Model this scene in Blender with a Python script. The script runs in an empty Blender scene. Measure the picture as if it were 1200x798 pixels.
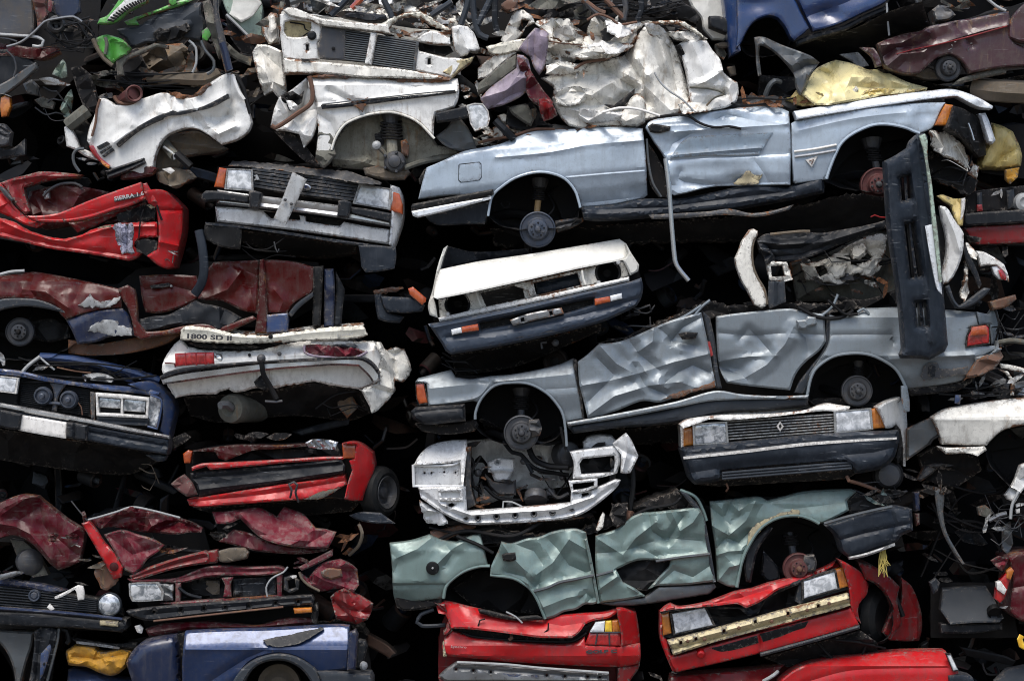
import bpy, math, random
import numpy as np
from mathutils.geometry import delaunay_2d_cdt
from mathutils import Vector
random.seed(7)
PI = math.pi
S, D, ZC = 1/155.0, 18.0, 2.85          # metres per unit at the front of the pile, camera distance, camera height
SC = bpy.context.scene
COL = SC.collection

def W(px, py, d=0.0):
    k = S*(1+d/D)
    return ((px-600)*k, d, (399-py)*k+ZC)

def pairs(s):
    v = [float(a) for a in s.split()]
    return list(zip(v[0::2], v[1::2]))
def Zm(x0, y0, f):
    return lambda s: [(x0+a/f, y0+b/f) for a, b in pairs(s)]
z0 = Zm(0,0,1)
zA=Zm(0,0,3.75); zB=Zm(300,0,3.75); zC=Zm(560,0,3.75); zD=Zm(880,0,3.75); zE=Zm(0,190,3.75); zF=Zm(220,190,3.75)
zG=Zm(480,140,3.75); zH=Zm(740,100,3.75); zI=Zm(880,90,3.75); zJ=Zm(850,240,3.4286); zK=Zm(0,380,3.75); zL=Zm(180,370,3.75)
zM=Zm(470,270,3.75); zN=Zm(470,360,3.75); zO=Zm(760,350,3.75); zP=Zm(980,380,3.627); zQ=Zm(0,560,3.354); zR=Zm(140,500,3.529)
zS=Zm(140,600,3.75); zT=Zm(440,490,3.75); zU=Zm(440,580,3.66); zV=Zm(740,470,3.529); zW=Zm(740,570,3.5); zX=Zm(1000,540,3.095)
zY=Zm(1080,180,6.65)

# ------------------------------------------------------------------ materials
MATS = {}
def nd(nt, t, **kw):
    n = nt.nodes.new(t)
    for k, v in kw.items():
        if k.startswith('i_'):
            n.inputs[k[2:].replace('_', ' ')].default_value = v
        else:
            setattr(n, k, v)
    return n
def mixc(nt, fac, a, b):
    m = nd(nt, 'ShaderNodeMix', data_type='RGBA')
    for sock, val in ((m.inputs[0], fac), (m.inputs[6], a), (m.inputs[7], b)):
        if hasattr(val, 'is_output'): nt.links.new(val, sock)
        elif isinstance(val, (int, float)): sock.default_value = val
        else: sock.default_value = (*val, 1)
    return m.outputs[2]
def math_(nt, op, a, b=0.0, clamp=False):
    m = nd(nt, 'ShaderNodeMath', operation=op, use_clamp=clamp)
    for i, val in enumerate((a, b)):
        if hasattr(val, 'is_output'): nt.links.new(val, m.inputs[i])
        else: m.inputs[i].default_value = val
    return m.outputs[0]
def ramp_(nt, val, lo, hi, a=0.0, b=1.0):
    m = nd(nt, 'ShaderNodeMapRange', interpolation_type='SMOOTHSTEP')
    nt.links.new(val, m.inputs[0])
    for i, x in enumerate((lo, hi, a, b)): m.inputs[i+1].default_value = x
    return m.outputs[0]
def noise_(nt, vec, scale, detail=6, rough=.6, dist=0.0):
    n = nd(nt, 'ShaderNodeTexNoise', i_Scale=scale, i_Detail=detail, i_Roughness=rough, i_Distortion=dist)
    nt.links.new(vec, n.inputs['Vector'])
    return n.outputs['Fac']

def mat(name, col, rough=.4, metal=0.0, dirt=.35, rust=.35, coat=.0, bump=.12, patch=None, scratch=.16, dirtcol=(.085,.075,.062), spec=.5):
    m = bpy.data.materials.new(name); m.use_nodes = True
    nt = m.node_tree; b = nt.nodes['Principled BSDF']
    tc = nd(nt, 'ShaderNodeTexCoord').outputs['Object']
    at = nd(nt, 'ShaderNodeAttribute', attribute_name='wear').outputs['Fac']
    n1 = noise_(nt, tc, 2.3, 8, .65, .4)
    n2 = noise_(nt, tc, 14., 7, .7, .3)
    n3 = noise_(nt, tc, 85., 4, .7)
    mp = nd(nt, 'ShaderNodeMapping'); nt.links.new(tc, mp.inputs[0])
    mp.inputs['Scale'].default_value = (26, 26, 3.2)
    streak = noise_(nt, mp.outputs[0], 1.0, 5, .65)
    # slow tone change of aged paint
    c0 = mixc(nt, ramp_(nt, n1, .3, .7), tuple(x*.86 for x in col), tuple(min(1, x*1.1) for x in col))
    if patch:     # bare or primer patches
        pm = ramp_(nt, noise_(nt, tc, patch[2], 5, .6, .5), patch[1], patch[1]+.025)
        c0 = mixc(nt, pm, c0, patch[0])
    # dirt film
    d1 = math_(nt, 'MULTIPLY', ramp_(nt, n2, .42, .66), ramp_(nt, n1, .38, .62, .2, 1.))
    d2 = math_(nt, 'MULTIPLY', ramp_(nt, streak, .48, .68), .6)
    d3 = math_(nt, 'MULTIPLY', math_(nt, 'MULTIPLY', at, ramp_(nt, n2, .42, .62)), .5)
    dm = math_(nt, 'MULTIPLY', math_(nt, 'ADD', math_(nt, 'ADD', d1, d2), d3, True), dirt, True)
    c1 = mixc(nt, dm, c0, dirtcol)
    # fine specks
    sp = math_(nt, 'MULTIPLY', ramp_(nt, n3, .60, .68), dirt*1.2, True)
    c2 = mixc(nt, sp, c1, tuple(x*.6 for x in dirtcol))
    # scratches down to primer
    mp2 = nd(nt, 'ShaderNodeMapping'); nt.links.new(tc, mp2.inputs[0])
    mp2.inputs['Scale'].default_value = (5, 5, 70); mp2.inputs['Rotation'].default_value = (0, .35, 0)
    sc = math_(nt, 'MULTIPLY', ramp_(nt, noise_(nt, mp2.outputs[0], 1.0, 4, .6, .2), .62, .66), ramp_(nt, n1, .48, .58))
    sc = math_(nt, 'MULTIPLY', sc, scratch)
    c3 = mixc(nt, sc, c2, (.42,.43,.44))
    if rust >= .5:      # water stains run down from rusty seams
        st = math_(nt, 'MULTIPLY', ramp_(nt, math_(nt, 'ADD', math_(nt, 'MULTIPLY', streak, .6), math_(nt, 'MULTIPLY', n1, .5)),   .60, .72), .4)
        c3 = mixc(nt, st, c3, (.26,.15,.06))
    # chips along folds and edges
    ch = math_(nt, 'MULTIPLY', ramp_(nt, math_(nt, 'ADD', math_(nt, 'MULTIPLY', at, .22), noise_(nt, tc, 38., 5, .75)), .70, .73), min(1., dirt*2))
    c3 = mixc(nt, ch, c3, mixc(nt, ramp_(nt, n2, .45, .55), (.05,.045,.04), (.16,.14,.12)))
    # rust on edges and creases
    rv = math_(nt, 'ADD', math_(nt, 'MULTIPLY', at, .30), math_(nt, 'ADD', math_(nt, 'MULTIPLY', n2, .75), math_(nt, 'MULTIPLY', n1, .75)))
    rm = ramp_(nt, rv, 1.17-.18*rust, 1.23-.18*rust)
    rm = math_(nt, 'MULTIPLY', rm, .9 if rust > 0 else 0.)
    rc = mixc(nt, ramp_(nt, n3, .35, .65), (.07,.026,.012), (.23,.095,.035))
    c4 = mixc(nt, rm, c3, rc)
    nt.links.new(c4, b.inputs['Base Color'])
    rr = math_(nt, 'ADD', math_(nt, 'MULTIPLY', dm, .45), rough, True)
    rr = math_(nt, 'ADD', rr, math_(nt, 'MULTIPLY', rm, .4), True)
    rr = math_(nt, 'ADD', rr, math_(nt, 'MULTIPLY', math_(nt, 'SUBTRACT', n2, .5), .25), True)
    nt.links.new(rr, b.inputs['Roughness'])
    if metal:
        nt.links.new(math_(nt, 'MULTIPLY', math_(nt, 'SUBTRACT', 1., math_(nt, 'ADD', rm, dm, True), True), metal), b.inputs['Metallic'])
    b.inputs['Specular IOR Level'].default_value = spec
    if coat:
        nt.links.new(math_(nt, 'MULTIPLY', math_(nt, 'SUBTRACT', 1., math_(nt, 'ADD', rm, dm, True), True), coat), b.inputs['Coat Weight'])
        b.inputs['Coat Roughness'].default_value = .12
    bn = nd(nt, 'ShaderNodeBump'); bn.inputs['Strength'].default_value = min(1, bump*2); bn.inputs['Distance'].default_value = .004
    h = math_(nt, 'ADD', math_(nt, 'MULTIPLY', n2, .7), math_(nt, 'ADD', math_(nt, 'MULTIPLY', n3, .12), math_(nt, 'MULTIPLY', rm, .15)))
    nt.links.new(h, bn.inputs['Height']); nt.links.new(bn.outputs[0], b.inputs['Normal'])
    MATS[name] = m
    return m

def lens(name, col, col2, rough=.15, lines=60., metal=.0, dirt=.25, vert=True):
    m = bpy.data.materials.new(name); m.use_nodes = True
    nt = m.node_tree; b = nt.nodes['Principled BSDF']
    tc = nd(nt, 'ShaderNodeTexCoord').outputs['Object']
    w = nd(nt, 'ShaderNodeTexWave', wave_type='BANDS', bands_direction='X' if vert else 'Z', i_Scale=lines/6.0, i_Distortion=.4)
    nt.links.new(tc, w.inputs[0])
    n1 = noise_(nt, tc, 16, 4, .6, .6); n2 = noise_(nt, tc, 40, 5, .7)
    c = mixc(nt, ramp_(nt, n1, .38, .62), col, col2)
    c = mixc(nt, math_(nt, 'MULTIPLY', ramp_(nt, n2, .5, .7), dirt), c, (.12,.10,.08))
    nt.links.new(c, b.inputs['Base Color'])
    b.inputs['Roughness'].default_value = rough; b.inputs['Metallic'].default_value = metal
    b.inputs['Coat Weight'].default_value = .8; b.inputs['Coat Roughness'].default_value = .06
    bn = nd(nt, 'ShaderNodeBump'); bn.inputs['Strength'].default_value = .3; bn.inputs['Distance'].default_value = .004
    h = math_(nt, 'ADD', w.outputs['Fac'], math_(nt, 'MULTIPLY', n1, 3.))
    nt.links.new(h, bn.inputs['Height']); nt.links.new(bn.outputs[0], b.inputs['Normal'])
    MATS[name] = m
    return m

mat('white', (.74,.735,.70), .38, dirt=0.26, rust=.5, coat=.3)
mat('white_old', (.74,.72,.65), .45, dirt=0.38, rust=.7, coat=.1, bump=.2)
mat('white_clean', (.64,.63,.575), .4, dirt=0.13, rust=.25, coat=.3, scratch=.2)
mat('cream', (.72,.69,.58), .45, dirt=0.3, rust=.7, coat=.1)
mat('bluegrey', (.37,.44,.51), .36, metal=.15, dirt=0.2, rust=.25, coat=.4)
mat('bluegrey_light', (.70,.74,.78), .4, dirt=.2, rust=.3, coat=.3)
mat('silver', (.19,.222,.245), 0.42, metal=0.25, dirt=0.22, rust=.22, coat=0.12, bump=.08)
mat('silver_white', (.68,.69,.69), .36, metal=0.1, dirt=0.3, rust=.35, coat=.2)
mat('greensilver', (.15,.215,.20), 0.42, metal=0.2, dirt=0.24, rust=.18, coat=0.12, bump=.1)
mat('filler', (.42,.36,.22), .6, dirt=.4, rust=.4)
mat('red', (.42,.008,.011), .36, dirt=0.36, rust=.05, coat=0.12, dirtcol=(.10,.05,.045), spec=0.3)
mat('red_dirty', (0.1724,0.0066,0.0086), .42, dirt=.5, rust=.3, coat=.2, dirtcol=(.07,.05,.045), spec=0.2)
mat('maroon', (.065,.003,.008), .36, dirt=.4, rust=.3, coat=0.12, spec=0.15)
mat('maroon_faded', (.12,.010,.020), .5, dirt=0.5, rust=.4, coat=.1, dirtcol=(.17,.13,.12), spec=0.12)
mat('maroon_deep', (.05,.004,.005), .34, dirt=.35, rust=.45, coat=0.1, spec=0.15)
mat('oxblood', (0.0674,0.0040,0.0034), .3, dirt=.35, rust=.4, coat=0.1, spec=0.2)
mat('plum', (0.0468,0.0125,0.0172), .34, dirt=.4, rust=.5, coat=.4, spec=0.35)
mat('mauve', (0.2340,0.1872,0.2418), .5, dirt=.4, rust=.55, coat=.1)
mat('blue', (.006,.028,.105), .3, dirt=.15, rust=.05, coat=.6)
mat('blue_front', (.022,.05,.14), .34, metal=.2, dirt=.35, rust=.25, coat=.4)
mat('blue_pale', (.035,.062,.145), 0.38, metal=0.4, dirt=0.4, rust=.15, coat=0.4)
mat('navy', (.006,.014,.045), .34, dirt=.3, rust=.1, coat=.4, spec=0.3)
mat('green', (.075,.33,.045), .4, dirt=.4, rust=.45, coat=.2)
mat('mint', (.36,.46,.37), .5, dirt=.35, rust=.3)
mat('yellow', (.62,.48,.17), .42, dirt=.35, rust=.5, coat=.2)
mat('yellow_pale', (.80,.70,.36), .45, dirt=.3, rust=.6, coat=.2)
mat('ochre', (.55,.27,.02), .7, dirt=.4, rust=.2)
mat('plastic', (0.0088,0.0109,0.0143), .48, dirt=0.22, rust=0, bump=.12, dirtcol=(.05,.05,.05), scratch=.35, spec=0.2)
mat('plastic_blue', (.014,.019,.027), .42, dirt=0.22, rust=0, bump=.14, dirtcol=(.06,.07,.085), scratch=.3, spec=0.2)
mat('plastic_grey', (.03,.036,.044), .45, dirt=0.22, rust=0, scratch=.5, dirtcol=(.05,.05,.05), spec=0.2)
mat('black', (0.0041,0.0044,0.0051), .55, dirt=0.22, rust=0, dirtcol=(.03,.028,.026), spec=0.2)
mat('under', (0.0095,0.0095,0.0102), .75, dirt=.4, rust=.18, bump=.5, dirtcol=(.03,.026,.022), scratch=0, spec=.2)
mat('rubber', (0.0068,0.0075,0.0082), .6, dirt=0.22, rust=0, dirtcol=(.05,.046,.04), scratch=0, spec=0.2)
mat('chrome', (.50,.51,.52), 0.27, metal=.95, dirt=0.12, rust=0, bump=.05)
mat('alloy', (0.1872,0.1950,0.2028), .42, metal=.7, dirt=0.3, rust=.35)
mat('steel', (0.0578,0.0612,0.0680), .5, metal=.5, dirt=.55, rust=.45)
mat('drum', (0.0429,0.0546,0.0780), .48, metal=.35, dirt=.4, rust=.3)
mat('rustmetal', (.12,.055,.032), .75, dirt=.5, rust=1.0, bump=.3, scratch=0)
mat('rust_red', (.10,.03,.028), .6, metal=.3, dirt=.4, rust=.5)
mat('tan', (0.1088,0.0850,0.0578), .75, dirt=.6, rust=.6, bump=.3)
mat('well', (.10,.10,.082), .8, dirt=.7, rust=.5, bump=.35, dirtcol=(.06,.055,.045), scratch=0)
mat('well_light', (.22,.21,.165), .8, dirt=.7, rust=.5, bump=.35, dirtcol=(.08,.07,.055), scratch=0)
mat('dent_shade_blue', (.20,.26,.32), .4, dirt=.3, rust=.1, coat=.2)
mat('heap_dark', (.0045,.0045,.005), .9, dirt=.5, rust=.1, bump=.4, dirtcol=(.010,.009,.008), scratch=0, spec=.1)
mat('bumper_blue', (.034,.048,.072), .45, dirt=.25, rust=0, bump=.12, dirtcol=(.06,.07,.085), spec=.3)
mat('blue_deep', (.018,.042,.12), .36, metal=.3, dirt=.25, rust=.15, coat=.5)
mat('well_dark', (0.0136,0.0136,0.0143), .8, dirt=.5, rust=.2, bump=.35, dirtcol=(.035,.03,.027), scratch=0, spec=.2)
mat('cloth', (.33,.33,.42), .9, dirt=.5, rust=0, bump=.8, scratch=0, patch=((.12,.12,.17), .52, 60.))
mat('sheet_grey', (0.0816,0.0918,0.0986), .4, metal=.4, dirt=.4, rust=.25)
mat('beam_cream', (.52,.44,.25), .5, dirt=.5, rust=.55)
mat('tanstrut', (.38,.24,.10), .6, dirt=.4, rust=.5)
mat('plate', (.33,.34,.34), .5, metal=.2, dirt=.35, rust=.2)
mat('badge', (.5,.5,.5), .3, metal=.4, dirt=.2, rust=0)
mat('badge_dark', (.03,.03,.035), .4, dirt=.2, rust=0)
mat('sticker', (.72,.70,.66), .5, dirt=.2, rust=0)
mat('redplastic', (.30,.01,.012), .3, dirt=.2, rust=0)
mat('straw', (.42,.33,.08), .8, dirt=.3, rust=0)
mat('bulk', (0.0374,0.0408,0.0490), .5, dirt=.6, rust=.35)
lens('lamp_glass', (.34,.36,.38), (.70,.72,.74), .12, 70)
lens('lamp_dark', (.16,.18,.2), (.66,.68,.7), .1, 40, metal=.3)
lens('amber', (.36,.10,.012), (.48,.16,.018), .2, 80)
lens('orange', (.30,.045,.010), (.38,.07,.012), .2, 80)
lens('lens_red', (.20,.006,.008), (.40,.012,.014), .15, 60)
lens('lens_yellow', (.66,.36,.02), (.75,.50,.04), .15, 60)
lens('lens_clear', (.55,.57,.58), (.72,.74,.75), .15, 60)

# ------------------------------------------------------------------ shapes
def catmull(pts, closed, step, sharp=50., smooth=True):
    n = len(pts); P = [np.array(p, float) for p in pts]
    dim = len(P[0]); out = []
    cor = []
    for i in range(n):
        if not closed and i in (0, n-1): cor.append(True); continue
        a = P[i]-P[i-1]; b = P[(i+1) % n]-P[i]
        c = np.dot(a, b)/(np.linalg.norm(a)*np.linalg.norm(b)+1e-9)
        cor.append((not smooth) or math.degrees(math.acos(max(-1, min(1, c)))) > sharp)
    for i in range(n if closed else n-1):
        p1, p2 = P[i], P[(i+1) % n]
        L = np.linalg.norm(p2[:2]-p1[:2]) if dim == 2 else np.linalg.norm(p2-p1)
        m1 = (p2-p1) if cor[i] else (p2-P[i-1])*.5
        m2 = (p2-p1) if cor[(i+1) % n] else (P[(i+2) % n]-p1)*.5
        lim = np.linalg.norm(p2-p1)*1.1
        for m in (m1, m2):
            q = np.linalg.norm(m)
            if q > lim: m *= lim/q
        k = max(1, int(round(L/step)))
        for j in range(k):
            t = j/k; t2 = t*t; t3 = t2*t
            out.append((2*t3-3*t2+1)*p1+(t3-2*t2+t)*m1+(-2*t3+3*t2)*p2+(t3-t2)*m2)
    if not closed: out.append(P[-1])
    return np.array(out)

def seg_dist(X, Y, poly, closed=True):
    P = np.asarray(poly); Q = np.roll(P, -1, axis=0)
    if not closed: P, Q = P[:-1], Q[:-1]
    best = np.full(X.shape, 1e9)
    for (ax, ay), (bx, by) in zip(P, Q):
        dx, dy = bx-ax, by-ay
        L = dx*dx+dy*dy+1e-12
        t = np.clip(((X-ax)*dx+(Y-ay)*dy)/L, 0, 1)
        best = np.minimum(best, (X-ax-t*dx)**2+(Y-ay-t*dy)**2)
    return np.sqrt(best)

def inside(X, Y, poly):
    P = np.asarray(poly); Q = np.roll(P, -1, axis=0)
    r = np.zeros(X.shape, bool)
    for (ax, ay), (bx, by) in zip(P, Q):
        if ay == by: continue
        c = (ay > Y) != (by > Y)
        r ^= c & (X < (bx-ax)*(Y-ay)/(by-ay)+ax)
    return r

def smooth_waves(X, Y, amp, lam, rs):
    out = np.zeros(X.shape)
    for k in range(5):
        a = rs.uniform(0, PI); l = lam*rs.uniform(.5, 1.4)
        out += amp*.35*np.sin((X*math.cos(a)+Y*math.sin(a))/l*2.2+rs.uniform(0, 6))*np.sin((Y*math.cos(a)-X*math.sin(a))/l*1.1+rs.uniform(0, 6))
    return out
class Net:
    """crushed sheet metal: an irregular net of flat facets between hard folds"""
    def __init__(s, x0, y0, x1, y1, L, A, rs):
        a = rs.uniform(-.6, .6)+(PI/2 if rs.rand() < .3 else 0); s.asp = rs.uniform(1.1, 1.7); s.c, s.s = math.cos(a), math.sin(a)
        cu = [s.uv(x, y) for x in (x0, x1) for y in (y0, y1)]
        U = [p[0] for p in cu]; V = [p[1] for p in cu]
        gu = np.arange(min(U)-2*L, max(U)+2.2*L, L); gv = np.arange(min(V)-2*L, max(V)+2.2*L, L)
        PU, PV = np.meshgrid(gu, gv); PU = PU+(np.arange(len(gv)) % 2)[:, None]*L*.5
        s.PU = PU.ravel()+rs.uniform(-.46, .46, PU.size)*L; s.PV = PV.ravel()+rs.uniform(-.46, .46, PV.size)*L
        h = rs.uniform(-1, 1, s.PU.size); s.H = np.sign(h)*np.abs(h)**.8*A
        s.T = delaunay_2d_cdt([Vector((p, q)) for p, q in zip(s.PU, s.PV)], [], [], 0, 1e-6)[2]
    def uv(s, x, y): return x*s.c+y*s.s, (y*s.c-x*s.s)*s.asp
    def xy(s, u, v): v = v/s.asp; return u*s.c-v*s.s, u*s.s+v*s.c
    def edges(s, sp):
        done = set(); out = []
        for t in s.T:
            for i in range(3):
                e = tuple(sorted((t[i], t[(i+1) % 3])))
                if e in done: continue
                done.add(e)
                a = s.xy(s.PU[e[0]], s.PV[e[0]]); b = s.xy(s.PU[e[1]], s.PV[e[1]])
                n = max(1, int(math.hypot(a[0]-b[0], a[1]-b[1])/sp))
                out.append(np.array([(a[0]+(b[0]-a[0])*k/n, a[1]+(b[1]-a[1])*k/n) for k in range(n+1)]))
        return out
    def at(s, X, Y):
        u, v = s.uv(X, Y); r = np.zeros(X.shape); PU, PV, H = s.PU, s.PV, s.H
        for i0, i1, i2 in s.T:
            m = np.nonzero((u >= min(PU[i0], PU[i1], PU[i2])) & (u <= max(PU[i0], PU[i1], PU[i2])) & (v >= min(PV[i0], PV[i1], PV[i2])) & (v <= max(PV[i0], PV[i1], PV[i2])))[0]
            if not len(m): continue
            d_ = (PV[i1]-PV[i2])*(PU[i0]-PU[i2])+(PU[i2]-PU[i1])*(PV[i0]-PV[i2])
            if abs(d_) < 1e-9: continue
            w0 = ((PV[i1]-PV[i2])*(u[m]-PU[i2])+(PU[i2]-PU[i1])*(v[m]-PV[i2]))/d_
            w1 = ((PV[i2]-PV[i0])*(u[m]-PU[i2])+(PU[i0]-PU[i2])*(v[m]-PV[i2]))/d_
            w2 = 1-w0-w1; q = (w0 >= -1e-6) & (w1 >= -1e-6) & (w2 >= -1e-6)
            r[m[q]] = (w0*H[i0]+w1*H[i1]+w2*H[i2])[q]
        return r

SEED = [100]
class MB:
    def __init__(s): s.v = []; s.f = []; s.w = []
    def add(s, v, f, w=None):
        o = len(s.v); s.v += [tuple(p) for p in v]
        s.f += [tuple(i+o for i in q) for q in f]
        s.w += list(w) if w is not None else [0.0]*len(v)
    def panel(s, pts, d=0., th=.04, rp=4., rd=.015, sp=3.6, sharp=31., smooth=True, hol=(), cm=None, cr=(), de=(),
              gx=0., gy=0., vp=None, sl=0., jag=0., bul=0.):
        SEED[0] += 1; rs = np.random.RandomState(SEED[0])
        if rp < 7: rp, rd = max(1.8, rp*.55), rd*.5
        B = catmull(pts, True, sp, sharp, smooth)
        if jag: B = B+rs.normal(0, jag, B.shape)
        loops = [B]+[catmull(h, True, sp, sharp, smooth) for h in hol]
        x0, y0 = B.min(0); x1, y1 = B.max(0)
        gxs = np.arange(x0, x1+sp, sp); gys = np.arange(y0, y1+sp, sp*.87)
        GX, GY = np.meshgrid(gxs, gys); GX = GX+(np.arange(len(gys)) % 2)[:, None]*sp*.5
        GX = GX.ravel()+rs.uniform(-.25, .25, GX.size)*sp; GY = GY.ravel()+rs.uniform(-.25, .25, GY.size)*sp
        ok = inside(GX, GY, B)
        for h in loops[1:]: ok &= ~inside(GX, GY, h)
        GX, GY = GX[ok], GY[ok]
        dist = np.full(GX.shape, 1e9)
        for h in loops: dist = np.minimum(dist, seg_dist(GX, GY, h))
        ok = dist > sp*.55; GX, GY = GX[ok], GY[ok]
        cr = [(c_[0], c_[1]*.6, c_[2]*.72) if abs(c_[1]) >= .03 else c_ for c_ in cr]
        lines = [catmull(c_[0], False, sp, 60, abs(c_[1]) < .016) for c_ in cr]
        nets = []; rc = np.random.RandomState(((cm[2] if cm else 0)*31+SEED[0]*13) % 99999)
        if cm and cm[0] >= .0125:
            nets = [Net(x0, y0, x1, y1, max(7., cm[1]*1.2), cm[0]*.95, rc)]
            if sp <= 5: lines += nets[0].edges(sp); nets.append(Net(x0, y0, x1, y1, max(7., cm[1]*.5), cm[0]*.2, rc))
        if vp:
            xs = np.arange(x0, x1, sp*1.5)
            lines += [np.stack([xs, q_[0]+sl*(xs-(x0+x1)/2)], 1) for q_ in vp]
        XP = []; XE = []
        if lines:
            LN = np.vstack(lines); ID = np.concatenate([np.full(len(l_), k_) for k_, l_ in enumerate(lines)])
            ki = (LN[:, 0] > x0) & (LN[:, 0] < x1) & (LN[:, 1] > y0) & (LN[:, 1] < y1)
            SQ = np.arange(len(LN))[ki]; LN, ID = LN[ki], ID[ki]
            ki = inside(LN[:, 0], LN[:, 1], B); dd = np.full(len(LN), 1e9)
            for h in loops: dd = np.minimum(dd, seg_dist(LN[:, 0], LN[:, 1], h))
            for h in loops[1:]: ki &= ~inside(LN[:, 0], LN[:, 1], h)
            ki &= dd > sp*.5; last = -9; lid = -1
            for k_ in np.nonzero(ki)[0]:
                XP.append(tuple(LN[k_]))
                if SQ[k_] == last+1 and ID[k_] == lid: XE.append((len(XP)-2, len(XP)-1))
                last, lid = SQ[k_], ID[k_]
        nx = len(XP)
        if rd and rp > 1.5:
            for h in loops:
                tg = np.roll(h, -1, 0)-np.roll(h, 1, 0); nn = np.stack([-tg[:, 1], tg[:, 0]], 1)/(np.linalg.norm(tg, axis=1)[:, None]+1e-9)
                for off in ((rp*.4, rp) if rp > 2.5 else (rp,)):
                    for sg in (1, -1):
                        q_ = h+nn*off*sg
                        ki = inside(q_[:, 0], q_[:, 1], B); dd = np.full(len(q_), 1e9)
                        for h2 in loops: dd = np.minimum(dd, seg_dist(q_[:, 0], q_[:, 1], h2))
                        for h2 in loops[1:]: ki &= ~inside(q_[:, 0], q_[:, 1], h2)
                        XP += [tuple(p) for p in q_[ki & (dd > off*.93)]]
        if XP:
            XA = np.array(XP)
            near = np.full(GX.shape, 1e9)
            for c0 in range(0, len(XA), 200):
                q_ = XA[c0:c0+200]
                if len(GX): near = np.minimum(near, ((GX[:, None]-q_[:, 0])**2+(GY[:, None]-q_[:, 1])**2).min(1))
            ok = near > (sp*.55)**2; GX, GY = GX[ok], GY[ok]
        verts = []; edges = []
        for h in loops:
            o = len(verts); k = len(h)
            verts += [Vector((p[0], p[1])) for p in h]
            edges += [(o+i, o+(i+1) % k) for i in range(k)]
        o = len(verts); verts += [Vector(p) for p in XP]; edges += [(o+a, o+b) for a, b in XE]
        verts += [Vector((a, b)) for a, b in zip(GX, GY)]
        r = delaunay_2d_cdt(verts, edges, [], 0, 1e-5)
        V = np.array([(p.x, p.y) for p in r[0]]); F = np.array([f for f in r[2] if len(f) == 3])
        c = V[F].mean(1)
        ok = inside(c[:, 0], c[:, 1], B)
        for h in loops[1:]: ok &= ~inside(c[:, 0], c[:, 1], h)
        F = F[ok]
        a, b, e = V[F[:, 0]], V[F[:, 1]], V[F[:, 2]]
        area = (b[:, 0]-a[:, 0])*(e[:, 1]-a[:, 1])-(b[:, 1]-a[:, 1])*(e[:, 0]-a[:, 0])
        F[area > 0] = F[area > 0][:, ::-1]          # face the camera (y is down in the photo)
        used = np.unique(F); remap = -np.ones(len(V), int); remap[used] = np.arange(len(used))
        V = V[used]; F = remap[F]
        X, Y = V[:, 0], V[:, 1]
        dist = np.full(X.shape, 1e9)
        for h in loops: dist = np.minimum(dist, seg_dist(X, Y, h))
        cx, cy = (x0+x1)/2, (y0+y1)/2
        dep = np.full(X.shape, float(d))+gx*(X-cx)/100+gy*(Y-cy)/100
        if vp:
            v = Y-sl*(X-cx); q = np.array(vp)
            dep += np.interp(v, q[:, 0], q[:, 1])
        wear = np.exp(-dist/5.)
        for c_ in cr:
            q = seg_dist(X, Y, catmull(c_[0], False, 8, 60, abs(c_[1]) < .016), False)
            t = np.clip(1-q/c_[2], 0, 1)
            dep += c_[1]*t; wear = np.maximum(wear, .45*np.exp(-q/3.)*min(1, abs(c_[1])/.03))
        for c_ in de:
            q = ((X-c_[0])/c_[2])**2+((Y-c_[1])/c_[3])**2
            dep += c_[4]*np.exp(-q*1.5)
        if cm:
            amp, lam, seed = cm[:3]
            m = 1.
            if len(cm) > 3:
                m = np.zeros(X.shape)
                for (ax, ay, ar) in cm[3:]: m = np.maximum(m, np.exp(-((X-ax)**2+(Y-ay)**2)/ar**2*1.2))
            dep += (sum(n_.at(X, Y) for n_ in nets) if nets else smooth_waves(X, Y, amp, lam, rc))*m
        if rd:
            t = np.clip(dist/rp, 0, 1)
            dep += rd*(1-np.sqrt(np.clip(1-(1-t)**2, 0, 1)))
        if bul: dep -= bul*np.clip(dist/(dist.max()+1e-6), 0, 1)**.5
        k = S*(1+dep/D)
        P = np.stack([(X-600)*k, dep, (399-Y)*k+ZC], 1)
        n = len(P)
        P2 = P.copy(); P2[:, 1] += th
        ed = {}
        for f in F:
            for i in range(3):
                e = (int(f[i]), int(f[(i+1) % 3])); ed[e] = 1
        fs = [tuple(int(i) for i in f) for f in F]+[(int(f[0])+n, int(f[2])+n, int(f[1])+n) for f in F]
        for (i, j) in ed:
            if (j, i) not in ed: fs.append((j, i, i+n, j+n))
        s.add(np.vstack([P, P2]).tolist(), fs, np.concatenate([wear, wear]).tolist())
        return s
    def tube(s, pts, r, sides=7, step=5., smooth=True, flat=1.0):
        """pts: (px, py, depth)"""
        q = catmull([(a, b, c*155) for a, b, c in pts], False, step, 75, smooth)
        C = [Vector(W(a, b, c/155)) for a, b, c in q]
        v = []; f = []; n = len(C)
        up = Vector((0, 1, 0))
        for i in range(n):
            t = (C[min(i+1, n-1)]-C[max(i-1, 0)]).normalized()
            a = t.cross(up)
            if a.length < .05: a = t.cross(Vector((1, 0, .2)))
            a.normalize(); b = a.cross(t).normalized()
            rr = r[0]+(r[1]-r[0])*i/(n-1) if isinstance(r, tuple) else r
            for j in range(sides):
                g = 2*PI*j/sides
                v.append(C[i]+a*math.cos(g)*rr+b*math.sin(g)*rr*flat)
        for i in range(n-1):
            for j in range(sides):
                k = (j+1) % sides
                f.append((i*sides+j, i*sides+k, (i+1)*sides+k, (i+1)*sides+j))
        f.append(tuple(range(sides))[::-1]); f.append(tuple((n-1)*sides+j for j in range(sides)))
        s.add(v, f); return s
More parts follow.
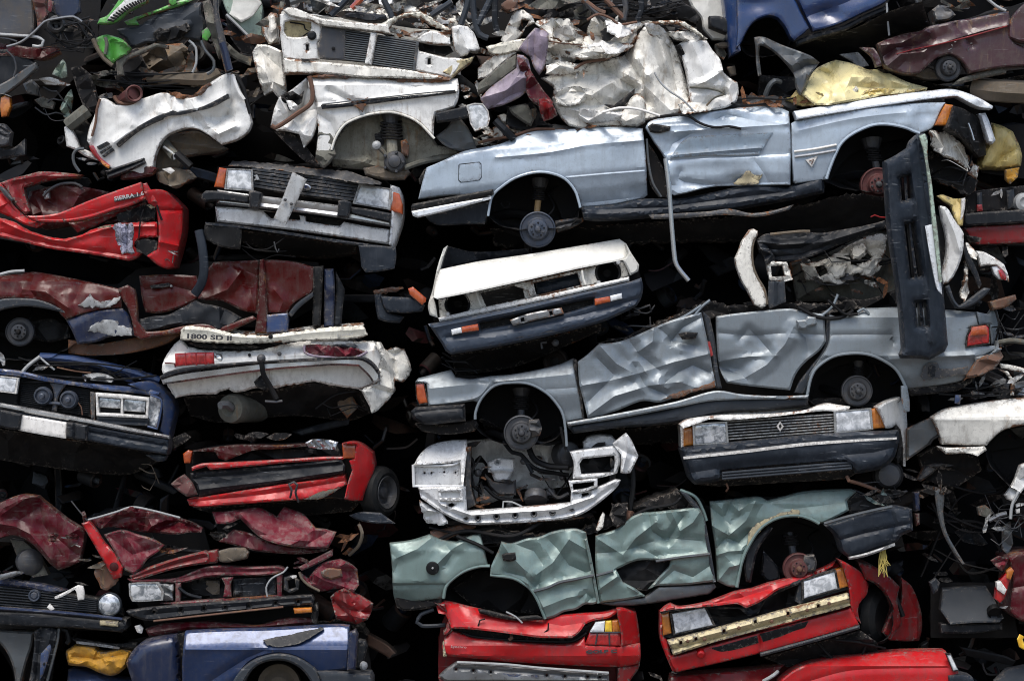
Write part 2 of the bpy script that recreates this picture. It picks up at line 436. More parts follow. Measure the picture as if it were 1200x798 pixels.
    def lathe(s, px, py, d, prof, seg=28, yaw=0., pit=0., capf=True):
        """profile (radius m, depth m); axis points at the viewer, turned by yaw / pit"""
        o = Vector(W(px, py, d)); v = []; f = []
        cyw, syw, cp, sp_ = math.cos(yaw), math.sin(yaw), math.cos(pit), math.sin(pit)
        for (r, y) in prof:
            for j in range(seg):
                g = 2*PI*j/seg
                x, yy, z = r*math.cos(g), y, r*math.sin(g)
                yy, z = yy*cp-z*sp_, yy*sp_+z*cp
                x, yy = x*cyw-yy*syw, x*syw+yy*cyw
                v.append((o.x+x, o.y+yy, o.z+z))
        for i in range(len(prof)-1):
            for j in range(seg):
                k = (j+1) % seg
                f.append((i*seg+j, i*seg+k, (i+1)*seg+k, (i+1)*seg+j))
        if capf: f.append(tuple(range(seg))[::-1])
        f.append(tuple((len(prof)-1)*seg+j for j in range(seg)))
        s.add(v, f); return s
    def prism(s, pts, d0, d1, steps=5, jit=.012, shrink=.04, step=14.):
        SEED[0] += 1; rs = np.random.RandomState(SEED[0])
        B = catmull(pts, True, step, 50); c = B.mean(0); n = len(B)
        v = []; f = []
        for i in range(steps+1):
            t = i/steps; dd = d0+(d1-d0)*t
            for p in B:
                q = c+(p-c)*(1-shrink*t)
                x, y, z = W(q[0], q[1], dd)
                g = rs.normal(0, jit, 3) if i else (0, 0, 0)
                v.append((x+g[0], y+g[1]*.5, z+g[2]))
        for i in range(steps):
            for j in range(n):
                k = (j+1) % n
                f.append((i*n+j, i*n+k, (i+1)*n+k, (i+1)*n+j))
        f.append(tuple(range(n))[::-1]); f.append(tuple(steps*n+j for j in range(n)))
        s.add(v, f); return s
    def build(s, name, m, parent=None, sharp=24.):
        me = bpy.data.meshes.new(name)
        off = Vector((0, 0, 0)) if parent is None else wloc(parent)
        V = np.array(s.v)
        o = bpy.data.objects.new(name, me)
        if parent is None:
            off = Vector((float(V[:, 0].mean()), float(V[:, 1].mean()), float(V[:, 2].min())))
            o.location = off
        V = V-np.array(off)
        me.from_pydata(V.tolist(), [], s.f); me.update()
        a = me.attributes.new('wear', 'FLOAT', 'POINT'); a.data.foreach_set('value', np.array(s.w, dtype=np.float32))
        me.shade_smooth()
        me.set_sharp_from_angle(angle=math.radians(sharp))
        me.materials.append(MATS[m])
        COL.objects.link(o)
        if parent is not None:
            o.parent = parent
        return o

def wloc(o):
    l = Vector((0, 0, 0))
    while o is not None:
        l = l+o.location; o = o.parent
    return l

# ------------------------------------------------------------------ things
CUR = [None]
def tag(o, label, cat, group=None, kind=None):
    if label: o['label'] = label
    if cat: o['category'] = cat
    if group: o['group'] = group
    if kind: o['kind'] = kind
    return o
def thing(name, label, cat, px, py, d=0., group=None):
    o = bpy.data.objects.new(name, None); COL.objects.link(o)
    o.empty_display_size = .1
    o.location = W(px, py, d)
    tag(o, label, cat, group); CUR[0] = o
    return o
def pn(name, pts, m, parent=0, label=None, **kw):
    o = MB().panel(pts, **kw).build(name, m, CUR[0] if parent == 0 else parent)
    if label: o['label'] = label
    return o
def tb(name, pts, r, m, parent=0, **kw):
    return MB().tube(pts, r, **kw).build(name, m, CUR[0] if parent == 0 else parent)
def flat(pts, d, dz=0.): return [(a, b, d) for a, b in pts]
def core(pts, d0, d1, m='under', name='body_shell', **kw):
    return MB().prism(pts, d0, d1, **kw).build(name, m, CUR[0], sharp=30)
def lamp(name, pts, m, d, parent=0, rp=5, rd=.02, frame=None, **kw):
    kw.setdefault('sharp', 120); kw.setdefault('smooth', False); kw.setdefault('sp', 3.)
    o = pn(name, pts, m, parent, d=d, rp=rp, rd=rd, th=.06, **kw)
    if frame:
        B = np.array(pts); c = B.mean(0)
        fr = [tuple(c+(p-c)*1.09) for p in B]; fi = [tuple(c+(p-c)*.97) for p in B]
        MB().panel(fr, d=d-.004, th=.05, rp=2, rd=.004, sp=3, smooth=False, hol=[fi]).build('lamp_frame', frame, o)
    return o
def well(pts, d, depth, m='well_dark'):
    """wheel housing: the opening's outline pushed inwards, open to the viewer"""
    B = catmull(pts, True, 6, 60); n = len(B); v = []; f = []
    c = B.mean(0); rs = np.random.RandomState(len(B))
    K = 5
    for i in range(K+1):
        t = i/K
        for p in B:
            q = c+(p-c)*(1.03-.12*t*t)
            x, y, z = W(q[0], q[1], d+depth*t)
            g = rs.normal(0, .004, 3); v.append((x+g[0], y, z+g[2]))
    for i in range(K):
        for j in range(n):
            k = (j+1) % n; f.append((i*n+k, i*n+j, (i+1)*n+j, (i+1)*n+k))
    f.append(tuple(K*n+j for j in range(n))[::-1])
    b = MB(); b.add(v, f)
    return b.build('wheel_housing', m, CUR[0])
def hub(px, py, r, d, m='drum', mh='steel', bolts=5, yaw=0., pit=0., name='brake_disc', cal=None):
    """brake disc or drum with a stepped face, bolts and a centre boss; r in photo units"""
    R = r*S
    o = MB().lathe(px, py, d, [(R*.40, -.05), (R*.52, -.046), (R*.56, -.03), (R*.60, -.004), (R*.66, .004), (R*.88, .002), (R*.92, -.008), (R*.98, -.004), (R, .012), (R, .05), (R*.8, .055)], 40, yaw, pit).build(name, m, CUR[0])
    b = MB().lathe(px, py, d, [(R*.06, -.085), (R*.13, -.082), (R*.16, -.06), (R*.20, -.052), (R*.21, -.04)], 20, yaw, pit)
    for i in range(bolts):
        g = 2*PI*i/bolts+.4
        b.lathe(px+math.cos(g)*r*.34, py+math.sin(g)*r*.34, d-.045, [(R*.05, -.02), (R*.065, -.014), (R*.065, 0)], 8, yaw, pit)
    b.build('hub', mh, o)
    b = MB()
    for i in range(bolts):
        g = 2*PI*i/bolts+.4+PI/bolts
        b.lathe(px+math.cos(g)*r*.36, py+math.sin(g)*r*.36, d-.052, [(R*.055, 0.), (R*.055, .004)], 10, yaw, pit)
    b.build('stud_hole', 'black', o)
    if not yaw:
        MB().tube([(px-r*.2, py+r*.5, d+.1), (px-r*1.1, py+r*.2, d+.25), (px-r*2.2, py-r*.2, d+.45)], (.022, .03), 8).build('control_arm', 'under', CUR[0])
        MB().tube([(px+r*.2, py-r*.4, d+.07), (px+r*.9, py-r*1.2, d+.12), (px+r*.6, py-r*2., d+.25), (px+r*1.3, py-r*2.5, d+.35)], .008, 6, 3).build('brake_hose', 'black', CUR[0])
    if cal:
        g = math.radians(cal)
        cx, cy = px+math.cos(g)*r*.8, py+math.sin(g)*r*.8
        MB().panel([(cx-7, cy-9), (cx+5, cy-10), (cx+8, cy), (cx+6, cy+9), (cx-4, cy+10), (cx-8, cy+3)], d=d-.045, th=.1, rp=4, rd=.03, sp=2.5, cm=(.02, 7, int(px))).build('brake_caliper', 'steel', o)
    return o
def strut(x0, y0, x1, y1, d, r0=.03, m='steel', cup=.07):
    b = MB().tube([(x0, y0, d+.05), (x1, y1, d)], r0, 12, smooth=False)
    o = b.build('suspension_strut', m, CUR[0])
    L = y1-y0; n = 40
    MB().tube([(x0+(x1-x0)*(.1+.45*k/n)+r0*155*1.9*math.cos(k*.95), y0+L*(.1+.45*k/n), d+.04+r0*1.9*math.sin(k*.95)) for k in range(n+1)], .008, 6, 6, smooth=False).build('coil_spring', 'under', o)
    if cup:
        MB().tube([(x0, y0-4, d+.06), (x0+(x1-x0)*.08, y0+(y1-y0)*.08, d+.05), (x0+(x1-x0)*.22, y0+(y1-y0)*.22, d+.045)], (cup, cup*.6), 14, 3.).build('spring_seat', 'steel', o)
    return o
def wires(n, x0, y0, x1, y1, d, m='black', r=.006, sag=14, name='wiring'):
    SEED[0] += 1; rs = random.Random(SEED[0]); b = MB()
    if m == 'plate': m = 'steel'
    cx, cy, hx, hy = (x0+x1)/2, (y0+y1)/2, (x1-x0)*.65, (y1-y0)*.6
    for i in range(max(2, int(n*.6))):
        s = rs.choice((-1, 1)); y = cy+rs.uniform(-1, 1)*hy
        pts = [(cx-s*hx*rs.uniform(.5, 1), y, d+rs.uniform(0, .12))]
        for t in (.3, .6): pts.append((cx-s*hx*(1-2*t)+rs.uniform(-6, 6), y+(cy-y)*.4*t+sag*rs.uniform(-.2, .7), d+rs.uniform(-.05, .06)))
        pts.append((cx+s*hx*rs.uniform(.4, 1), cy+rs.uniform(-1, 1)*hy, d+rs.uniform(.0, .15)))
        b.tube(pts, r*rs.uniform(.4, 1.1), 6, 3)
    return b.build(name, m, CUR[0])
def shards(n, x0, y0, x1, y1, d, m, size=14, name='torn_metal', amp=.03):
    SEED[0] += 1; rs = random.Random(SEED[0]); b = MB()
    for i in range(max(3, int(n*.7))):
        cx, cy = rs.uniform(x0, x1), rs.uniform(y0, y1); L = size*rs.uniform(.5, 1.6); a0 = rs.uniform(-.5, .5)+(PI/2 if rs.random() < .2 else 0); w = rs.uniform(.12, .42)
        pts = []
        for k in range(6):
            g = 2*PI*k/6+rs.uniform(-.3, .3); rr = L*rs.uniform(.6, 1.1)
            x, y = rr*math.cos(g), rr*math.sin(g)*w
            pts.append((cx+x*math.cos(a0)-y*math.sin(a0), cy+x*math.sin(a0)+y*math.cos(a0)))
        b.panel(pts, d=d+rs.uniform(-.06, .1), th=.006, rd=0, sp=3.5, sharp=20, cm=(amp, L*.5, SEED[0]*7+i), gx=rs.uniform(-.5, .5), gy=rs.uniform(-.6, .6))
    o = b.build(name, m, CUR[0]); o['kind'] = 'stuff'
    return o
def text(s, px, py, d, h, rot, m, parent=0, bold=.0, wid=1.0):
    cu = bpy.data.curves.new('lettering', 'FONT'); cu.body = s; cu.size = h*S*1.4; cu.extrude = .003; cu.offset = bold; cu.space_character = 1.05
    t = bpy.data.objects.new('tmp', cu); COL.objects.link(t)
    bpy.context.view_layer.update()
    me = bpy.data.meshes.new_from_object(t.evaluated_get(bpy.context.evaluated_depsgraph_get()))
    bpy.data.objects.remove(t)
    par = CUR[0] if parent == 0 else parent
    o = bpy.data.objects.new('lettering', me); COL.objects.link(o); o.parent = par
    me.materials.clear(); me.materials.append(MATS[m])
    R = math.radians(rot)
    loc = Vector(W(px, py, d))-wloc(par)
    M = []
    for v in me.vertices:
        x, y, z = v.co.x*wid, v.co.y, v.co.z
        v.co = (x*math.cos(R)-y*math.sin(R)+loc.x, -z+loc.y, x*math.sin(R)+y*math.cos(R)+loc.z)
    return o
# ================================================================== blue-grey coupe
G1 = 'wrecked cars in the scrap pile'
T = thing('wrecked_car', 'long pale blue-grey coupe seen from its side, with black hanging bumper at its nose', 'car', 820, 290, .1, G1)
core(z0('500 250 505 190 560 170 600 152 700 150 760 148 830 128 930 128 1000 124 1080 112 1150 118 1150 170 1080 160 1000 180 960 230 930 245 700 268 660 262 650 235 620 205 590 215 575 245 570 262'), .42, 1.7)
pn('rear_quarter', zG('38 350 55 280 75 212 150 180 240 140 385 112 440 92 530 55 600 48 770 40 900 34 1024 40 1030 90 1040 200 1045 332 1030 345 900 374 750 388 743 360 725 310 680 260 610 235 540 235 460 260 400 300 375 322 360 342 200 332'),
   'bluegrey', d=0, th=.08, rp=6, rd=.03, sl=-.11, vp=[(140, .16), (158, .07), (172, .012), (178, 0), (210, 0), (228, .04), (245, .11)],
   cr=[(zG('380 168 600 147 800 112 1028 92'), -.012, 4), (zG('385 118 380 190 375 310'), .004, 3), (zG('690 250 860 235 1030 222'), .008, 4), (zG('690 256 860 241 1030 228'), -.008, 3)],
   de=[(575, 185, 60, 12, .012), (690, 165, 30, 10, .015), (745, 225, 16, 12, .02), (735, 232, 8, 8, -.015), (520, 200, 14, 20, .012)], cm=(.006, 50, 3))
pn('fuel_flap', zG('218 200 306 190 312 196 314 255 305 266 226 276 217 268'), 'bluegrey', d=-.008, th=.02, rp=2, rd=.005, sharp=70)
tb('fuel_flap_gap', flat(zG('218 200 306 190 312 196 314 255 305 266 226 276 217 268 218 200'), .0), .006, 'under', smooth=False)
pn('valance', zG('70 428 200 392 352 362 348 400 342 430 330 460 240 462 130 466 85 448'), 'plastic_blue', d=.02, rp=6, rd=.04, vp=[(230, 0), (262, .06)], cm=(.008, 20, 9))
pn('bumper_strip', zG('5 388 12 372 120 352 368 306 370 330 200 366 10 402'), 'black', d=-.04, rp=4, rd=.02, sp=3)
pn('bumper_trim', zG('8 404 200 368 360 340 358 350 210 390 110 415 35 432 14 424'), 'bluegrey_light', d=-.05, rp=3, rd=.02, sp=3)
pn('rear_lamp_edge', zG('40 262 64 220 76 216 70 275 55 285 42 284'), 'black', d=.03, rp=3, rd=.02)
pn('sill', z0('681 243 720 240 756 233 793 233 833 226 884 215 922 219 930 216 966 205 966 226 930 234 884 242 855 247 793 252 740 257 700 259 684 257'), 'plastic_blue', d=.01, rp=8, rd=.07, th=.12,
   cm=(.016, 26, 12), cr=[(z0('700 246 780 243 860 232 930 224'), .02, 5)])
pn('sill_flange', z0('760 252 830 248 855 245 880 250 905 247 930 240 925 246 890 254 850 252 800 256 764 257'), 'steel', d=.0, th=.02, rp=2, rd=.01, sp=3, cm=(.01, 12, 4))
pn('door_jamb', z0('757 163 770 183 779 203 784 232 772 231 762 216 758 190'), 'well_dark', d=.10, th=.1, rp=3, rd=.01)
tb('door_seal', flat(z0('758 163 760 190 765 214 775 231'), .02), .009, 'sheet_grey')
pn('door', zH('62 186 72 166 95 152 240 132 400 108 540 95 650 100 692 116 700 250 698 438 560 441 400 443 330 451 240 474 190 484 176 476 165 440 150 330 100 250'),
   'bluegrey', d=-.02, th=.06, rp=5, rd=.03, sl=-.03, vp=[(120, .12), (135, .04), (146, .0), (152, .0), (180, .015), (186, .0), (205, .01), (216, .03), (225, .015)],
   cr=[(zH('190 205 320 195 480 185 690 172'), -.016, 4), (zH('150 310 320 296 560 275'), -.012, 4), (zH('160 332 330 320 560 308 698 302'), .012, 4), (zH('700 180 560 160 420 130 350 160'), .02, 9),
       (zH('215 380 205 410 230 425 330 440 500 435'), .022, 6), (zH('150 325 180 260 260 215'), .018, 9), (zH('540 330 590 400 600 430'), .012, 6)],
   de=[(850, 140, 24, 8, .05), (870, 212, 22, 9, .05), (835, 196, 45, 14, .02), (780, 206, 12, 18, -.02), (800, 165, 30, 10, .02)], cm=(.012, 32, 21, (850, 140, 50), (870, 210, 60)))
pn('torn_paint_patch', zH('440 434 480 404 505 380 530 374 540 395 575 392 566 420 540 436 500 440'), 'filler', d=-.012, th=.02, rp=3, rd=.01, cm=(.02, 12, 31), jag=.8, sharp=10)
pn('stripe', zH('262 228 400 218 622 208 560 304 420 308 300 310 200 318 168 322 190 290 220 250'), 'dent_shade_blue', d=-.026, th=.012, rp=2, rd=.004, sl=-.03, vp=[(146, .0), (152, .0), (180, .013), (186, 0)], cr=[(zH('150 310 320 296 590 273'), -.013, 4)])  # shading of the door dent, put in as a darker blue area
pn('mirror_base', zH('72 182 90 168 150 178 172 182 168 200 120 212 82 206'), 'black', d=-.05, th=.08, rp=4, rd=.03, sp=2.5)
tb('hose', flat(zH('82 152 130 138 190 130 250 136 285 158 320 175 370 186 430 182 482 192'), -.04), .010, 'black')
pn('front_wing', zI('176 206 200 194 500 140 700 118 855 114 830 160 805 216 780 236 742 250 715 240 680 225 600 210 530 215 450 250 400 290 372 340 348 400 332 452 260 462 195 470 186 460 178 330'),
   'bluegrey', d=0, th=.07, rp=5, rd=.03, sl=-.09, vp=[(116, .07), (128, .01), (150, 0), (185, .0), (215, .03)],
   cr=[(zI('200 240 420 190 600 165 800 150'), -.01, 6)], de=[(1085, 132, 12, 12, .02), (1065, 140, 10, 14, -.015)], cm=(.006, 40, 8))
tb('wing_trim', flat(zI('190 330 280 318 376 300'), -.012), .009, 'sticker'); tb('wing_trim', flat(zI('192 352 280 340 372 324'), -.012), .009, 'badge')
pn('sticker', zI('240 366 294 348 268 398'), 'sticker', d=-.012, th=.01, rd=0, smooth=False, sp=3)
tb('sticker_mark', flat(zI('256 372 276 364 266 384'), -.018), .004, 'rustmetal')
tb('wheel_arch_lip', flat(zI('332 450 348 400 372 340 400 290 450 250 530 215 600 210 680 225 715 240 742 250'), .0), .012, 'bluegrey')
tb('wheel_arch_lip', flat(zG('750 388 743 360 725 310 680 260 610 235 540 235 460 260 400 300 375 322 358 350 345 425'), .0), .010, 'bluegrey')
pn('bonnet', zI('188 152 300 133 430 112 620 82 800 60 890 56 990 88 1064 130 1060 142 1000 136 905 88 800 98 600 127 400 158 200 190'), 'bluegrey_light', d=-.05, th=.12, rp=5, rd=.05, vp=[(104, .10), (140, 0)], cm=(.01, 30, 44), de=[(1148, 125, 8, 8, .04)])
pn('bonnet_gap', zI('200 190 400 158 600 127 800 98 850 94 850 116 700 120 500 142 202 197'), 'black', d=.05, th=.05, rd=0)
lamp('indicator', zI('855 120 889 126 862 216 808 214 838 150'), 'amber', -.03)
pn('grille', zI('890 128 935 142 1000 180 1020 240 1030 300 1034 345 1002 352 930 270 862 224 880 170'), 'black', d=.03, th=.2, rp=4, rd=.03, gx=.9, cr=[(zI('905 160 920 235'), -.03, 3), (zI('945 180 965 290'), -.03, 3), (zI('985 200 1005 320'), -.03, 3)])
for q in ('905 160 912 195 918 235', '955 205 968 240 980 280'): tb('grille_trim', flat(zI(q), .0), .008, 'chrome')
pn('headlight_rim', zI('1002 162 1030 160 1045 190 1075 280 1062 296 1042 288 1020 220'), 'bluegrey_light', d=.1, th=.1, rp=4, rd=.05, sp=2.5)
pn('front_bulkhead', zI('785 238 870 250 930 300 952 352 1002 400 998 452 960 430 905 372 850 350 800 312'), 'white_old', d=.12, th=.05, cm=(.09, 18, 61), jag=.8, gx=.5)
pn('torn_inner_wing', zI('780 330 850 352 905 372 960 430 1000 455 990 500 930 520 900 490 840 470 790 440 770 390'), 'under', d=.3, th=.06, cm=(.08, 22, 62), jag=1)
wires(9, 1085, 170, 1145, 235, .18, 'black', .008); wires(5, 1095, 150, 1140, 200, .1, 'white_old', .004)
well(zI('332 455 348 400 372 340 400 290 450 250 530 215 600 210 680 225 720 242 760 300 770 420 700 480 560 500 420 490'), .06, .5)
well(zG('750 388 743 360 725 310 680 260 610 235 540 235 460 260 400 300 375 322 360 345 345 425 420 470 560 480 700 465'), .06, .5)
strut(1021, 168, 1029, 205, .22, .028, 'steel', .085)
hub(1029, 217, 21, .12, 'rust_red', 'steel', 5)
strut(633, 215, 629, 250, .25, .024, 'tanstrut', .07)
hub(630, 269, 21.5, .1, 'drum', 'drum', 5)
pn('trailing_arm', zG('640 446 700 436 762 430 764 448 720 474 650 498 636 478'), 'steel', d=.16, th=.1, rp=5, rd=.04, cr=[(zG('650 470 760 442'), .03, 4)])
tb('axle', [(560, 262, .6), (600, 250, .5), (660, 262, .5), (740, 275, .5)], .035, 'under'); tb('brake_hose', flat(zG('400 365 415 390 435 385 440 365 425 360'), .3), .008, 'under')
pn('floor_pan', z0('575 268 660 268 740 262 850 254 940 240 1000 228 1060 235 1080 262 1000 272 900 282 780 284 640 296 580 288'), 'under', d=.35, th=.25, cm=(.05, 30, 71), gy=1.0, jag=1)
tb('metal_strip', flat(z0('560 168 575 164 600 160 625 152 650 152'), .1), .012, 'rustmetal')
pn('crushed_roof', z0('620 150 650 146 690 149 740 146 768 140 830 128 870 112 905 112 930 120 940 132 870 136 800 142 740 156 640 160'), 'steel', d=.16, th=.5, cm=(.05, 18, 77), jag=1.2)
shards(7, 860, 112, 935, 126, .06, 'rustmetal', 13); wires(6, 850, 108, 940, 128, .04, 'black', .007); shards(5, 590, 146, 690, 156, .1, 'rustmetal', 9)

B_ = pn('hanging_bumper', z0('1036 189 1050 182 1064 173 1067 165 1074 158 1083 156 1087 160 1086 178 1090 210 1096 250 1099 270 1103 310 1107 357 1111 404 1107 412 1089 422 1077 420 1057 420 1055 415 1058 408 1052 342 1042 275 1039 240'), 'plastic_blue',
        parent=None, d=-.34, th=.10, rp=9, rd=.07, sp=3.2, gx=.35, cr=[(z0('1064 173 1070 215 1078 260 1085 310 1092 400'), -.05, 7), (z0('1074 165 1082 215 1090 270 1097 340'), .03, 4)],
        hol=[z0('1055 209 1059 207.5 1061 235 1057 235.5'), z0('1062 207 1065 206 1067.5 232 1064 233'), z0('1060 263 1065 262.5 1071.5 325 1067 326'), z0('1067 262 1070 261 1080 323 1075.5 325'), z0('1073 355 1077 354.5 1079 382 1075.5 382'), z0('1080.5 354.5 1084 354 1087.5 381.5 1083 382')], cm=(.012, 40, 5))
tag(B_, 'dark blue-black slotted plastic bumper hanging upright from the nose of the pale coupe', 'bumper')
e = MB().panel(z0('1077 159 1084 157 1087 165 1087 185 1092 215 1096 250 1099 275 1104 330 1101 331 1096 290 1092 255 1088 215 1083 180'), d=-.365, th=.03, rp=2, rd=.01, sp=3).build('edge_flange', 'mint', B_)
e = MB().panel(z0('1084 265 1095 262 1100 300 1104 345 1098 338 1090 300'), d=-.325, th=.03, rp=2, rd=.005, sp=3).build('torn_foam', 'bluegrey_light', B_)
R_ = MB().tube(flat(z0('780 186 784 220 787 262 790 295 793 311 807 329'), -.12), .018, 10).build('metal_rod', 'chrome')
tag(R_, 'thin bent bare metal tube dangling below the pale coupe door', 'metal rod')

# ================================================================== silver saloon
T = thing('wrecked_car', 'silver grey four-door saloon with crumpled doors, lying under the white-nosed car', 'car', 820, 500, .1, G1)
core(z0('495 480 500 452 540 440 600 442 660 432 705 405 765 390 830 372 900 368 1000 370 1140 372 1160 400 1140 440 1060 450 1050 430 1000 425 960 440 950 465 840 480 700 490 670 490 640 450 600 448 570 460 560 485'), .42, 1.7)
pn('front_wing', zN('62 328 75 312 150 292 220 275 240 308 300 316 352 310 400 302 480 296 600 275 700 250 757 224 766 300 785 400 803 490 724 504 712 470 690 430 640 375 560 335 470 330 410 345 365 385 340 420 318 412 240 424 118 432 112 335'),
   'silver', d=0, th=.08, rp=5, rd=.03, sl=-.1, vp=[(420, .12), (437, .04), (447, 0), (470, .0), (490, .03)], cr=[(zN('130 428 240 415 340 392 400 320'), -.015, 5), (zN('640 360 700 358 768 352'), .006, 3), (zN('300 316 380 325 410 335'), .015, 5)], cm=(.005, 40, 3))
lamp('indicator', zN('64 335 100 332 118 420 80 426 68 400'), 'orange', .0, frame='black')
pn('bumper', zN('42 458 62 440 160 432 280 425 284 500 200 508 110 516 52 492'), 'plastic', d=-.06, th=.15, rp=8, rd=.05, cr=[(zN('50 465 160 452 282 444'), .015, 4)])
pn('lower_apron', zN('60 512 200 512 284 504 325 492 340 520 325 545 200 560 90 545'), 'under', d=.1, th=.2, rp=5, rd=.04, cm=(.02, 22, 14))
tb('wheel_arch_lip', flat(zN('326 492 326 470 340 425 365 385 410 345 470 332 560 336 640 377 690 432 712 474 722 530 728 610'), -.005), .011, 'silver')
pn('door_gap', zN('755 222 772 230 775 300 795 400 806 490 800 494 780 400 766 310'), 'black', d=.03, th=.05, rd=0)
pn('door', z0('677 424 688 416 702 403 722 401 736 397 748 392 766 384 785 376 803 371 822 366 826 385 831 408 835 432 839 452 810 458 775 471 752 470 720 482 689 491 684 470 679 450'),
   'silver', d=-.01, th=.07, rp=4, rd=.025, sp=3, sl=-.22,
   cr=[(z0('680 452 715 446 750 437 790 424 834 414'), -.03, 8), (z0('702 404 722 426 740 436'), -.055, 14), (z0('736 397 748 414 770 432'), .06, 14), (z0('766 384 765 400 748 412'), -.05, 11), (z0('772 384 790 400 815 405'), .05, 12),
       (z0('690 486 720 464 760 452 800 447'), -.05, 11), (z0('780 448 795 436 812 428 830 436'), .06, 11), (z0('700 420 720 440 690 470'), .03, 10), (z0('786 400 800 384 822 372'), .05, 10), (z0('745 430 756 452 780 462'), .05, 10)],
   de=[(812, 440, 16, 10, .04), (800, 395, 10, 6, .03)], cm=(.026, 40, 17, (800, 440, 40), (735, 415, 45), (800, 385, 30)))
pn('rust_patch', z0('776 468 790 461 815 455 838 446 838 454 815 459 795 466'), 'rustmetal', d=-.03, th=.03, rp=2, rd=.01, sp=3, jag=.5)
pn('door_handle', z0('795 391 805 389 818 390 815 397 800 398'), 'black', d=-.055, th=.04, rp=2, rd=.01, sp=2)
pn('centre_pillar', z0('823 364 832 372 838 400 841 430 846 455 839 455 834 420 828 390'), 'plastic_grey', d=.03, th=.08, rp=2, rd=.02, sp=3)
pn('seat_belt', z0('829 400 832 400 836 416 833 418'), 'redplastic', d=-.0, th=.02, rp=1, rd=.003, sp=2)
pn('rear_door', zO('298 78 360 68 480 55 620 44 690 58 774 68 776 130 780 188 752 228 700 270 662 310 640 350 622 402 540 394 430 382 345 370 322 330 308 290 300 180'),
   'silver', d=.0, th=.07, rp=4, rd=.025, sp=3,
   cr=[(zO('302 150 450 162 600 152 770 160'), .012, 5), (zO('312 275 380 262 440 254 560 250'), -.03, 6), (zO('340 365 420 350 520 290 600 200 640 120'), -.055, 16), (zO('400 180 440 130 480 170 540 240'), .035, 10), (zO('640 130 690 170 700 230'), .04, 12), (zO('318 300 400 330 430 352'), .05, 14)],
   de=[(855, 430, 26, 12, .07), (885, 405, 20, 20, .03), (935, 392, 10, 14, -.03)], cm=(.014, 60, 23))
pn('door_handle', zO('650 96 690 92 700 78 735 82 742 112 725 118 700 122 690 136 660 130'), 'silver', d=-.05, th=.04, rp=3, rd=.02, sp=2.5)
pn('rear_quarter', z0('971 367 980 371 1005 369 1016 361 1051 360 1080 361 1110 363 1145 366 1146 381 1136 384 1133 405 1166 405 1168 409 1145 420 1141 438 1120 448 1062 456 1058 446 1050 433 1038 424 1020 416 1000 414 976 418 957 431 950 444 946 461 938 461 946 442 958 424 970 405 972 388'),
   'silver', d=0, th=.08, rp=5, rd=.03, vp=[(358, .08), (372, .01), (385, 0), (412, -.01), (417, -.015), (421, 0), (440, .02), (458, .09)], cr=[(zO('795 160 930 158 1070 158'), .01, 4), (zJ('660 620 780 616 1000 602'), -.02, 6)], de=[(1046, 393, 14, 24, .03), (1047, 399, 2.5, 4, .05)], cm=(.009, 40, 8))
tb('wheel_arch_lip', flat(z0('946 463 950 444 957 431 976 418 1000 414 1020 416 1038 424 1050 433 1058 446 1062 456'), -.008), .012, 'silver')
pn('dog_leg', z0('969 368 973 372 974 402 962 422 950 440 941 461 931 460 937 447 950 430 966 406'), 'plastic_grey', d=.03, th=.06, rp=2, rd=.01, sp=3)
lamp('tail_light', zJ('990 488 1048 480 1060 490 1062 520 1060 556 970 570 972 530'), 'lens_red', -.02, frame='black')
pn('tail_light_amber', zJ('990 492 1048 484 1054 520 985 526'), 'orange', d=-.045, th=.03, rp=2, rd=.01, sp=3)
pn('tail_corner', zJ('1010 430 1060 440 1085 405 1100 460 1096 545 1070 560 1062 480 1020 480'), 'silver', d=.1, th=.12, gx=1., rp=4, rd=.03)
pn('bumper', zJ('990 650 1010 620 1060 600 1110 575 1115 612 1090 650 1040 682 990 692 960 705'), 'rustmetal', d=-.03, th=.15, rp=5, rd=.05, cm=(.025, 14, 31), jag=.5)
pn('bumper_trim', zJ('1000 612 1060 600 1085 580 1096 545 1100 575 1112 580 1060 610 1004 628'), 'silver', d=-.03, th=.1, rp=3, rd=.03)
pn('tail_decal', zJ('800 650 820 632 850 632 858 655 900 660 975 650 975 680 900 690 850 700 800 705 785 680'), 'steel', d=-.016, th=.012, rp=2, rd=.003, sp=3, jag=.7)
pn('decal_emblem', zJ('815 650 832 640 846 650 844 690 815 695'), 'plastic', d=-.022, th=.01, rp=2, rd=.003, sp=2.5, jag=.5)
pn('lower_quarter', z0('1062 456 1120 449 1142 438 1142 446 1120 458 1068 464'), 'under', d=.08, th=.2, rp=4, rd=.03)
pn('sill', z0('664 499 700 492 760 482 790 476 832 466 880 464 948 464 946 476 905 480 848 484 800 494 765 499 720 502 672 508'), 'plastic_grey', d=.0, th=.15, rp=7, rd=.06, cm=(.012, 30, 33))
pn('sill_flange', z0('664 495 720 485 790 471 838 458 870 462 910 464 948 463 946 467 880 468 832 470 790 478 720 491 666 499'), 'silver', d=-.03, th=.05, rp=2, rd=.015, sp=3)
pn('roof', z0('700 402 735 394 765 380 800 366 830 352 860 358 900 352 950 356 1000 352 1010 362 960 368 890 368 830 374 770 392'), 'under', d=.2, th=.4, cm=(.05, 20, 35), jag=1.2)
for q in ('812 372 822 360 832 352', '960 372 975 360 982 345', '1005 366 1012 362 1018 368', '770 384 800 372 822 358'): tb('window_trim', flat(z0(q), .02), .011, 'silver')
tb('door_seal', flat(z0('935 360 960 372 985 372 1000 364'), .0), .014, 'black'); tb('door_seal', flat(z0('970 352 990 368 1005 368'), -.02), .012, 'black')
shards(8, 830, 355, 1010, 366, .05, 'black', 12); shards(5, 700, 372, 820, 392, .12, 'black', 12)
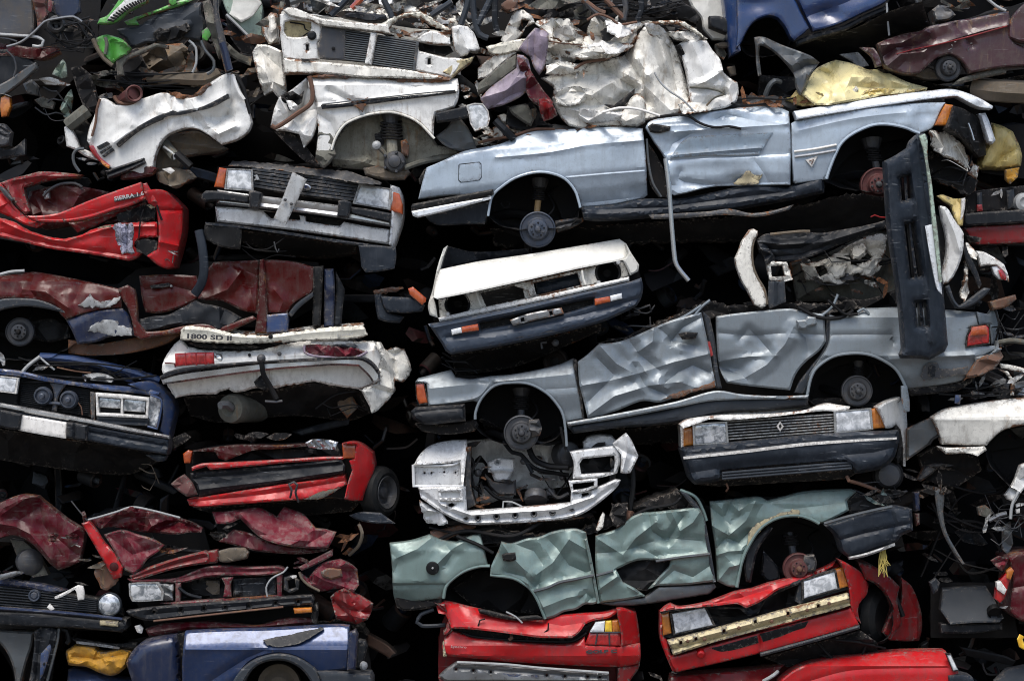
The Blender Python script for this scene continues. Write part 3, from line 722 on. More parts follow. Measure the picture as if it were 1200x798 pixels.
well(zN('330 520 325 480 340 425 365 385 410 345 470 332 560 336 640 377 690 432 712 474 722 530 640 590 480 600 380 570'), .06, .5)
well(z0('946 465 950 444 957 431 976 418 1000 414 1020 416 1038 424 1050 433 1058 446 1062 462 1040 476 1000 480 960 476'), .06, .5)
strut(611, 460, 611, 495, .25, .03, 'steel', .07); hub(611, 507, 21, .06, 'steel', 'steel', 5, cal=-20)
strut(1006, 428, 1006, 450, .2, .02, 'yellow', .04); hub(1004.5, 458, 18.5, .1, 'steel', 'steel', 5)
pn('axle_beam', z0('948 470 980 466 1000 470 1030 472 1050 468 1052 476 1000 482 950 480'), 'under', d=.2, th=.1, rp=4, rd=.03)
pn('mudguard', z0('1056 452 1063 452 1066 470 1066 482 1060 483 1057 470'), 'silver', d=-.02, th=.03, rp=2, rd=.01, sp=2.5)
tb('brake_hose', flat(z0('657 500 661 520 664 528'), .02), .011, 'black'); tb('tie_rod', [(622, 515, .1), (640, 520, .12), (662, 516, .3)], .014, 'black')
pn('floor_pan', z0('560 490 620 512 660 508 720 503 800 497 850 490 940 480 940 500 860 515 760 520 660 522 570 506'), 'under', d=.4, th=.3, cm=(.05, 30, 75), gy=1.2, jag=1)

# ================================================================== green-silver saloon
T = thing('wrecked_car', 'metallic grey-green saloon with badly dented doors, above the two bright red cars', 'car', 760, 720, .1, G1)
core(z0('462 700 462 640 520 630 600 640 690 630 760 605 830 592 900 582 1000 580 1050 600 1060 640 990 645 960 620 930 610 890 640 865 680 830 690 700 700 640 690 600 680 560 660 530 680'), .42, 1.7)
pn('rear_quarter', zU('60 206 150 195 230 170 280 190 345 202 410 174 450 164 462 215 482 300 440 304 380 326 330 360 302 392 292 442 200 452 110 470 92 478 76 420 70 300'),
   'greensilver', d=0, th=.08, rp=5, rd=.03, sp=3.2, vp=[(625, .06), (645, 0), (683, -.01), (688, .015), (708, .08)], cr=[(zU('90 270 180 230 250 175'), -.04, 12), (zU('260 300 330 230 400 190'), -.045, 13), (zU('300 210 330 250 300 300'), .04, 12), (zU('76 388 200 384 292 384'), .015, 4), (zU('60 240 100 280 80 330'), .03, 10)], cm=(.02, 44, 51))
MB().lathe(zU('245 313')[0][0], zU('245 313')[0][1], -.045, [(.02, -.018), (.045, -.014), (.05, 0), (.05, .03)], 24).build('fuel_cap', 'black', T)
MB().lathe(zU('245 313')[0][0], zU('245 313')[0][1], -.065, [(.006, -.008), (.009, 0), (.009, .02)], 12).build('cap_lock', 'badge', T)
pn('lower_quarter', zU('78 425 200 450 292 440 294 470 200 490 120 496 92 480'), 'under', d=.06, th=.2, rp=4, rd=.03)
pn('rear_door', zU('540 200 570 208 602 202 650 186 700 180 750 160 800 148 860 144 904 160 915 220 928 290 940 380 957 460 930 468 898 468 860 490 810 500 770 520 728 532 715 490 698 455 668 405 645 385 590 355 492 342 496 305 530 232'),
   'greensilver', d=-.01, th=.07, rp=4, rd=.025, sp=3,
   cr=[(zU('690 412 740 395 790 372 860 360 936 342'), -.035, 7), (zU('545 210 580 260 640 320 660 400'), -.06, 15), (zU('600 210 680 240 720 300 700 380'), .06, 15), (zU('690 340 760 290 830 190 900 230'), -.06, 14), (zU('740 190 780 230 830 300 900 330'), .06, 15), (zU('560 330 640 350 690 400'), .04, 10), (zU('720 480 820 440 900 425'), -.04, 12), (zU('900 180 915 260 930 330'), .03, 8), (zU('880 440 905 420 930 440'), .05, 8)], cm=(.028, 44, 53))
tb('door_trim', flat(zU('680 412 740 396 790 374 860 360 936 344'), -.04), .012, 'sheet_grey')
pn('door_handle', zU('542 256 560 248 600 246 604 276 580 284 548 282'), 'black', d=-.085, th=.08, rp=3, rd=.02, sp=2.2)
pn('door_edge', zU('896 190 908 186 925 260 938 330 962 462 952 464 930 350 912 262'), 'greensilver', d=-.035, th=.06, rp=2, rd=.02, sp=2.5)
pn('front_door', z0('698 628 722 620 740 606 752 601 766 600 795 597 818 594 824 604 829 628 832 652 838 681 803 685 771 686 760 690 772 676 784 664 786 657 766 656 745 657 722 667 730 682 745 690 756 698 730 703 703 706 698 664'),
   'greensilver', d=-.01, th=.07, rp=4, rd=.025, sp=3,
   cr=[(z0('700 648 728 646 748 640 770 652'), .03, 10), (z0('702 632 730 650 745 630 768 612'), -.05, 11), (z0('760 600 764 622 782 634 800 606'), .06, 11), (z0('786 598 797 622 812 612 820 600'), -.05, 9), (z0('770 655 800 652 832 648'), -.03, 6), (z0('772 684 790 668 812 676 836 660'), .035, 10), (z0('745 640 780 630 825 634'), .04, 14), (z0('702 690 728 672 744 690'), -.05, 9)], cm=(.028, 34, 57, (760, 615, 50), (715, 680, 40), (800, 675, 40), (820, 615, 25)))
tb('door_trim', flat(zU('948 345 985 335 1020 325'), -.04), .011, 'sheet_grey'); tb('door_trim', flat(zW('100 306 200 290 322 276'), -.04), .011, 'sheet_grey')
pn('torn_door_panel', z0('716 664 745 654 768 653 790 656 788 668 775 678 758 692 738 690 724 678'), 'black', d=.05, th=.05, cm=(.04, 16, 59))
pn('front_pillar', zW('200 20 230 30 275 80 300 130 318 220 330 290 346 390 335 392 318 300 300 200 280 120 240 70'), 'plastic_grey', d=-.02, th=.08, rp=3, rd=.02, sp=3)
pn('front_wing', zW('322 62 400 55 520 42 560 58 640 38 700 22 800 14 905 10 922 22 890 50 884 62 892 98 850 120 790 148 765 150 740 135 680 118 600 128 530 170 482 240 452 310 432 412 400 410 352 388 346 262 330 150'),
   'greensilver', d=0, th=.08, rp=4, rd=.03, sp=3, vp=[(570, .1), (590, .02), (606, 0), (680, .02)],
   cr=[(zW('330 90 380 130 410 60'), .06, 10), (zW('400 60 440 100 500 60'), -.05, 10), (zW('330 160 400 200 470 140 510 60'), -.06, 12), (zW('350 250 390 210 440 230 480 190'), .06, 10), (zW('350 280 400 265 450 262'), -.03, 6), (zW('560 60 620 90 760 80 890 60'), .012, 8), (zW('360 380 400 330 440 320'), -.04, 9)], cm=(.05, 28, 63, (855, 625, 45), (850, 660, 40)))
pn('filler_patch', zW('482 182 520 150 580 122 640 102 690 96 690 128 640 122 590 132 540 168 490 236 470 270 478 220'), 'filler', d=-.015, th=.02, rp=2, rd=.008, sp=3, jag=.5)
tb('wheel_arch_lip', flat(zW('432 412 452 310 482 240 530 170 600 128 680 118 740 135 770 152'), -.005), .014, 'greensilver')
tb('wheel_arch_lip', flat(zU('292 442 302 392 330 360 380 326 440 306 490 304'), -.005), .013, 'greensilver'); tb('wheel_arch_lip', flat(zU('492 342 590 355 645 385 668 405 698 455 728 530'), -.02), .013, 'greensilver')
pn('sill', zW('0 456 50 452 110 410 220 404 340 396 348 412 320 440 200 460 60 482 -60 490 -140 478'), 'sheet_grey', d=.02, th=.15, rp=6, rd=.05, cm=(.012, 26, 65))
pn('bumper', zW('788 156 900 120 985 98 1070 78 1150 92 1155 180 1110 200 1080 232 1000 258 960 276 890 292 862 268 840 205'), 'plastic_blue', d=-.08, th=.2, rp=8, rd=.06, sp=3.2, cr=[(zW('850 220 960 190 1080 165 1155 150'), .03, 6), (zW('1060 80 1080 150 1070 230'), .03, 6)], cm=(.01, 24, 67))
tb('bumper_trim', flat(zW('790 152 900 120 1000 96 1070 82'), -.1), .012, 'sheet_grey')
pn('bumper_lip', zW('890 288 960 272 1080 232 1082 242 970 284 894 300'), 'plate', d=-.08, th=.08, rp=2, rd=.02, sp=3)
pn('lamp_opening', zW('885 60 925 25 1000 60 1060 76 985 96 895 108'), 'black', d=.08, th=.1, cm=(.03, 14, 69))
shards(6, 1000, 578, 1050, 594, .02, 'greensilver', 10); shards(6, 1000, 575, 1055, 596, .0, 'black', 12)
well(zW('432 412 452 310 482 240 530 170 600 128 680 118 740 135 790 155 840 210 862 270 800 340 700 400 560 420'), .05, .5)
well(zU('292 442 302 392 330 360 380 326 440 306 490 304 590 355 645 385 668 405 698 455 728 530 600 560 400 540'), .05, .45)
pn('inner_liner', zW('482 242 560 165 580 170 520 260 500 340 490 392 470 390 462 320'), 'plastic', d=.02, th=.1, rp=4, rd=.04)
pn('inner_liner', zW('540 260 600 330 610 380 560 392 530 360'), 'plastic', d=.2, th=.1, rp=4, rd=.04)
strut(925, 624, 930, 650, .25, .03, 'steel', .0); hub(936, 666, 18.5, .08, 'rust_red', 'rustmetal', 4, cal=-25)
pn('crushed_roof', z0('530 630 580 622 640 628 690 618 740 596 770 582 795 574 820 592 760 600 740 606 700 624 620 640'), 'under', d=.12, th=.5, cm=(.05, 18, 77), jag=1.2)
tb('window_frame', flat(z0('742 604 760 596 790 590 800 580 796 574'), .03), .012, 'black'); tb('window_frame', flat(z0('797 574 815 582 824 598 828 610'), .0), .012, 'greensilver')
tb('exhaust_pipe', [(535, 628, .0), (560, 638, -.02), (578, 648, -.02)], .014, 'black')
pn('rear_seat_floor', z0('530 690 560 668 600 672 640 690 650 720 560 715'), 'under', d=.4, th=.2, cm=(.04, 20, 79))
# ================================================================== white-nosed car (front seen, lamps gone)
T = thing('wrecked_car', 'white car front with empty round headlight holes and grey-blue plastic bumper', 'car', 630, 440, 1.4, G1)
core(zM('170 310 200 180 560 110 960 50 1040 150 1050 280 880 390 200 530 150 400'), .33, 2.0, 'under')
pn('bonnet', zM('172 172 250 155 350 135 560 105 760 72 960 38 986 56 1000 100 980 130 800 164 700 186 540 222 300 274 160 302 142 294 150 240'), 'white_clean', d=-.02, th=.04, rp=4, rd=.02, vp=None, gy=-.55, cm=(.006, 50, 3), cr=[(zM('540 125 600 105 570 118'), .02, 6), (zM('300 150 560 110 900 55'), .006, 5)], de=[(615, 300, 10, 4, .02)])
pn('front_wing', zM('205 66 192 100 172 170 150 240 142 290 152 330 160 384 126 372 118 330 138 262 160 160 186 80'), 'white_clean', d=.0, th=.25, rp=3, rd=.02, sp=3)
pn('front_wing', zM('988 56 1012 100 1046 152 1042 180 1008 198 996 170 976 132 1000 102'), 'white_clean', d=-.03, th=.3, rp=3, rd=.03, sp=3)
pn('windscreen_scuttle', zM('210 70 330 95 560 80 560 104 350 134 174 170 190 110'), 'plastic', d=.35, th=.2, cm=(.03, 20, 5))
pn('front_panel', zM('164 306 300 278 540 226 800 168 976 134 1002 200 800 246 540 302 300 358 170 390'), 'white_old', d=.06, th=.05, rp=2, rd=.005, sp=3, smooth=False,
   hol=[zM('348 275 375 335 545 298 530 236'), zM('582 232 595 285 790 240 775 188'), [(536+13*math.cos(g), 356+13*math.sin(g)) for g in np.linspace(0, 2*PI, 18)[:-1]], [(712.6+13*math.cos(g), 319.4+13*math.sin(g)) for g in np.linspace(0, 2*PI, 18)[:-1]]], cm=(.03, 16, 9))
pn('grille_void', zM('170 310 976 138 1000 200 176 384'), 'black', d=.26, th=.05, rd=0, smooth=False)
for (a, b) in ((536, 356), (712.6, 319.4)):
    o = MB().lathe(a, b, .05, [(.082, .0), (.092, -.01), (.1, .0), (.1, .02), (.085, .03), (.08, .16), (.03, .2)], 28, capf=False).build('headlight_bowl', 'black', T)
    for g in (.6, 2.2, 3.9, 5.4): MB().lathe(a+19*math.cos(g), b+15*math.sin(g), .04, [(.012, -.012), (.018, 0), (.018, .02)], 10).build('lamp_screw', 'badge', o)
pn('radiator', zM('590 226 650 200 780 180 790 238 600 280'), 'plastic_blue', d=.14, th=.06, rp=3, rd=.01, cr=[(zM('600 240 780 198'), .02, 3)])
pn('centre_bracket', zM('536 226 578 220 580 250 590 284 566 290 556 262 500 245'), 'white_old', d=.02, th=.05, rp=2, rd=.01, sp=2.5, cm=(.02, 8, 4))
for q in ('330 270 338 300 352 330', '795 175 800 210 810 238', '500 240 540 242'): tb('bonnet_catch', flat(zM(q), .01), .009, 'white_old')
pn('lower_panel', zM('163 384 400 332 700 270 1002 204 1003 222 700 292 400 356 170 402'), 'white', d=-.02, th=.08, rp=3, rd=.02, sp=3)
pn('bumper', zM('118 410 165 404 400 358 700 295 1003 226 1056 208 1064 250 1056 296 1036 332 980 362 880 404 700 452 460 505 220 546 196 530 180 500'), 'bumper_blue', d=-.14, th=.25, rp=7, rd=.06, sp=3.5,
   hol=[zM('345 408 490 378 720 325 845 300 845 325 720 362 490 410 350 436')], cr=[(zM('200 470 460 440 800 370 1045 300'), .04, 7), (zM('130 430 500 355 1050 225'), -.02, 5)], cm=(.006, 30, 4))
pn('bumper_recess', zM('340 404 845 296 848 330 348 440'), 'black', d=-.02, th=.05, rd=0)
pn('air_slot', zM('358 488 600 445 860 388 862 396 600 456 360 496'), 'black', d=-.135, th=.03, rp=1, rd=.003, sp=3)
lamp('indicator', zM('266 424 338 411 342 440 268 450'), 'orange', -.16); lamp('side_lamp', zM('220 436 264 426 268 450 224 460'), 'lens_clear', -.16)
lamp('indicator', zM('850 302 916 290 920 314 852 330'), 'orange', -.16); lamp('side_lamp', zM('918 288 970 276 972 300 922 312'), 'lens_clear', -.16)
pn('plate_bracket', zM('478 394 560 366 640 350 706 340 716 366 640 384 560 402 492 420'), 'alloy', d=-.17, th=.06, rp=3, rd=.015, sp=2.6, hol=[zM('524 386 540 381 544 398 528 402'), zM('650 356 664 352 668 370 654 374')])
shards(5, 740, 358, 765, 380, .2, 'steel', 10); wires(7, 520, 412, 560, 440, .1, 'black', .008); wires(5, 735, 350, 770, 385, .1, 'steel', .008)
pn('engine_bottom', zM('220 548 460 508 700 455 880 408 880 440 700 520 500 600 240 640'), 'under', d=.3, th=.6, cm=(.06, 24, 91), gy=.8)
tb('tow_eye', flat(zM('620 520 615 495 640 492'), .05), .01, 'steel')
MB().lathe(zM('678 494')[0][0], zM('678 494')[0][1], .1, [(.01, -.03), (.025, -.02), (.028, 0), (.028, .1)], 14).build('drain_plug', 'steel', T)

# ================================================================== white front with black-and-chrome striped grille
T = thing('wrecked_car', 'white car front with thin chrome grille bars, diamond emblem and dark bumper', 'car', 925, 585, 1.4, G1)
core(zV('215 110 400 75 850 40 1050 30 1120 100 1100 260 900 300 300 340 230 250'), .3, 2.0, 'under')
pn('bonnet_edge', zV('198 96 230 76 300 64 390 56 500 54 600 50 720 36 770 18 815 8 850 14 905 22 900 32 850 44 800 40 700 50 600 62 400 78 330 74 300 82 215 112'), 'white', d=-.06, th=.12, rp=4, rd=.03, sp=3, cm=(.03, 22, 4), gy=-.8)
pn('bonnet', zV('240 80 400 58 600 52 760 20 815 8 850 4 800 -10 600 20 400 40 280 62'), 'white', d=.15, th=.3, rp=3, rd=.02, gy=-1.5)
pn('grille_back', zV('392 78 842 46 842 130 394 168'), 'black', d=.06, th=.05, rd=0, smooth=False)
for i in range(7):
    t = (i+.4)/6.9
    a, b = zV('394 %f 842 %f' % (80+t*84, 50+t*78))
    MB().panel([(a[0], a[1]-.75), (b[0], b[1]-.75), (b[0], b[1]+.75), (a[0], a[1]+.75)], d=-.0, th=.05, rp=1, rd=.004, sp=3, smooth=False).build('grille_bar', 'plate', T)
a = zV('615 104')[0]
em = [(a[0], a[1]-6), (a[0]+4.2, a[1]), (a[0], a[1]+6), (a[0]-4.2, a[1])]
pn('emblem', em, 'sticker', d=-.03, th=.03, rp=1, rd=.003, sp=1.5, smooth=False, hol=[[(a[0], a[1]-3.2), (a[0]+2, a[1]), (a[0], a[1]+3.2), (a[0]-2, a[1])]])
lamp('headlight', zV('258 96 390 88 396 170 262 178'), 'lamp_dark', -.02, frame='chrome'); lamp('headlight', zV('843 45 986 32 993 114 846 128'), 'lamp_glass', -.03, frame='chrome')
lamp('indicator', zV('216 112 252 106 259 180 215 187'), 'amber', .0); lamp('indicator', zV('988 34 1016 26 1034 60 1050 110 994 116'), 'amber', -.02)
pn('front_wing', zV('1016 26 1060 0 1110 -18 1136 20 1142 140 1134 270 1124 268 1122 180 1112 116 1095 96 1075 110 1052 112 1034 62'), 'white', d=.02, th=.2, rp=4, rd=.03, gx=1.0, sp=3, cm=(.015, 20, 14))
pn('front_wing', zV('200 98 216 108 214 186 206 192 204 140'), 'white', d=.05, th=.3, rp=2, rd=.01, sp=3)
pn('bumper', zV('202 200 215 190 450 166 700 142 900 128 1104 120 1108 150 1098 200 1082 240 1040 276 960 296 925 300 905 272 885 256 640 272 376 294 380 324 330 338 262 345 240 320 222 262'), 'plastic_blue', d=-.14, th=.3, rp=10, rd=.09, sp=3.5, cr=[(zV('210 222 450 200 700 172 1100 142'), .03, 5), (zV('225 300 450 262 700 240 1000 212 1090 190'), .03, 10)], de=[(968, 545, 16, 10, .02), (990, 540, 20, 12, -.02)], cm=(.01, 40, 6))
pn('bumper_trim', zV('214 230 450 204 700 174 900 160 1098 150 1097 158 900 170 700 186 450 216 216 240'), 'sticker', d=-.15, th=.03, rp=1.5, rd=.006, sp=3)
pn('grille_recess', zV('374 294 640 272 905 248 912 280 640 304 380 326'), 'black', d=-.06, th=.04, rd=0, smooth=False)
for t in (.1, .5, .9):
    a, b = zV('376 %f 908 %f' % (294+t*30, 250+t*30)); tb('air_grille_bar', flat([a, b], -.12), .010, 'plastic_grey', smooth=False)
for i in range(11):
    t = i/10.; a, b = zV('%f %f %f %f' % (376+t*530, 294-t*44, 378+t*532, 324-t*42)); tb('air_grille_bar', flat([a, b], -.115), .007, 'plastic_grey', smooth=False)
pn('bumper_underside', zV('262 345 380 326 640 305 910 280 925 302 880 322 640 336 380 352'), 'under', d=.0, th=.4, rp=4, rd=.04, gy=1., cm=(.02, 22, 3))
pn('wheel_liner', zV('1075 112 1096 98 1112 118 1122 180 1120 240 1100 262 1085 240 1100 180'), 'black', d=.06, th=.3, rp=4, rd=.04)
MB().lathe(zV('1062 305')[0][0], zV('1062 305')[0][1], .1, [(.03, -.05), (.08, -.04), (.1, 0), (.1, .15)], 18).build('alternator', 'steel', T)
tb('tow_hook', [zV('890 310')[0]+(-.06,), zV('900 330')[0]+(-.08,), zV('940 340')[0]+(-.03,), zV('1000 362')[0]+(.0,), zV('1050 385')[0]+(.1,)], .014, 'rustmetal'); tb('tow_hook', [zV('392 340')[0]+(-.05,), zV('400 360')[0]+(-.05,), zV('392 372')[0]+(-.03,)], .008, 'rustmetal')
wires(6, 1000, 560, 1060, 585, .1, 'steel', .008)

# ================================================================== bare silver front carcass
T = thing('wrecked_car', 'stripped silver-white car front with empty bonnet bay and no lamps or grille', 'car', 615, 625, 1.4, G1)
core(zT('180 230 260 120 560 90 900 90 1060 120 1090 260 1000 360 820 460 420 480 240 440'), .95, 2.0, 'under')
pn('engine_bay_wall', zT('380 100 560 90 700 110 870 90 870 220 860 300 740 310 620 310 600 360 400 380'), 'silver_white', d=.6, th=.05, rp=4, rd=.02, cr=[(zT('620 130 700 180 760 290'), -.08, 14), (zT('830 110 790 200 800 290'), .08, 12), (zT('620 300 760 270 860 280'), -.05, 8)], cm=(.04, 30, 4))
pn('inner_wing', zT('168 206 190 165 225 130 262 112 330 98 400 94 404 135 398 180 386 290 380 300 372 190 330 196 260 200'), 'silver_white', d=.02, th=.08, rp=4, rd=.03, gy=-.6, cm=(.02, 20, 7), cr=[(zT('225 130 215 180 215 200'), .03, 6), (zT('180 205 300 195 372 182'), -.03, 5)])
pn('lamp_panel', zT('168 205 260 206 340 202 374 186 384 300 300 298 172 298'), 'silver_white', d=.06, th=.06, rp=3, rd=.015, sp=3, hol=[[(zT('%f %f' % (x, y))[0][0]+1.3*math.cos(g), zT('%f %f' % (x, y))[0][1]+1.3*math.sin(g)) for g in np.linspace(0, 2*PI, 9)[:-1]] for x, y in ((215, 241), (246, 240), (302, 236), (352, 238))])
tb('panel_lip', flat(zT('166 204 168 298 240 299 384 300'), .04), .012, 'silver_white'); tb('panel_lip', flat(zT('168 206 250 208 340 204 370 190 378 184 384 300'), .04), .010, 'silver_white')
pn('front_crossmember', zT('188 304 300 300 396 302 402 408 560 398 760 382 858 372 860 330 950 312 1056 268 1078 272 1062 302 985 370 900 424 800 446 640 458 420 466 340 442 270 400 200 350'), 'silver_white', d=-.02, th=.12, rp=4, rd=.03, sp=3,
   hol=[zT('318 378 336 372 350 380 336 390 322 388'), zT('905 330 935 326 940 336 910 346')], cr=[(zT('200 330 300 400 400 440 640 438 820 425 920 390 1050 300'), .04, 6), (zT('290 380 420 425 800 400 960 345'), -.03, 5)], cm=(.012, 24, 8))
for i in range(5):
    x, y = 450+i*82, 438-i*6
    c = zT('%f %f' % (x, y))[0]
    MB().lathe(c[0], c[1], -.035, [(.012, .004), (.02, -.002), (.026, .004)], 12).build('pressed_dimple', 'steel', T)
for q in ('385 440 402 432 410 440 400 448', '850 402 868 396 876 404 862 410'):
    pn('mount_hole', zT(q), 'black', d=-.025, th=.02, rp=1, rd=.002, sp=2)
pn('bracket_frame', zT('272 312 380 306 386 362 282 362'), 'silver_white', d=-.05, th=.05, rp=2, rd=.01, sp=2.5, smooth=False, hol=[zT('285 324 370 320 374 350 292 350')])
pn('bracket_frame', zT('848 275 975 264 976 300 930 318 862 330'), 'silver_white', d=-.05, th=.05, rp=2, rd=.01, sp=2.5, smooth=False, hol=[zT('866 288 960 278 960 296 924 308 870 316')])
pn('lamp_box', zT('854 148 900 140 1060 120 1077 150 1074 200 1062 242 1000 258 968 264 868 266 872 200'), 'silver_white', d=-.0, th=.2, rp=4, rd=.03, sp=2.8, hol=[zT('896 200 912 178 1050 164 1052 200 1046 238 905 246')], cm=(.015, 18, 11))
pn('lamp_box_void', zT('890 170 1055 155 1055 245 895 250'), 'black', d=.12, th=.05, rd=0, cm=(.05, 10, 4))
shards(8, 678, 534, 720, 556, .1, 'steel', 9); 
pn('strut_tower', zT('912 105 930 82 980 70 1040 76 1060 100 1055 124 980 134 915 136'), 'silver_white', d=.2, th=.2, rp=5, rd=.05, cm=(.02, 16, 13)); pn('tower_void', zT('926 112 1010 104 1012 126 930 130'), 'black', d=.19, th=.03, rd=0)
pn('front_wing', zT('1042 112 1070 88 1102 64 1125 95 1156 165 1140 200 1120 240 1100 244 1078 240 1080 160'), 'silver_white', d=-.04, th=.05, rp=3, rd=.02, sp=3, cr=[(zT('1102 68 1108 140 1085 238'), -.06, 9), (zT('1050 115 1100 150 1150 170'), .04, 8)], cm=(.02, 18, 15))
pn('lower_wing', zT('190 356 240 385 300 425 322 462 290 468 222 460 205 410'), 'silver_white', d=.04, th=.05, rp=3, rd=.02, sp=3, cm=(.05, 14, 16), jag=.6)
pn('inner_wing', zT('398 130 420 126 420 300 440 380 402 400 390 290'), 'steel', d=.1, th=.5, rp=3, rd=.02, cm=(.04, 16, 17))
pn('engine_mount', zT('492 190 540 176 612 176 612 225 590 262 575 282 522 274 508 240 494 236'), 'silver_white', d=.35, th=.08, rp=4, rd=.03, sp=3, cr=[(zT('500 235 560 230 600 235'), -.03, 4)], hol=[[(583+8*.16*math.cos(g)*2, 541+2.5*math.sin(g)) for g in np.linspace(0, 2*PI, 9)[:-1]]])
pn('battery_tray', zT('480 245 520 280 580 286 618 272 618 338 540 340 500 300'), 'steel', d=.3, th=.1, rp=4, rd=.03, cm=(.02, 16, 5))
pn('engine_bay_floor', zT('400 330 560 330 700 310 860 300 860 375 402 408'), 'under', d=.6, th=.2, cm=(.08, 20, 18))
tb('hose', [(615, 505, .3), zT('690 170')[0]+(.25,), zT('760 210')[0]+(.2,), zT('850 216')[0]+(.15,)], .024, 'black')
wires(10, 630, 545, 670, 590, .3, 'black', .009); wires(6, 545, 520, 565, 590, .2, 'black', .007); tb('bonnet_stay', flat(zT('560 392 562 366 600 368 660 396'), .1), .007, 'plate')
MB().lathe(zT('705 355')[0][0], zT('705 355')[0][1], .2, [(.03, -.03), (.085, -.02), (.09, .0), (.085, .05)], 18, pit=.9).build('reservoir_cap', 'steel', T)
MB().lathe(zT('850 160')[0][0], zT('850 160')[0][1], .25, [(.02, -.03), (.09, -.02), (.1, .0), (.1, .1)], 20, yaw=.5).build('horn', 'steel', T)
hub(zT('1105 440')[0][0], zT('1105 440')[0][1], 17, .1, 'rustmetal', 'rustmetal', 4, yaw=1.1)
pn('bumper_iron', zT('1040 378 1110 370 1100 470 1050 480 1030 430'), 'under', d=.0, th=.1, cm=(.06, 10, 21), jag=.6); pn('torn_strap', zT('985 440 1000 412 1008 420 1000 480 978 496 968 490'), 'white_old', d=-.06, th=.02, rp=2, rd=.01, sp=2.5)
pn('suspension_arm', zT('240 500 300 490 380 470 440 480 340 520 280 560 255 545'), 'rustmetal', d=.1, th=.15, cm=(.05, 14, 23)); wires(7, 500, 615, 640, 640, .1, 'under', .01, 10)
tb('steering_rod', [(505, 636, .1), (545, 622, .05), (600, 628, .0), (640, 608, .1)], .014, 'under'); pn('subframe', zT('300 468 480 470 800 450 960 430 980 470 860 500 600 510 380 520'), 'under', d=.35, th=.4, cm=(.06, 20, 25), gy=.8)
shards(16, 545, 520, 670, 590, .3, 'steel', 9); shards(10, 560, 560, 660, 595, .2, 'rustmetal', 7); shards(8, 500, 525, 540, 545, .1, 'silver_white', 7)
for q, m_ in (('400 150 430 200 420 280 470 330', 'black'), ('640 160 700 220 780 240 850 250', 'black'), ('560 100 600 150 640 160 690 240', 'plastic'), ('480 300 540 350 640 360 700 340 760 360', 'black'), ('760 310 800 350 850 330', 'steel')): tb('coolant_hose', flat(zT(q), .28), .016, m_)
for x, y, r_ in ((450, 240, .03), (650, 190, .025), (770, 330, .04), (590, 380, .03), (820, 260, .022)): MB().lathe(*zT('%d %d' % (x, y))[0], .3, [(r_*.3, -.03), (r_*.8, -.02), (r_, .0), (r_, .06)], 14).build('engine_fitting', 'steel', T)
tb('tyre_edge', [(735, 520, .2), (742, 560, .1), (738, 600, .1)], .02, 'rubber')

# ================================================================== red front (mid left), with tyre
T = thing('wrecked_car', 'red car front with dark grille, turned wheel and tyre, under the white rear end', 'car', 330, 600, 1.4, G1)
core(zR('270 120 400 75 900 70 1040 110 1050 280 860 300 340 320 280 280'), .35, 2.2, 'under')
pn('bonnet_edge', zR('296 100 400 84 500 74 640 76 770 70 775 80 640 92 560 96 520 108 440 140 410 130 396 104'), 'maroon_deep', d=.05, th=.2, rp=3, rd=.02, cm=(.03, 14, 4), sp=3)
pn('grille_void', zR('300 102 900 80 925 130 700 140 300 168'), 'black', d=.2, th=.1, cm=(.04, 18, 3))
pn('top_rail', zR('298 166 340 152 480 146 700 134 840 124 926 124 926 136 700 148 580 160 480 168 375 178 360 164 300 182'), 'red', d=-.02, th=.1, rp=3, rd=.02, sp=3, cm=(.02, 18, 6))
pn('grille', zR('292 192 400 180 600 164 800 146 916 134 934 160 930 192 800 214 650 236 480 262 330 286 318 240 296 220'), 'plastic', d=.0, th=.1, rp=4, rd=.03, sp=3.2, cr=[(zR('300 215 600 185 920 155'), .03, 5), (zR('320 260 650 222 930 180'), -.02, 5)], cm=(.025, 24, 8))
pn('lower_panel', zR('278 300 330 292 480 268 650 240 800 222 932 198 942 238 900 262 850 290 780 300 640 310 450 324 330 332 290 326'), 'red', d=-.02, th=.2, rp=6, rd=.05, sp=3.2, cr=[(zR('300 310 600 280 930 225'), .02, 6)], cm=(.02, 24, 9))
pn('front_wing', zR('918 70 960 62 1000 72 1048 108 1056 165 1040 215 1018 262 1005 304 965 306 930 298 945 230 962 180 950 140 972 132 978 76'), 'red', d=-.03, th=.25, rp=5, rd=.04, sp=3.2, gx=.8, cm=(.015, 24, 10))
lamp('indicator', zR('920 70 976 74 978 130 926 132'), 'orange', -.02)
lamp('side_lamp', zR('262 112 284 96 302 100 292 150 268 150'), 'orange', .02)
pn('headlight', zR('768 66 800 52 860 54 904 64 892 94 840 94 782 84'), 'chrome', d=-.04, th=.06, rp=3, rd=.02, sp=2.4, cr=[(zR('800 60 840 90'), .05, 5), (zR('850 60 880 92'), .05, 5)], cm=(.03, 8, 4))
pn('torn_corner', zR('212 236 240 212 268 196 300 230 322 280 280 290 240 262'), 'rust_red', d=-.04, th=.03, rp=3, rd=.02, sp=3, cm=(.03, 14, 12))
tb('tow_loop', [zR('706 292')[0]+(-.04,), zR('712 262')[0]+(-.09,), zR('700 238')[0]+(-.09,), zR('722 228')[0]+(-.09,), zR('736 240')[0]+(-.09,), zR('728 270')[0]+(-.07,), zR('740 310')[0]+(-.02,)], .009, 'steel')
a = zR('1078 270')[0]
o = MB().lathe(a[0], a[1], .25, [(.125, -.05), (.13, -.07), (.15, -.075), (.185, -.055), (.2, -.02), (.2, .05), (.17, .08)], 40, yaw=1.0, capf=False).build('tyre', 'rubber', T)
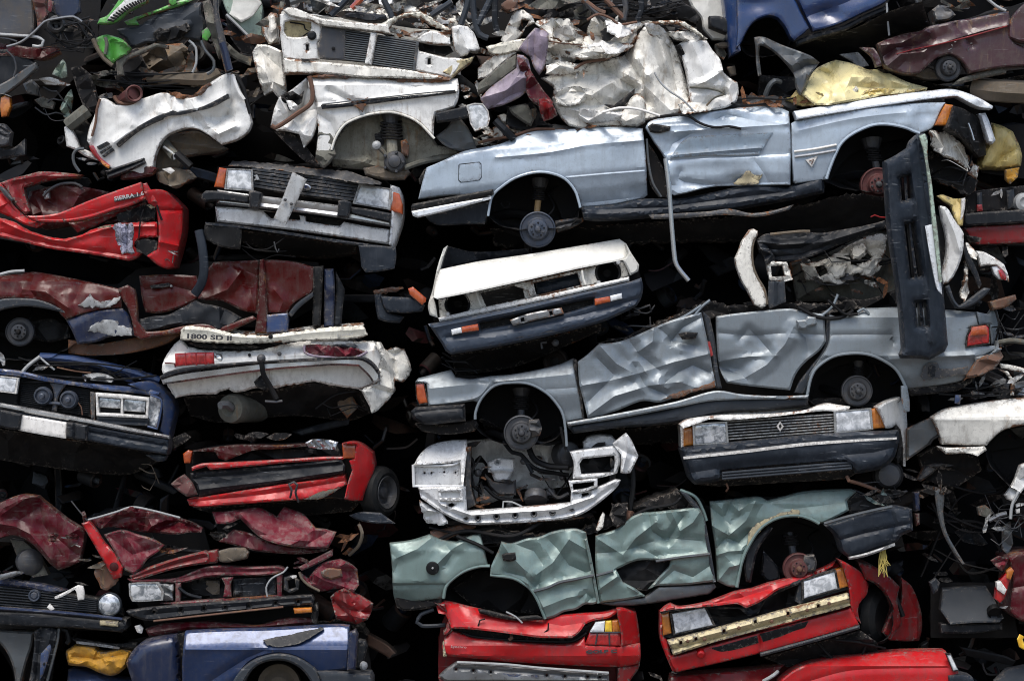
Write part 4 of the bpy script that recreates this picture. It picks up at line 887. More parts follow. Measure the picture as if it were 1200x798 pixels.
MB().lathe(a[0], a[1], .25, [(.02, -.05), (.04, -.045), (.05, -.02), (.085, -.02), (.095, -.05), (.122, -.072), (.13, -.06), (.12, .05)], 36, yaw=1.0).build('rim', 'steel', o)
pn('underside', zR('300 335 640 315 850 296 930 300 1000 310 960 350 700 370 400 360'), 'under', d=.3, th=.5, cm=(.05, 24, 13), gy=.8)
pn('dirty_patch', zR('760 300 830 268 900 256 930 240 900 262 850 290 800 300'), 'well', d=-.035, th=.02, rp=2, rd=.008, sp=3, jag=.5)
shards(7, 205, 508, 400, 520, .1, 'under', 12)

# ================================================================== red hatchback rear
T = thing('wrecked_car', 'bright red hatchback rear end with dented tailgate and one tail light, lowest row', 'car', 635, 838, 1.2, G1)
core(zU('280 560 320 480 600 530 800 520 1040 495 1120 510 1130 720 1080 800 1060 930 300 930 270 780'), .35, 2.0, 'red_dirty')
pn('tailgate', zU('256 460 310 454 372 470 440 486 530 508 620 526 720 536 790 514 880 506 975 500 1030 486 1040 500 1000 526 940 536 900 552 872 590 842 612 780 612 700 610 640 602 500 584 400 574 325 570 314 540 300 512 270 506'), 'red', d=-.03, th=.05, rp=4, rd=.025, sp=3.2, gy=-.4, cr=[(zU('310 460 350 520 400 570'), -.04, 12), (zU('440 490 560 520 720 540'), .05, 9), (zU('640 560 720 545 800 560 900 545'), .03, 12), (zU('260 470 300 500 320 560'), .03, 6)], de=[(600, 735, 40, 8, .02)], cm=(.016, 30, 4))
pn('tailgate_gap', zU('330 572 400 576 640 604 842 614 905 556 935 540 900 600 860 632 700 630 500 625 400 612'), 'black', d=.1, th=.1, rd=0)
tb('tailgate_seal', flat(zU('372 590 420 606 560 620 700 626 830 628 870 615 905 590'), .03), .011, 'rubber')
pn('rear_panel', zU('300 608 330 582 380 598 420 612 520 622 640 634 800 642 862 632 898 606 900 642 1050 648 1056 644 1136 640 1138 690 1128 722 1090 730 1036 736 860 730 600 716 420 700 300 690 284 652'), 'red', d=-.03, th=.1, rp=5, rd=.03, sp=3.4, vp=[(744, .03), (756, -.01), (768, -.01), (780, .03)], cr=[(zU('300 690 600 712 860 724 1036 730'), .02, 4), (zU('1036 648 1036 736'), .012, 3)], de=[(600, 768, 30, 8, .02), (540, 755, 20, 12, .012)], cm=(.008, 36, 6))
pn('rear_corner', zU('1036 492 1060 486 1118 500 1128 560 1136 640 1056 646 1052 590 1042 536'), 'red', d=-.02, th=.25, rp=4, rd=.03, sp=3.2, gx=.9)
T2 = lamp('tail_light', zU('918 590 1050 588 1056 646 898 640'), 'lens_red', -.04)
for q, m in (('944 545 984 540 980 586 920 586', 'lens_clear'), ('987 540 1012 538 1014 586 984 586', 'lens_yellow'), ('1015 538 1040 536 1050 586 1017 586', 'amber')):
    pn('lens', zU(q), m, T2, d=-.045, th=.06, rp=2, rd=.01, sp=2.6, smooth=False)
for q in ('918 588 1052 588', '952 592 944 640', '1002 592 1004 644'): tb('lens_bar', flat(zU(q), -.045), .006, 'badge_dark', T2)
pn('wiper', zU('440 490 470 492 540 508 600 522 690 516 722 530 700 536 600 538 500 520 446 506'), 'black', d=-.06, th=.04, rp=3, rd=.02, sp=2.6); tb('wiper_arm', flat(zU('560 500 600 520 630 548'), -.09), .007, 'plate'); tb('wiper_arm', flat(zU('470 530 448 536 440 560'), -.07), .006, 'black'); tb('wiper_arm', flat(zU('742 548 740 575 718 592'), -.07), .006, 'black')
tb('lock_catch', [zU('582 596')[0]+(-.0,), zU('584 612')[0]+(-.03,), zU('572 620')[0]+(-.03,)], .014, 'rustmetal')
text('GOLF C', zU('904 678')[0][0], zU('904 678')[0][1], -.05, 3.6, 1.5, 'badge_dark', bold=.0022, wid=1.95)
text('Synchro', zU('322 653')[0][0], zU('322 653')[0][1], -.048, 2.6, -2, 'badge', wid=1.5)
pn('bumper_beam', zU('272 776 300 750 348 716 420 720 560 728 700 742 850 752 1002 764 1002 800 860 800 700 800 500 798 300 800'), 'alloy', d=-.1, th=.1, rp=4, rd=.03, sp=3, cr=[(zU('350 740 700 762 1000 782'), .03, 4)], cm=(.01, 18, 8),
   hol=[[(zU('%f %f' % (x, y))[0][0]+1.6*math.cos(g), zU('%f %f' % (x, y))[0][1]+1.6*math.sin(g)) for g in np.linspace(0.3, 2*PI+.3, 8)[:-1]] for x, y in ((345, 746), (420, 752), (495, 758), (735, 772), (812, 776), (910, 778), (962, 780))])
tb('beam_edge', flat(zU('350 716 560 726 700 740 1000 762'), -.11), .01, 'plate'); pn('beam_slot', zU('520 762 700 772 700 782 520 774'), 'blue_pale', d=-.105, th=.02, rp=1, rd=.004, sp=3)
pn('lower_bumper', zU('270 782 400 800 1000 802 1002 860 980 900 300 900 280 840'), 'red_dirty', d=.0, th=.2, rp=6, rd=.06)
pn('rear_wing', zU('1138 690 1130 722 1095 730 1040 740 1035 900 1060 900 1090 800 1128 745'), 'red_dirty', d=.02, th=.4, rp=3, rd=.02)
pn('torn_foam', zU('288 630 294 626 296 650 306 690 290 692'), 'filler', d=-.05, th=.03, rp=1.5, rd=.01, sp=2)
tb('window_frame', flat(zU('300 556 250 560 200 560 178 545 195 512 250 490'), .1), .016, 'plastic_grey')
pn('crushed_edge', zU('256 462 300 470 314 530 300 570 290 596 308 600 330 580 318 520 280 480'), 'red_dirty', d=-.02, th=.1, rp=3, rd=.02, sp=3, cm=(.04, 10, 15), jag=.6)

# ================================================================== red front with cream bumper beam
T = thing('wrecked_car', 'bright red car front with square headlights and bare cream bumper beam, tilted', 'car', 890, 800, 1.2, G1)
core(zW('130 520 320 480 700 380 860 310 960 370 980 480 920 570 500 690 200 750'), .35, 2.0, 'red_dirty')
pn('upper_panel', zW('118 512 140 492 162 480 200 494 300 478 380 450 430 430 500 418 560 398 700 362 780 338 848 302 852 328 780 352 700 388 600 424 560 452 520 476 470 498 430 480 330 490 200 500'), 'red', d=-.0, th=.1, rp=4, rd=.03, sp=3, gy=-.5, cr=[(zW('330 480 450 455 560 420'), .04, 8), (zW('440 430 480 470 500 500'), -.03, 8)], cm=(.03, 20, 4))
pn('grille_void', zW('290 492 480 488 560 440 690 396 760 430 700 500 480 560 340 580'), 'black', d=.15, th=.1, cm=(.05, 16, 3), rd=0)
pn('slam_panel', zW('300 490 380 494 470 490 540 452 620 410 690 380 700 396 640 420 560 460 520 520 480 530 440 500 340 502'), 'plastic', d=.01, th=.06, rp=3, rd=.02, sp=3, cm=(.03, 14, 6))
lamp('headlight', zW('164 520 302 494 338 568 178 604'), 'lamp_glass', -.03, frame='black'); lamp('headlight', zW('704 386 834 346 848 418 706 460'), 'lamp_glass', -.04, frame='black')
lamp('indicator', zW('124 526 154 516 164 600 130 610'), 'amber', -.02); lamp('indicator', zW('836 340 868 330 890 408 848 420'), 'amber', -.04)
pn('lamp_surround', zW('690 385 840 335 890 330 896 420 850 432 690 480 672 470'), 'plastic_grey', d=.03, th=.1, rd=0, smooth=False); pn('lamp_surround', zW('118 520 300 488 345 570 330 582 160 620 128 616'), 'plastic', d=.03, th=.1, rd=0, smooth=False)
hs = [zW('%d %d %d %d %d %d %d %d' % (x, y, x+12, y-3, x+13, y+12, x+1, y+15)) for x, y in ((196, 634), (258, 618), (373, 586), (502, 548), (636, 514), (760, 484))]
pn('bumper_beam', zW('148 632 300 594 500 540 700 486 890 438 898 486 860 500 700 540 500 594 330 640 172 692'), 'beam_cream', d=-.1, th=.08, rp=4, rd=.025, sp=2.6, smooth=False, hol=hs, cr=[(zW('150 650 500 560 892 458'), -.02, 4), (zW('160 670 500 582 895 474'), .025, 3)], cm=(.012, 20, 8))
for x, y in ((300, 625), (440, 578), (575, 552), (230, 632), (720, 505), (810, 478)): MB().lathe(*zW('%f %f' % (x, y))[0], -.11, [(.008, -.02), (.014, -.012), (.014, .02)], 8).build('beam_bolt', 'rustmetal', T)
pn('lower_panel', zW('150 690 176 694 340 646 520 598 700 550 900 496 912 520 936 570 760 618 528 682 360 722 186 760 168 740'), 'red', d=-.03, th=.15, rp=5, rd=.04, sp=3.2, cr=[(zW('528 600 528 680'), .015, 3)], cm=(.008, 30, 9))
pn('air_intake', zW('318 662 400 642 515 610 522 640 440 664 370 680 350 676'), 'black', d=-.035, th=.04, rp=2, rd=.006, sp=3); pn('air_intake', zW('526 604 640 572 726 550 716 582 640 606 540 636'), 'black', d=-.035, th=.04, rp=2, rd=.006, sp=3)
pn('lower_strip', zW('528 682 760 618 936 568 938 582 760 634 530 696'), 'plastic_grey', d=-.06, th=.1, rp=3, rd=.02, sp=3)
pn('front_wing', zW('850 300 880 312 940 350 972 400 966 440 935 480 930 520 942 562 916 532 900 492 895 440 890 405 868 330'), 'red', d=-.02, th=.2, rp=4, rd=.03, sp=3, gx=.8)
pn('front_wing', zW('116 512 124 528 130 612 150 636 162 690 190 758 168 756 140 690 118 620'), 'red', d=.0, th=.2, rp=3, rd=.03, sp=3)
pn('rear_bodywork', zW('930 310 1000 330 1060 370 1100 410 1090 470 1110 560 1060 630 1030 600 1070 500 1040 440 1000 400 960 380'), 'red_dirty', d=.15, th=.5, rp=4, rd=.04, gx=.5, cm=(.05, 20, 12))
well(zW('975 400 1010 405 1050 450 1068 520 1060 600 1000 650 950 600 940 520 945 460'), .1, .4)
a = zW('1000 530')[0]
MB().lathe(a[0], a[1], .35, [(.10, -.08), (.16, -.09), (.21, -.06), (.23, 0), (.22, .08)], 30, yaw=.9).build('tyre', 'rubber', T)
pn('underside', zW('540 700 940 590 1010 640 1010 700 960 715 780 712 640 740'), 'under', d=.15, th=.5, cm=(.07, 22, 14), gy=.5); wires(8, 955, 745, 1028, 775, .1, 'under', .012)
MB().lathe(*zW('285 686')[0], -.06, [(.02, -.02), (.03, -.01), (.03, .04)], 14, pit=.4).build('tow_eye', 'red', T)
pn('rear_door', zW('1105 370 1150 410 1186 500 1192 580 1180 632 1120 634 1062 630 1072 560 1105 470'), 'maroon_faded' if 0 else 'red_dirty', d=.4, th=.4, rp=5, rd=.05, gx=.6, cr=[(zW('1120 400 1170 520 1170 620'), -.03, 6)])
tb('dark_pillar', [(1045, 690, .3), (1052, 706, .28), (1058, 722, .28)], .02, 'black')
# ================================================================== silver front with four-square face (left centre)
T = thing('wrecked_car', 'silver car front with black slatted grille and a pale plank leaning on its bumper', 'car', 355, 320, 1.4, G1)
core(zF('130 20 480 10 860 80 945 150 910 370 700 340 400 300 120 270'), .35, 2.0, 'under')
pn('bonnet', zF('180 14 200 -4 330 2 480 18 600 34 700 40 790 66 856 92 830 100 760 94 620 70 470 46 360 32 280 24'), 'steel', d=.0, th=.08, rp=4, rd=.03, sp=3.2, gy=-1.2, cm=(.05, 18, 3), jag=.5)
pn('grille_back', zF('280 24 470 48 762 94 736 184 500 150 288 118'), 'black', d=.05, th=.05, rd=0, smooth=False)
for i in range(6):
    t = (i+.35)/6
    a = zF('284 %f 470 %f 752 %f' % (26+t*88, 50+t*94, 92+t*86))
    MB().panel([(a[0][0], a[0][1]-1.7), (a[1][0], a[1][1]-1.8), (a[2][0], a[2][1]-1.8), (a[2][0], a[2][1]+1.2), (a[1][0], a[1][1]+1.2), (a[0][0], a[0][1]+1.2)], d=-.01, th=.06, rp=1.6, rd=.015, sp=2.6).build('grille_slat', 'plastic_grey', T)
pn('emblem', [(359+5.6*math.cos(g)*.98, 219.3+3.4*math.sin(g)+1.2*math.cos(g)) for g in np.linspace(0, 2*PI, 16)[:-1]], 'chrome', d=-.04, th=.03, rp=1.5, rd=.01, sp=1.6)
pn('emblem_face', [(359+4*math.cos(g)*.98, 219.3+2.1*math.sin(g)+.9*math.cos(g)) for g in np.linspace(0, 2*PI, 14)[:-1]], 'navy', d=-.05, th=.02, rd=0, sp=1.6)
pn('torn_clip', zF('290 60 305 55 316 78 290 82 300 66'), 'plate', d=-.03, th=.02, rp=1, rd=.003, sp=2)
lamp('headlight', zF('176 32 280 36 284 124 166 116'), 'lamp_glass', -.03, frame='plate'); lamp('headlight', zF('758 100 890 120 884 206 732 180'), 'lamp_glass', -.03, frame='plate')
lamp('indicator', zF('138 24 172 30 160 114 116 110'), 'orange', -.01); lamp('indicator', zF('897 130 930 140 944 185 944 230 886 214'), 'orange', -.01)
pn('bumper', zF('130 122 300 146 470 166 660 190 890 226 895 284 700 250 500 222 330 204 130 182'), 'chrome', d=-.09, th=.12, rp=4, rd=.04, sp=3, cm=(.008, 26, 4), cr=[(zF('300 178 660 222'), .01, 4)])
pn('bumper_end', zF('62 142 80 126 130 128 270 148 272 184 130 170 75 176 60 160'), 'plastic', d=-.12, th=.12, rp=4, rd=.03, sp=3); pn('bumper_end', zF('712 196 800 208 892 226 890 268 800 248 714 228'), 'plastic', d=-.12, th=.12, rp=4, rd=.03, sp=3)
pn('overrider', zF('268 132 290 126 324 134 318 180 308 206 272 204'), 'plastic', d=-.17, th=.15, rp=4, rd=.03, sp=2.6); pn('overrider', zF('662 170 690 166 716 176 714 212 706 246 656 242'), 'plastic', d=-.17, th=.15, rp=4, rd=.03, sp=2.6)
pn('valance', zF('120 196 200 200 330 212 500 236 690 264 780 282 888 296 884 362 800 350 700 334 550 312 400 292 250 276 130 262'), 'silver_white', d=-.02, th=.08, rp=4, rd=.03, sp=3, cm=(.014, 26, 8), hol=[zF('328 214 490 232 496 256 430 250 366 248'), zF('516 236 600 246 688 262 668 282 600 274 518 262')])
pn('air_void', zF('320 210 690 258 680 290 360 256'), 'black', d=.1, th=.05, rd=0)
pn('lower_lip', zF('76 264 200 276 400 302 600 332 740 352 886 372 884 382 740 366 560 338 400 314 230 290 80 276'), 'plastic_blue', d=-.04, th=.08, rp=2, rd=.02, sp=3)
pn('mud_flap', zF('76 274 150 272 234 278 236 330 228 384 180 380 128 366 84 342 72 306'), 'rubber', d=-.02, th=.04, rp=3, rd=.015, cm=(.01, 20, 12)); pn('mud_flap', zF('750 366 830 366 914 374 916 420 908 468 850 480 782 486 762 460 758 410'), 'plastic_blue', d=-.05, th=.04, rp=3, rd=.015, cm=(.012, 18, 13))
pn('front_wing', zF('890 100 930 112 944 150 946 240 928 310 904 374 884 364 890 290 896 226'), 'silver_white', d=.02, th=.3, rp=4, rd=.03, sp=3, gx=.8)
pn('underside', zF('130 290 400 318 740 368 740 400 500 420 200 340'), 'under', d=.2, th=.5, cm=(.06, 22, 14), gy=1.); wires(6, 280, 280, 340, 300, .0, 'under', .007); tb('hook', flat(zF('380 350 386 380 394 396 402 382'), -.02), .006, 'steel')
P_ = MB().panel(zF('460 44 524 76 490 150 430 276 378 246 420 150'), d=-.2, th=.03, rp=2, rd=.008, sp=4, smooth=False, gy=-.06, cm=(.004, 40, 3)).build('plank', 'plate')
tag(P_, 'pale grey board leaning on the chrome bumper of the silver slatted front', 'board')
for q in ('428 166', '455 184'): MB().lathe(*zF(q)[0], -.225, [(.006, -.01), (.012, -.006), (.012, .01)], 10).build('bolt_head', 'steel', P_)

# ================================================================== white rear end
T = thing('wrecked_car', 'white car rear end with chrome bumper, crushed boot lid and one whole red light', 'car', 330, 490, 1.4, G1)
core(zL('80 120 300 130 900 100 1050 180 1050 340 900 320 500 310 120 340'), .4, 2.0, 'under')
pn('boot_lid', zL('120 62 138 46 180 46 240 52 290 62 340 76 420 84 510 84 600 72 700 58 800 50 924 44 934 70 940 86 884 102 800 106 700 110 560 116 430 122 300 122 200 116 118 106'), 'cream', d=-.06, th=.06, rp=3, rd=.02, sp=3, cr=[(zL('130 60 240 66 340 90 510 96 700 74 920 60'), -.012, 5)], cm=(.01, 30, 4), jag=.4)
pn('boot_lid_top', zL('140 46 240 50 340 74 510 82 700 56 924 42 920 30 700 44 510 68 340 60 240 36 160 36'), 'white_old', d=.1, th=.1, rd=0, gy=-1.2)
text('1800 SD II', zL('140 104')[0][0], zL('140 104')[0][1]-1.5, -.1, 5.4, -3, 'badge_dark', bold=.002, wid=1.6); text('Diesel', zL('806 92')[0][0], zL('806 92')[0][1], -.072, 3.2, 6, 'badge', wid=1.6)
MB().lathe(*zL('514 92')[0], -.075, [(.012, -.004), (.018, 0), (.018, .01)], 8).build('lock_hole', 'black', T)
pn('boot_gap', zL('110 104 300 120 560 116 880 100 890 112 640 128 560 140 460 152 300 156 180 150 120 130'), 'black', d=.1, th=.1, rd=0, cm=(.03, 14, 2)); pn('boot_seal', zL('150 120 180 112 300 126 420 130 470 138 420 146 300 144 200 138'), 'rubber', d=.04, th=.04, rp=2, rd=.02, sp=3)
pn('rear_panel', zL('36 240 40 214 52 180 90 128 116 106 128 112 150 136 220 150 310 156 400 156 470 150 520 138 570 124 640 114 700 110 800 112 900 114 960 112 1000 130 1014 160 990 250 995 282 965 300 920 320 906 322 800 308 700 290 640 300 560 312 540 320 500 312 440 320 390 334 350 334 330 322 290 334 270 346 200 346 130 352 96 362 76 330 60 304 50 270'),
   'white', d=.0, th=.08, rp=4, rd=.03, sp=3.2, sl=-.06, vp=[(405, .06), (418, .0), (440, 0), (452, .03), (465, .06)], cr=[(zL('560 126 640 150 660 180'), -.03, 14), (zL('300 158 420 164 560 140'), .02, 8)], cm=(.014, 36, 6), de=[(372, 435, 30, 10, .03)], jag=.3)
MB().lathe(*zL('553 167')[0], -.02, [(.01, -.01), (.016, -.004), (.016, .01)], 10).build('boot_lock', 'steel', T); MB().lathe(*zL('421 172')[0], -.012, [(.008, -.004), (.012, 0), (.012, .01)], 10).build('trim_hole', 'black', T)
pn('bumper', zL('30 272 120 250 250 232 470 206 700 192 890 184 930 190 965 218 994 256 996 282 966 300 946 268 900 222 800 218 700 224 500 240 270 270 120 292 42 302'), 'chrome', d=-.13, th=.12, rp=4, rd=.04, sp=3, cm=(.01, 24, 8))
pn('bumper_rubber', zL('26 268 60 246 130 228 250 214 470 198 700 186 890 178 936 186 970 212 996 250 988 256 950 216 900 194 700 198 470 212 250 232 120 254 34 282'), 'plastic', d=-.16, th=.1, rp=3, rd=.03, sp=3)
lamp('tail_light', zL('94 166 180 162 264 160 268 212 180 216 96 222'), 'lens_red', -.02); pn('reverse_lamp', zL('268 164 298 168 304 186 302 204 270 208'), 'chrome', d=-.01, th=.04, rp=3, rd=.02, sp=2.5, cm=(.02, 6, 3))
for x in (140, 186, 228): tb('lens_bar', flat(zL('%d 163 %d 218' % (x, x+2)), -.02), .005, 'redplastic')
tb('lamp_rim', flat(zL('50 208 92 210 96 226'), -.01), .006, 'maroon')
pn('broken_lamp', zL('664 128 720 126 800 132 880 140 930 156 900 176 860 186 780 182 700 174 670 164'), 'maroon_faded', d=-.04, th=.06, rp=3, rd=.03, sp=2.6, cm=(.05, 10, 11)); tb('lamp_rim', flat(zL('664 130 664 160 700 176 780 184 860 188 900 180 940 158'), -.05), .010, 'mauve'); pn('lamp_strip', zL('690 108 800 110 876 112 880 124 780 128 694 122'), 'white', d=-.03, th=.03, rp=2, rd=.01, sp=3); pn('lamp_insert', zL('780 128 880 122 900 136 880 142 800 134'), 'plastic_grey', d=-.035, th=.03, rp=2, rd=.01, sp=2.4, cm=(.02, 6, 8))
pn('rear_wing', zL('960 108 1000 120 1020 150 1060 140 1100 146 1116 180 1130 226 1124 262 1094 292 1060 284 1058 330 1030 370 990 410 960 432 940 380 906 324 964 302 996 284 990 240 1000 190 980 140'), 'white_old', d=.0, th=.08, rp=4, rd=.03, sp=3, gx=.5, cr=[(zL('1000 140 1030 220 1050 320'), -.06, 10), (zL('1055 200 1058 270'), .05, 6), (zL('1015 150 1060 170 1100 150'), .05, 7), (zL('940 310 1010 330 1050 340'), .04, 8)], cm=(.04, 20, 12), jag=.4)
pn('tow_bracket', zL('440 290 470 262 490 262 500 300 520 318 490 330 450 312'), 'black', d=-.05, th=.06, cm=(.04, 10, 3)); tb('tow_hook', [zL('473 188')[0]+(-.2,), zL('476 220')[0]+(-.2,), zL('484 262')[0]+(-.17,), zL('512 310')[0]+(-.12,), zL('540 366')[0]+(-.1,)], .020, 'under')
MB().lathe(*zL('473 188')[0], -.2, [(.012, -.035), (.028, -.02), (.034, 0), (.028, .02), (.012, .035)], 16).build('tow_ball', 'steel', T); tb('tow_foot', flat(zL('490 376 540 378 566 374'), -.1), .010, 'steel')
MB().lathe(*zL('345 408')[0], .1, [(.03, -.03), (.06, -.05), (.105, -.03), (.115, .02), (.11, .1), (.115, .4)], 24, yaw=-.4).build('silencer', 'well', T); tb('exhaust_pipe', [zL('292 394')[0]+(-.05,), zL('320 390')[0]+(.0,), zL('345 405')[0]+(.06,)], .03, 'alloy')
pn('boot_floor', zL('130 356 270 350 400 336 540 322 700 296 900 324 950 430 860 460 600 440 300 470 160 440'), 'under', d=.3, th=.4, cm=(.07, 24, 15), gy=.9); pn('rear_spring', zL('800 320 860 330 900 400 850 450 810 400'), 'tan', d=.25, th=.1, cm=(.05, 12, 6)); wires(6, 370, 455, 430, 480, .15, 'under', .008)

# ================================================================== blue front, left edge
T = thing('wrecked_car', 'blue car front with twin square headlights, round horns and white number plate', 'car', 95, 540, 1.4, G1)
core(zK('-200 200 180 150 700 260 760 330 740 560 380 500 -200 430'), .35, 2.0, 'under')
tb('bonnet_edge', [zK(q)[0]+(d,) for q, d in (('176 142', .1), ('300 150', .1), ('420 172', .12), ('560 204', .15), ('700 246', .2))], .03, 'blue_front')
pn('bonnet_lining', zK('180 146 300 156 420 176 560 208 640 232 600 240 480 220 330 196 220 180'), 'navy', d=.2, th=.05, cm=(.03, 16, 3))
pn('slam_panel', zK('-100 190 0 196 90 206 200 232 320 252 420 262 540 272 640 282 700 300 690 316 600 304 480 292 400 280 200 250 60 226 -100 214'), 'blue_front', d=-.02, th=.1, rp=4, rd=.03, sp=3, cm=(.02, 20, 5), cr=[(zK('0 210 200 242 400 270'), .03, 4)])
pn('front_wing', zK('560 262 640 250 690 264 730 300 760 330 768 380 750 470 742 500 700 470 712 400 712 330 680 310 640 296'), 'blue_front', d=.0, th=.25, rp=5, rd=.04, sp=3, gx=.5, cm=(.012, 24, 6))
pn('radiator', zK('-100 205 80 230 420 284 424 410 380 408 80 360 -100 335'), 'black', d=.08, th=.1, rp=3, rd=.02, cr=[(zK('90 240 85 350'), .04, 4)])
for t in np.linspace(.08, .92, 12): a, b = zK('90 %f 390 %f' % (240+t*108, 280+t*118)); tb('radiator_fin', flat([a, b], .07), .004, 'plastic', smooth=False)
for q in ('188 315', '302 332'): MB().lathe(*zK(q)[0], -.0, [(.012, -.05), (.02, -.045), (.022, -.02), (.05, -.012), (.053, -.03), (.058, -.03), (.07, 0), (.072, .02), (.05, .05)], 28).build('horn', 'drum', T)
pn('horn_bracket', zK('214 250 296 260 272 290 256 320 250 382 226 380 236 330 234 290'), 'drum', d=.02, th=.03, rp=3, rd=.015, sp=2.6); tb('horn_mount', flat(zK('215 345 280 350'), .01), .012, 'drum'); tb('wire', flat(zK('340 340 356 362 362 398'), .02), .005, 'orange' if 0 else 'rustmetal')
pn('lamp_frame', zK('420 300 540 308 655 322 652 366 648 412 540 408 424 402'), 'sticker', d=-.08, th=.08, rp=2, rd=.01, sp=2.6, smooth=False, hol=[zK('430 318 532 326 530 392 434 388'), zK('540 326 644 336 640 400 540 394')])
for q in ('430 318 532 326 530 370 434 364', '540 326 644 334 636 386 540 380'): lamp('headlight', zK(q), 'lamp_dark', -.05)
pn('lamp_void', zK('425 310 650 330 646 408 426 400'), 'black', d=.0, th=.05, rd=0, smooth=False)
pn('lamp_trim', zK('425 406 540 410 652 414 648 446 540 440 426 434'), 'plastic_grey', d=-.06, th=.06, rp=2, rd=.015, sp=3, cr=[(zK('426 420 650 430'), .02, 3)])
pn('corner_lamp', zK('662 312 690 316 710 332 704 400 690 458 650 444 656 380'), 'lamp_dark', d=-.03, th=.06, rp=3, rd=.02, sp=2.5, cm=(.03, 10, 8)); tb('lamp_rim', flat(zK('662 310 706 328 712 345 704 400 690 460 648 448'), -.04), .008, 'blue_pale')
pn('lamp_bracket', zK('396 296 418 300 416 420 400 414 398 360'), 'steel', d=-.02, th=.04, rp=2, rd=.01, sp=2.6)
lamp('headlight', zK('-60 224 0 230 76 238 66 302 0 294 -60 288'), 'lamp_glass', -.05, frame='sticker')
pn('bumper_trim', zK('-100 332 0 346 190 380 380 416 560 452 744 490 744 504 560 472 380 438 190 404 0 368 -100 354'), 'chrome', d=-.14, th=.08, rp=3, rd=.03, sp=3)
pn('bumper', zK('-100 352 0 368 190 402 380 440 560 474 742 502 744 540 734 574 560 546 380 512 190 484 0 452 -100 436'), 'plastic_blue', d=-.12, th=.2, rp=5, rd=.05, sp=3, cr=[(zK('380 470 560 504 740 536'), .03, 4)])
pn('number_plate', zK('90 398 190 414 296 432 290 502 190 486 80 466'), 'sticker', d=-.17, th=.04, rp=2, rd=.01, sp=3, smooth=False)
pn('overrider', zK('292 430 320 432 382 444 380 512 340 508 290 498'), 'plastic', d=-.2, th=.1, rp=4, rd=.03, sp=2.6, cr=[(zK('330 434 328 508'), .02, 3)]); pn('overrider', zK('0 374 60 388 96 396 86 464 40 460 -10 448'), 'plastic', d=-.2, th=.1, rp=4, rd=.03, sp=2.6)
tb('bonnet_hinge', flat(zK('100 208 126 180 176 142'), -.0), .014, 'plate'); tb('bonnet_stay', flat(zK('176 146 210 176 240 200'), .0), .008, 'plate'); pn('bonnet_lock', zK('370 222 420 214 470 222 500 240 490 256 440 250 400 246'), 'plate', d=.02, th=.06, cm=(.04, 8, 9)); tb('cable', flat(zK('250 190 330 206 400 214'), .05), .006, 'rustmetal')
shards(7, 0, 418, 60, 434, .02, 'plate', 9); shards(7, 60, 428, 180, 446, .06, 'blue_front', 10); wires(9, 0, 418, 180, 448, .02, 'black', .007)
pn('front_spoiler', zK('640 574 700 572 734 578 724 600 690 604'), 'plastic_blue', d=-.05, th=.1, rp=3, rd=.02); pn('underside', zK('-100 440 190 490 380 516 640 556 700 600 560 660 300 640 -100 580'), 'under', d=.2, th=.5, cm=(.08, 26, 17), gy=.8); wires(5, 165, 545, 185, 575, .05, 'tan', .006)

# ================================================================== bright red crushed car, left edge
T = thing('wrecked_car', 'bright red squashed car with folded boot lid and grey rag on it, left edge', 'car', 105, 315, 1.4, G1)
core(zE('-100 100 60 80 400 150 640 110 800 190 790 330 760 460 560 420 200 370 -100 320'), .4, 1.8, 'under')
pn('roof_edge', zE('0 92 60 70 120 56 180 42 270 46 362 56 340 72 260 76 200 84 150 98 104 112 110 150 132 216 112 232 90 214 60 180 30 130'), 'red_dirty', d=.05, th=.1, rp=4, rd=.03, sp=3.2, cr=[(zE('60 80 180 60 340 62'), -.03, 8), (zE('80 120 110 200'), .03, 8)], cm=(.04, 20, 4))
pn('boot_lid', zE('110 236 170 236 250 226 310 204 400 166 510 126 620 88 630 120 640 162 560 196 500 212 430 236 380 250 300 262 220 264 150 258'), 'red', d=-.05, th=.06, rp=3, rd=.02, sp=3, cr=[(zE('150 250 300 250 430 220 630 150'), .012, 6)], cm=(.012, 30, 6))
text('SIERRA 1.6', zE('504 170')[0][0], zE('504 170')[0][1], -.075, 4.4, 11, 'badge', bold=.001, wid=1.18); pn('badge_plate', zE('500 162 612 138 614 152 504 176'), 'badge_dark', d=-.06, th=.01, rp=1, rd=.002, sp=2.5, smooth=False)
pn('side_badge', zE('0 104 20 118 60 166 50 174 20 146 0 122'), 'badge_dark', d=-.02, th=.04, rp=2, rd=.01, sp=2.6)
pn('rear_panel', zE('-60 230 0 244 60 264 110 294 160 312 220 328 280 336 350 322 400 300 450 282 500 272 600 264 690 264 692 330 650 332 612 336 590 370 624 396 600 420 560 432 480 420 400 406 300 392 200 376 100 352 10 332 -60 320'), 'red', d=-.02, th=.08, rp=4, rd=.03, sp=3.2, sl=.02, cr=[(zE('10 262 100 304 220 340 290 348 400 312 500 284 690 282'), -.03, 6), (zE('10 310 150 346 300 376 560 410'), .03, 7)], cm=(.024, 28, 8), jag=.3)
pn('rear_panel', zE('0 90 30 130 60 190 110 236 150 262 200 268 160 290 110 276 60 250 0 224 -60 200'), 'red', d=.0, th=.1, rp=4, rd=.03, sp=3.2, cm=(.03, 22, 9), cr=[(zE('0 130 60 210 140 260'), .04, 8)])
pn('boot_void', zE('130 130 300 100 640 170 690 200 690 270 400 270 200 300 100 240'), 'maroon_deep', d=.16, th=.1, cm=(.06, 20, 5)); pn('inner_panel', zE('300 268 380 256 480 222 540 208 640 176 644 186 560 222 480 250 420 282 340 310'), 'red_dirty', d=.06, th=.06, rp=3, rd=.02, cm=(.03, 14, 5))
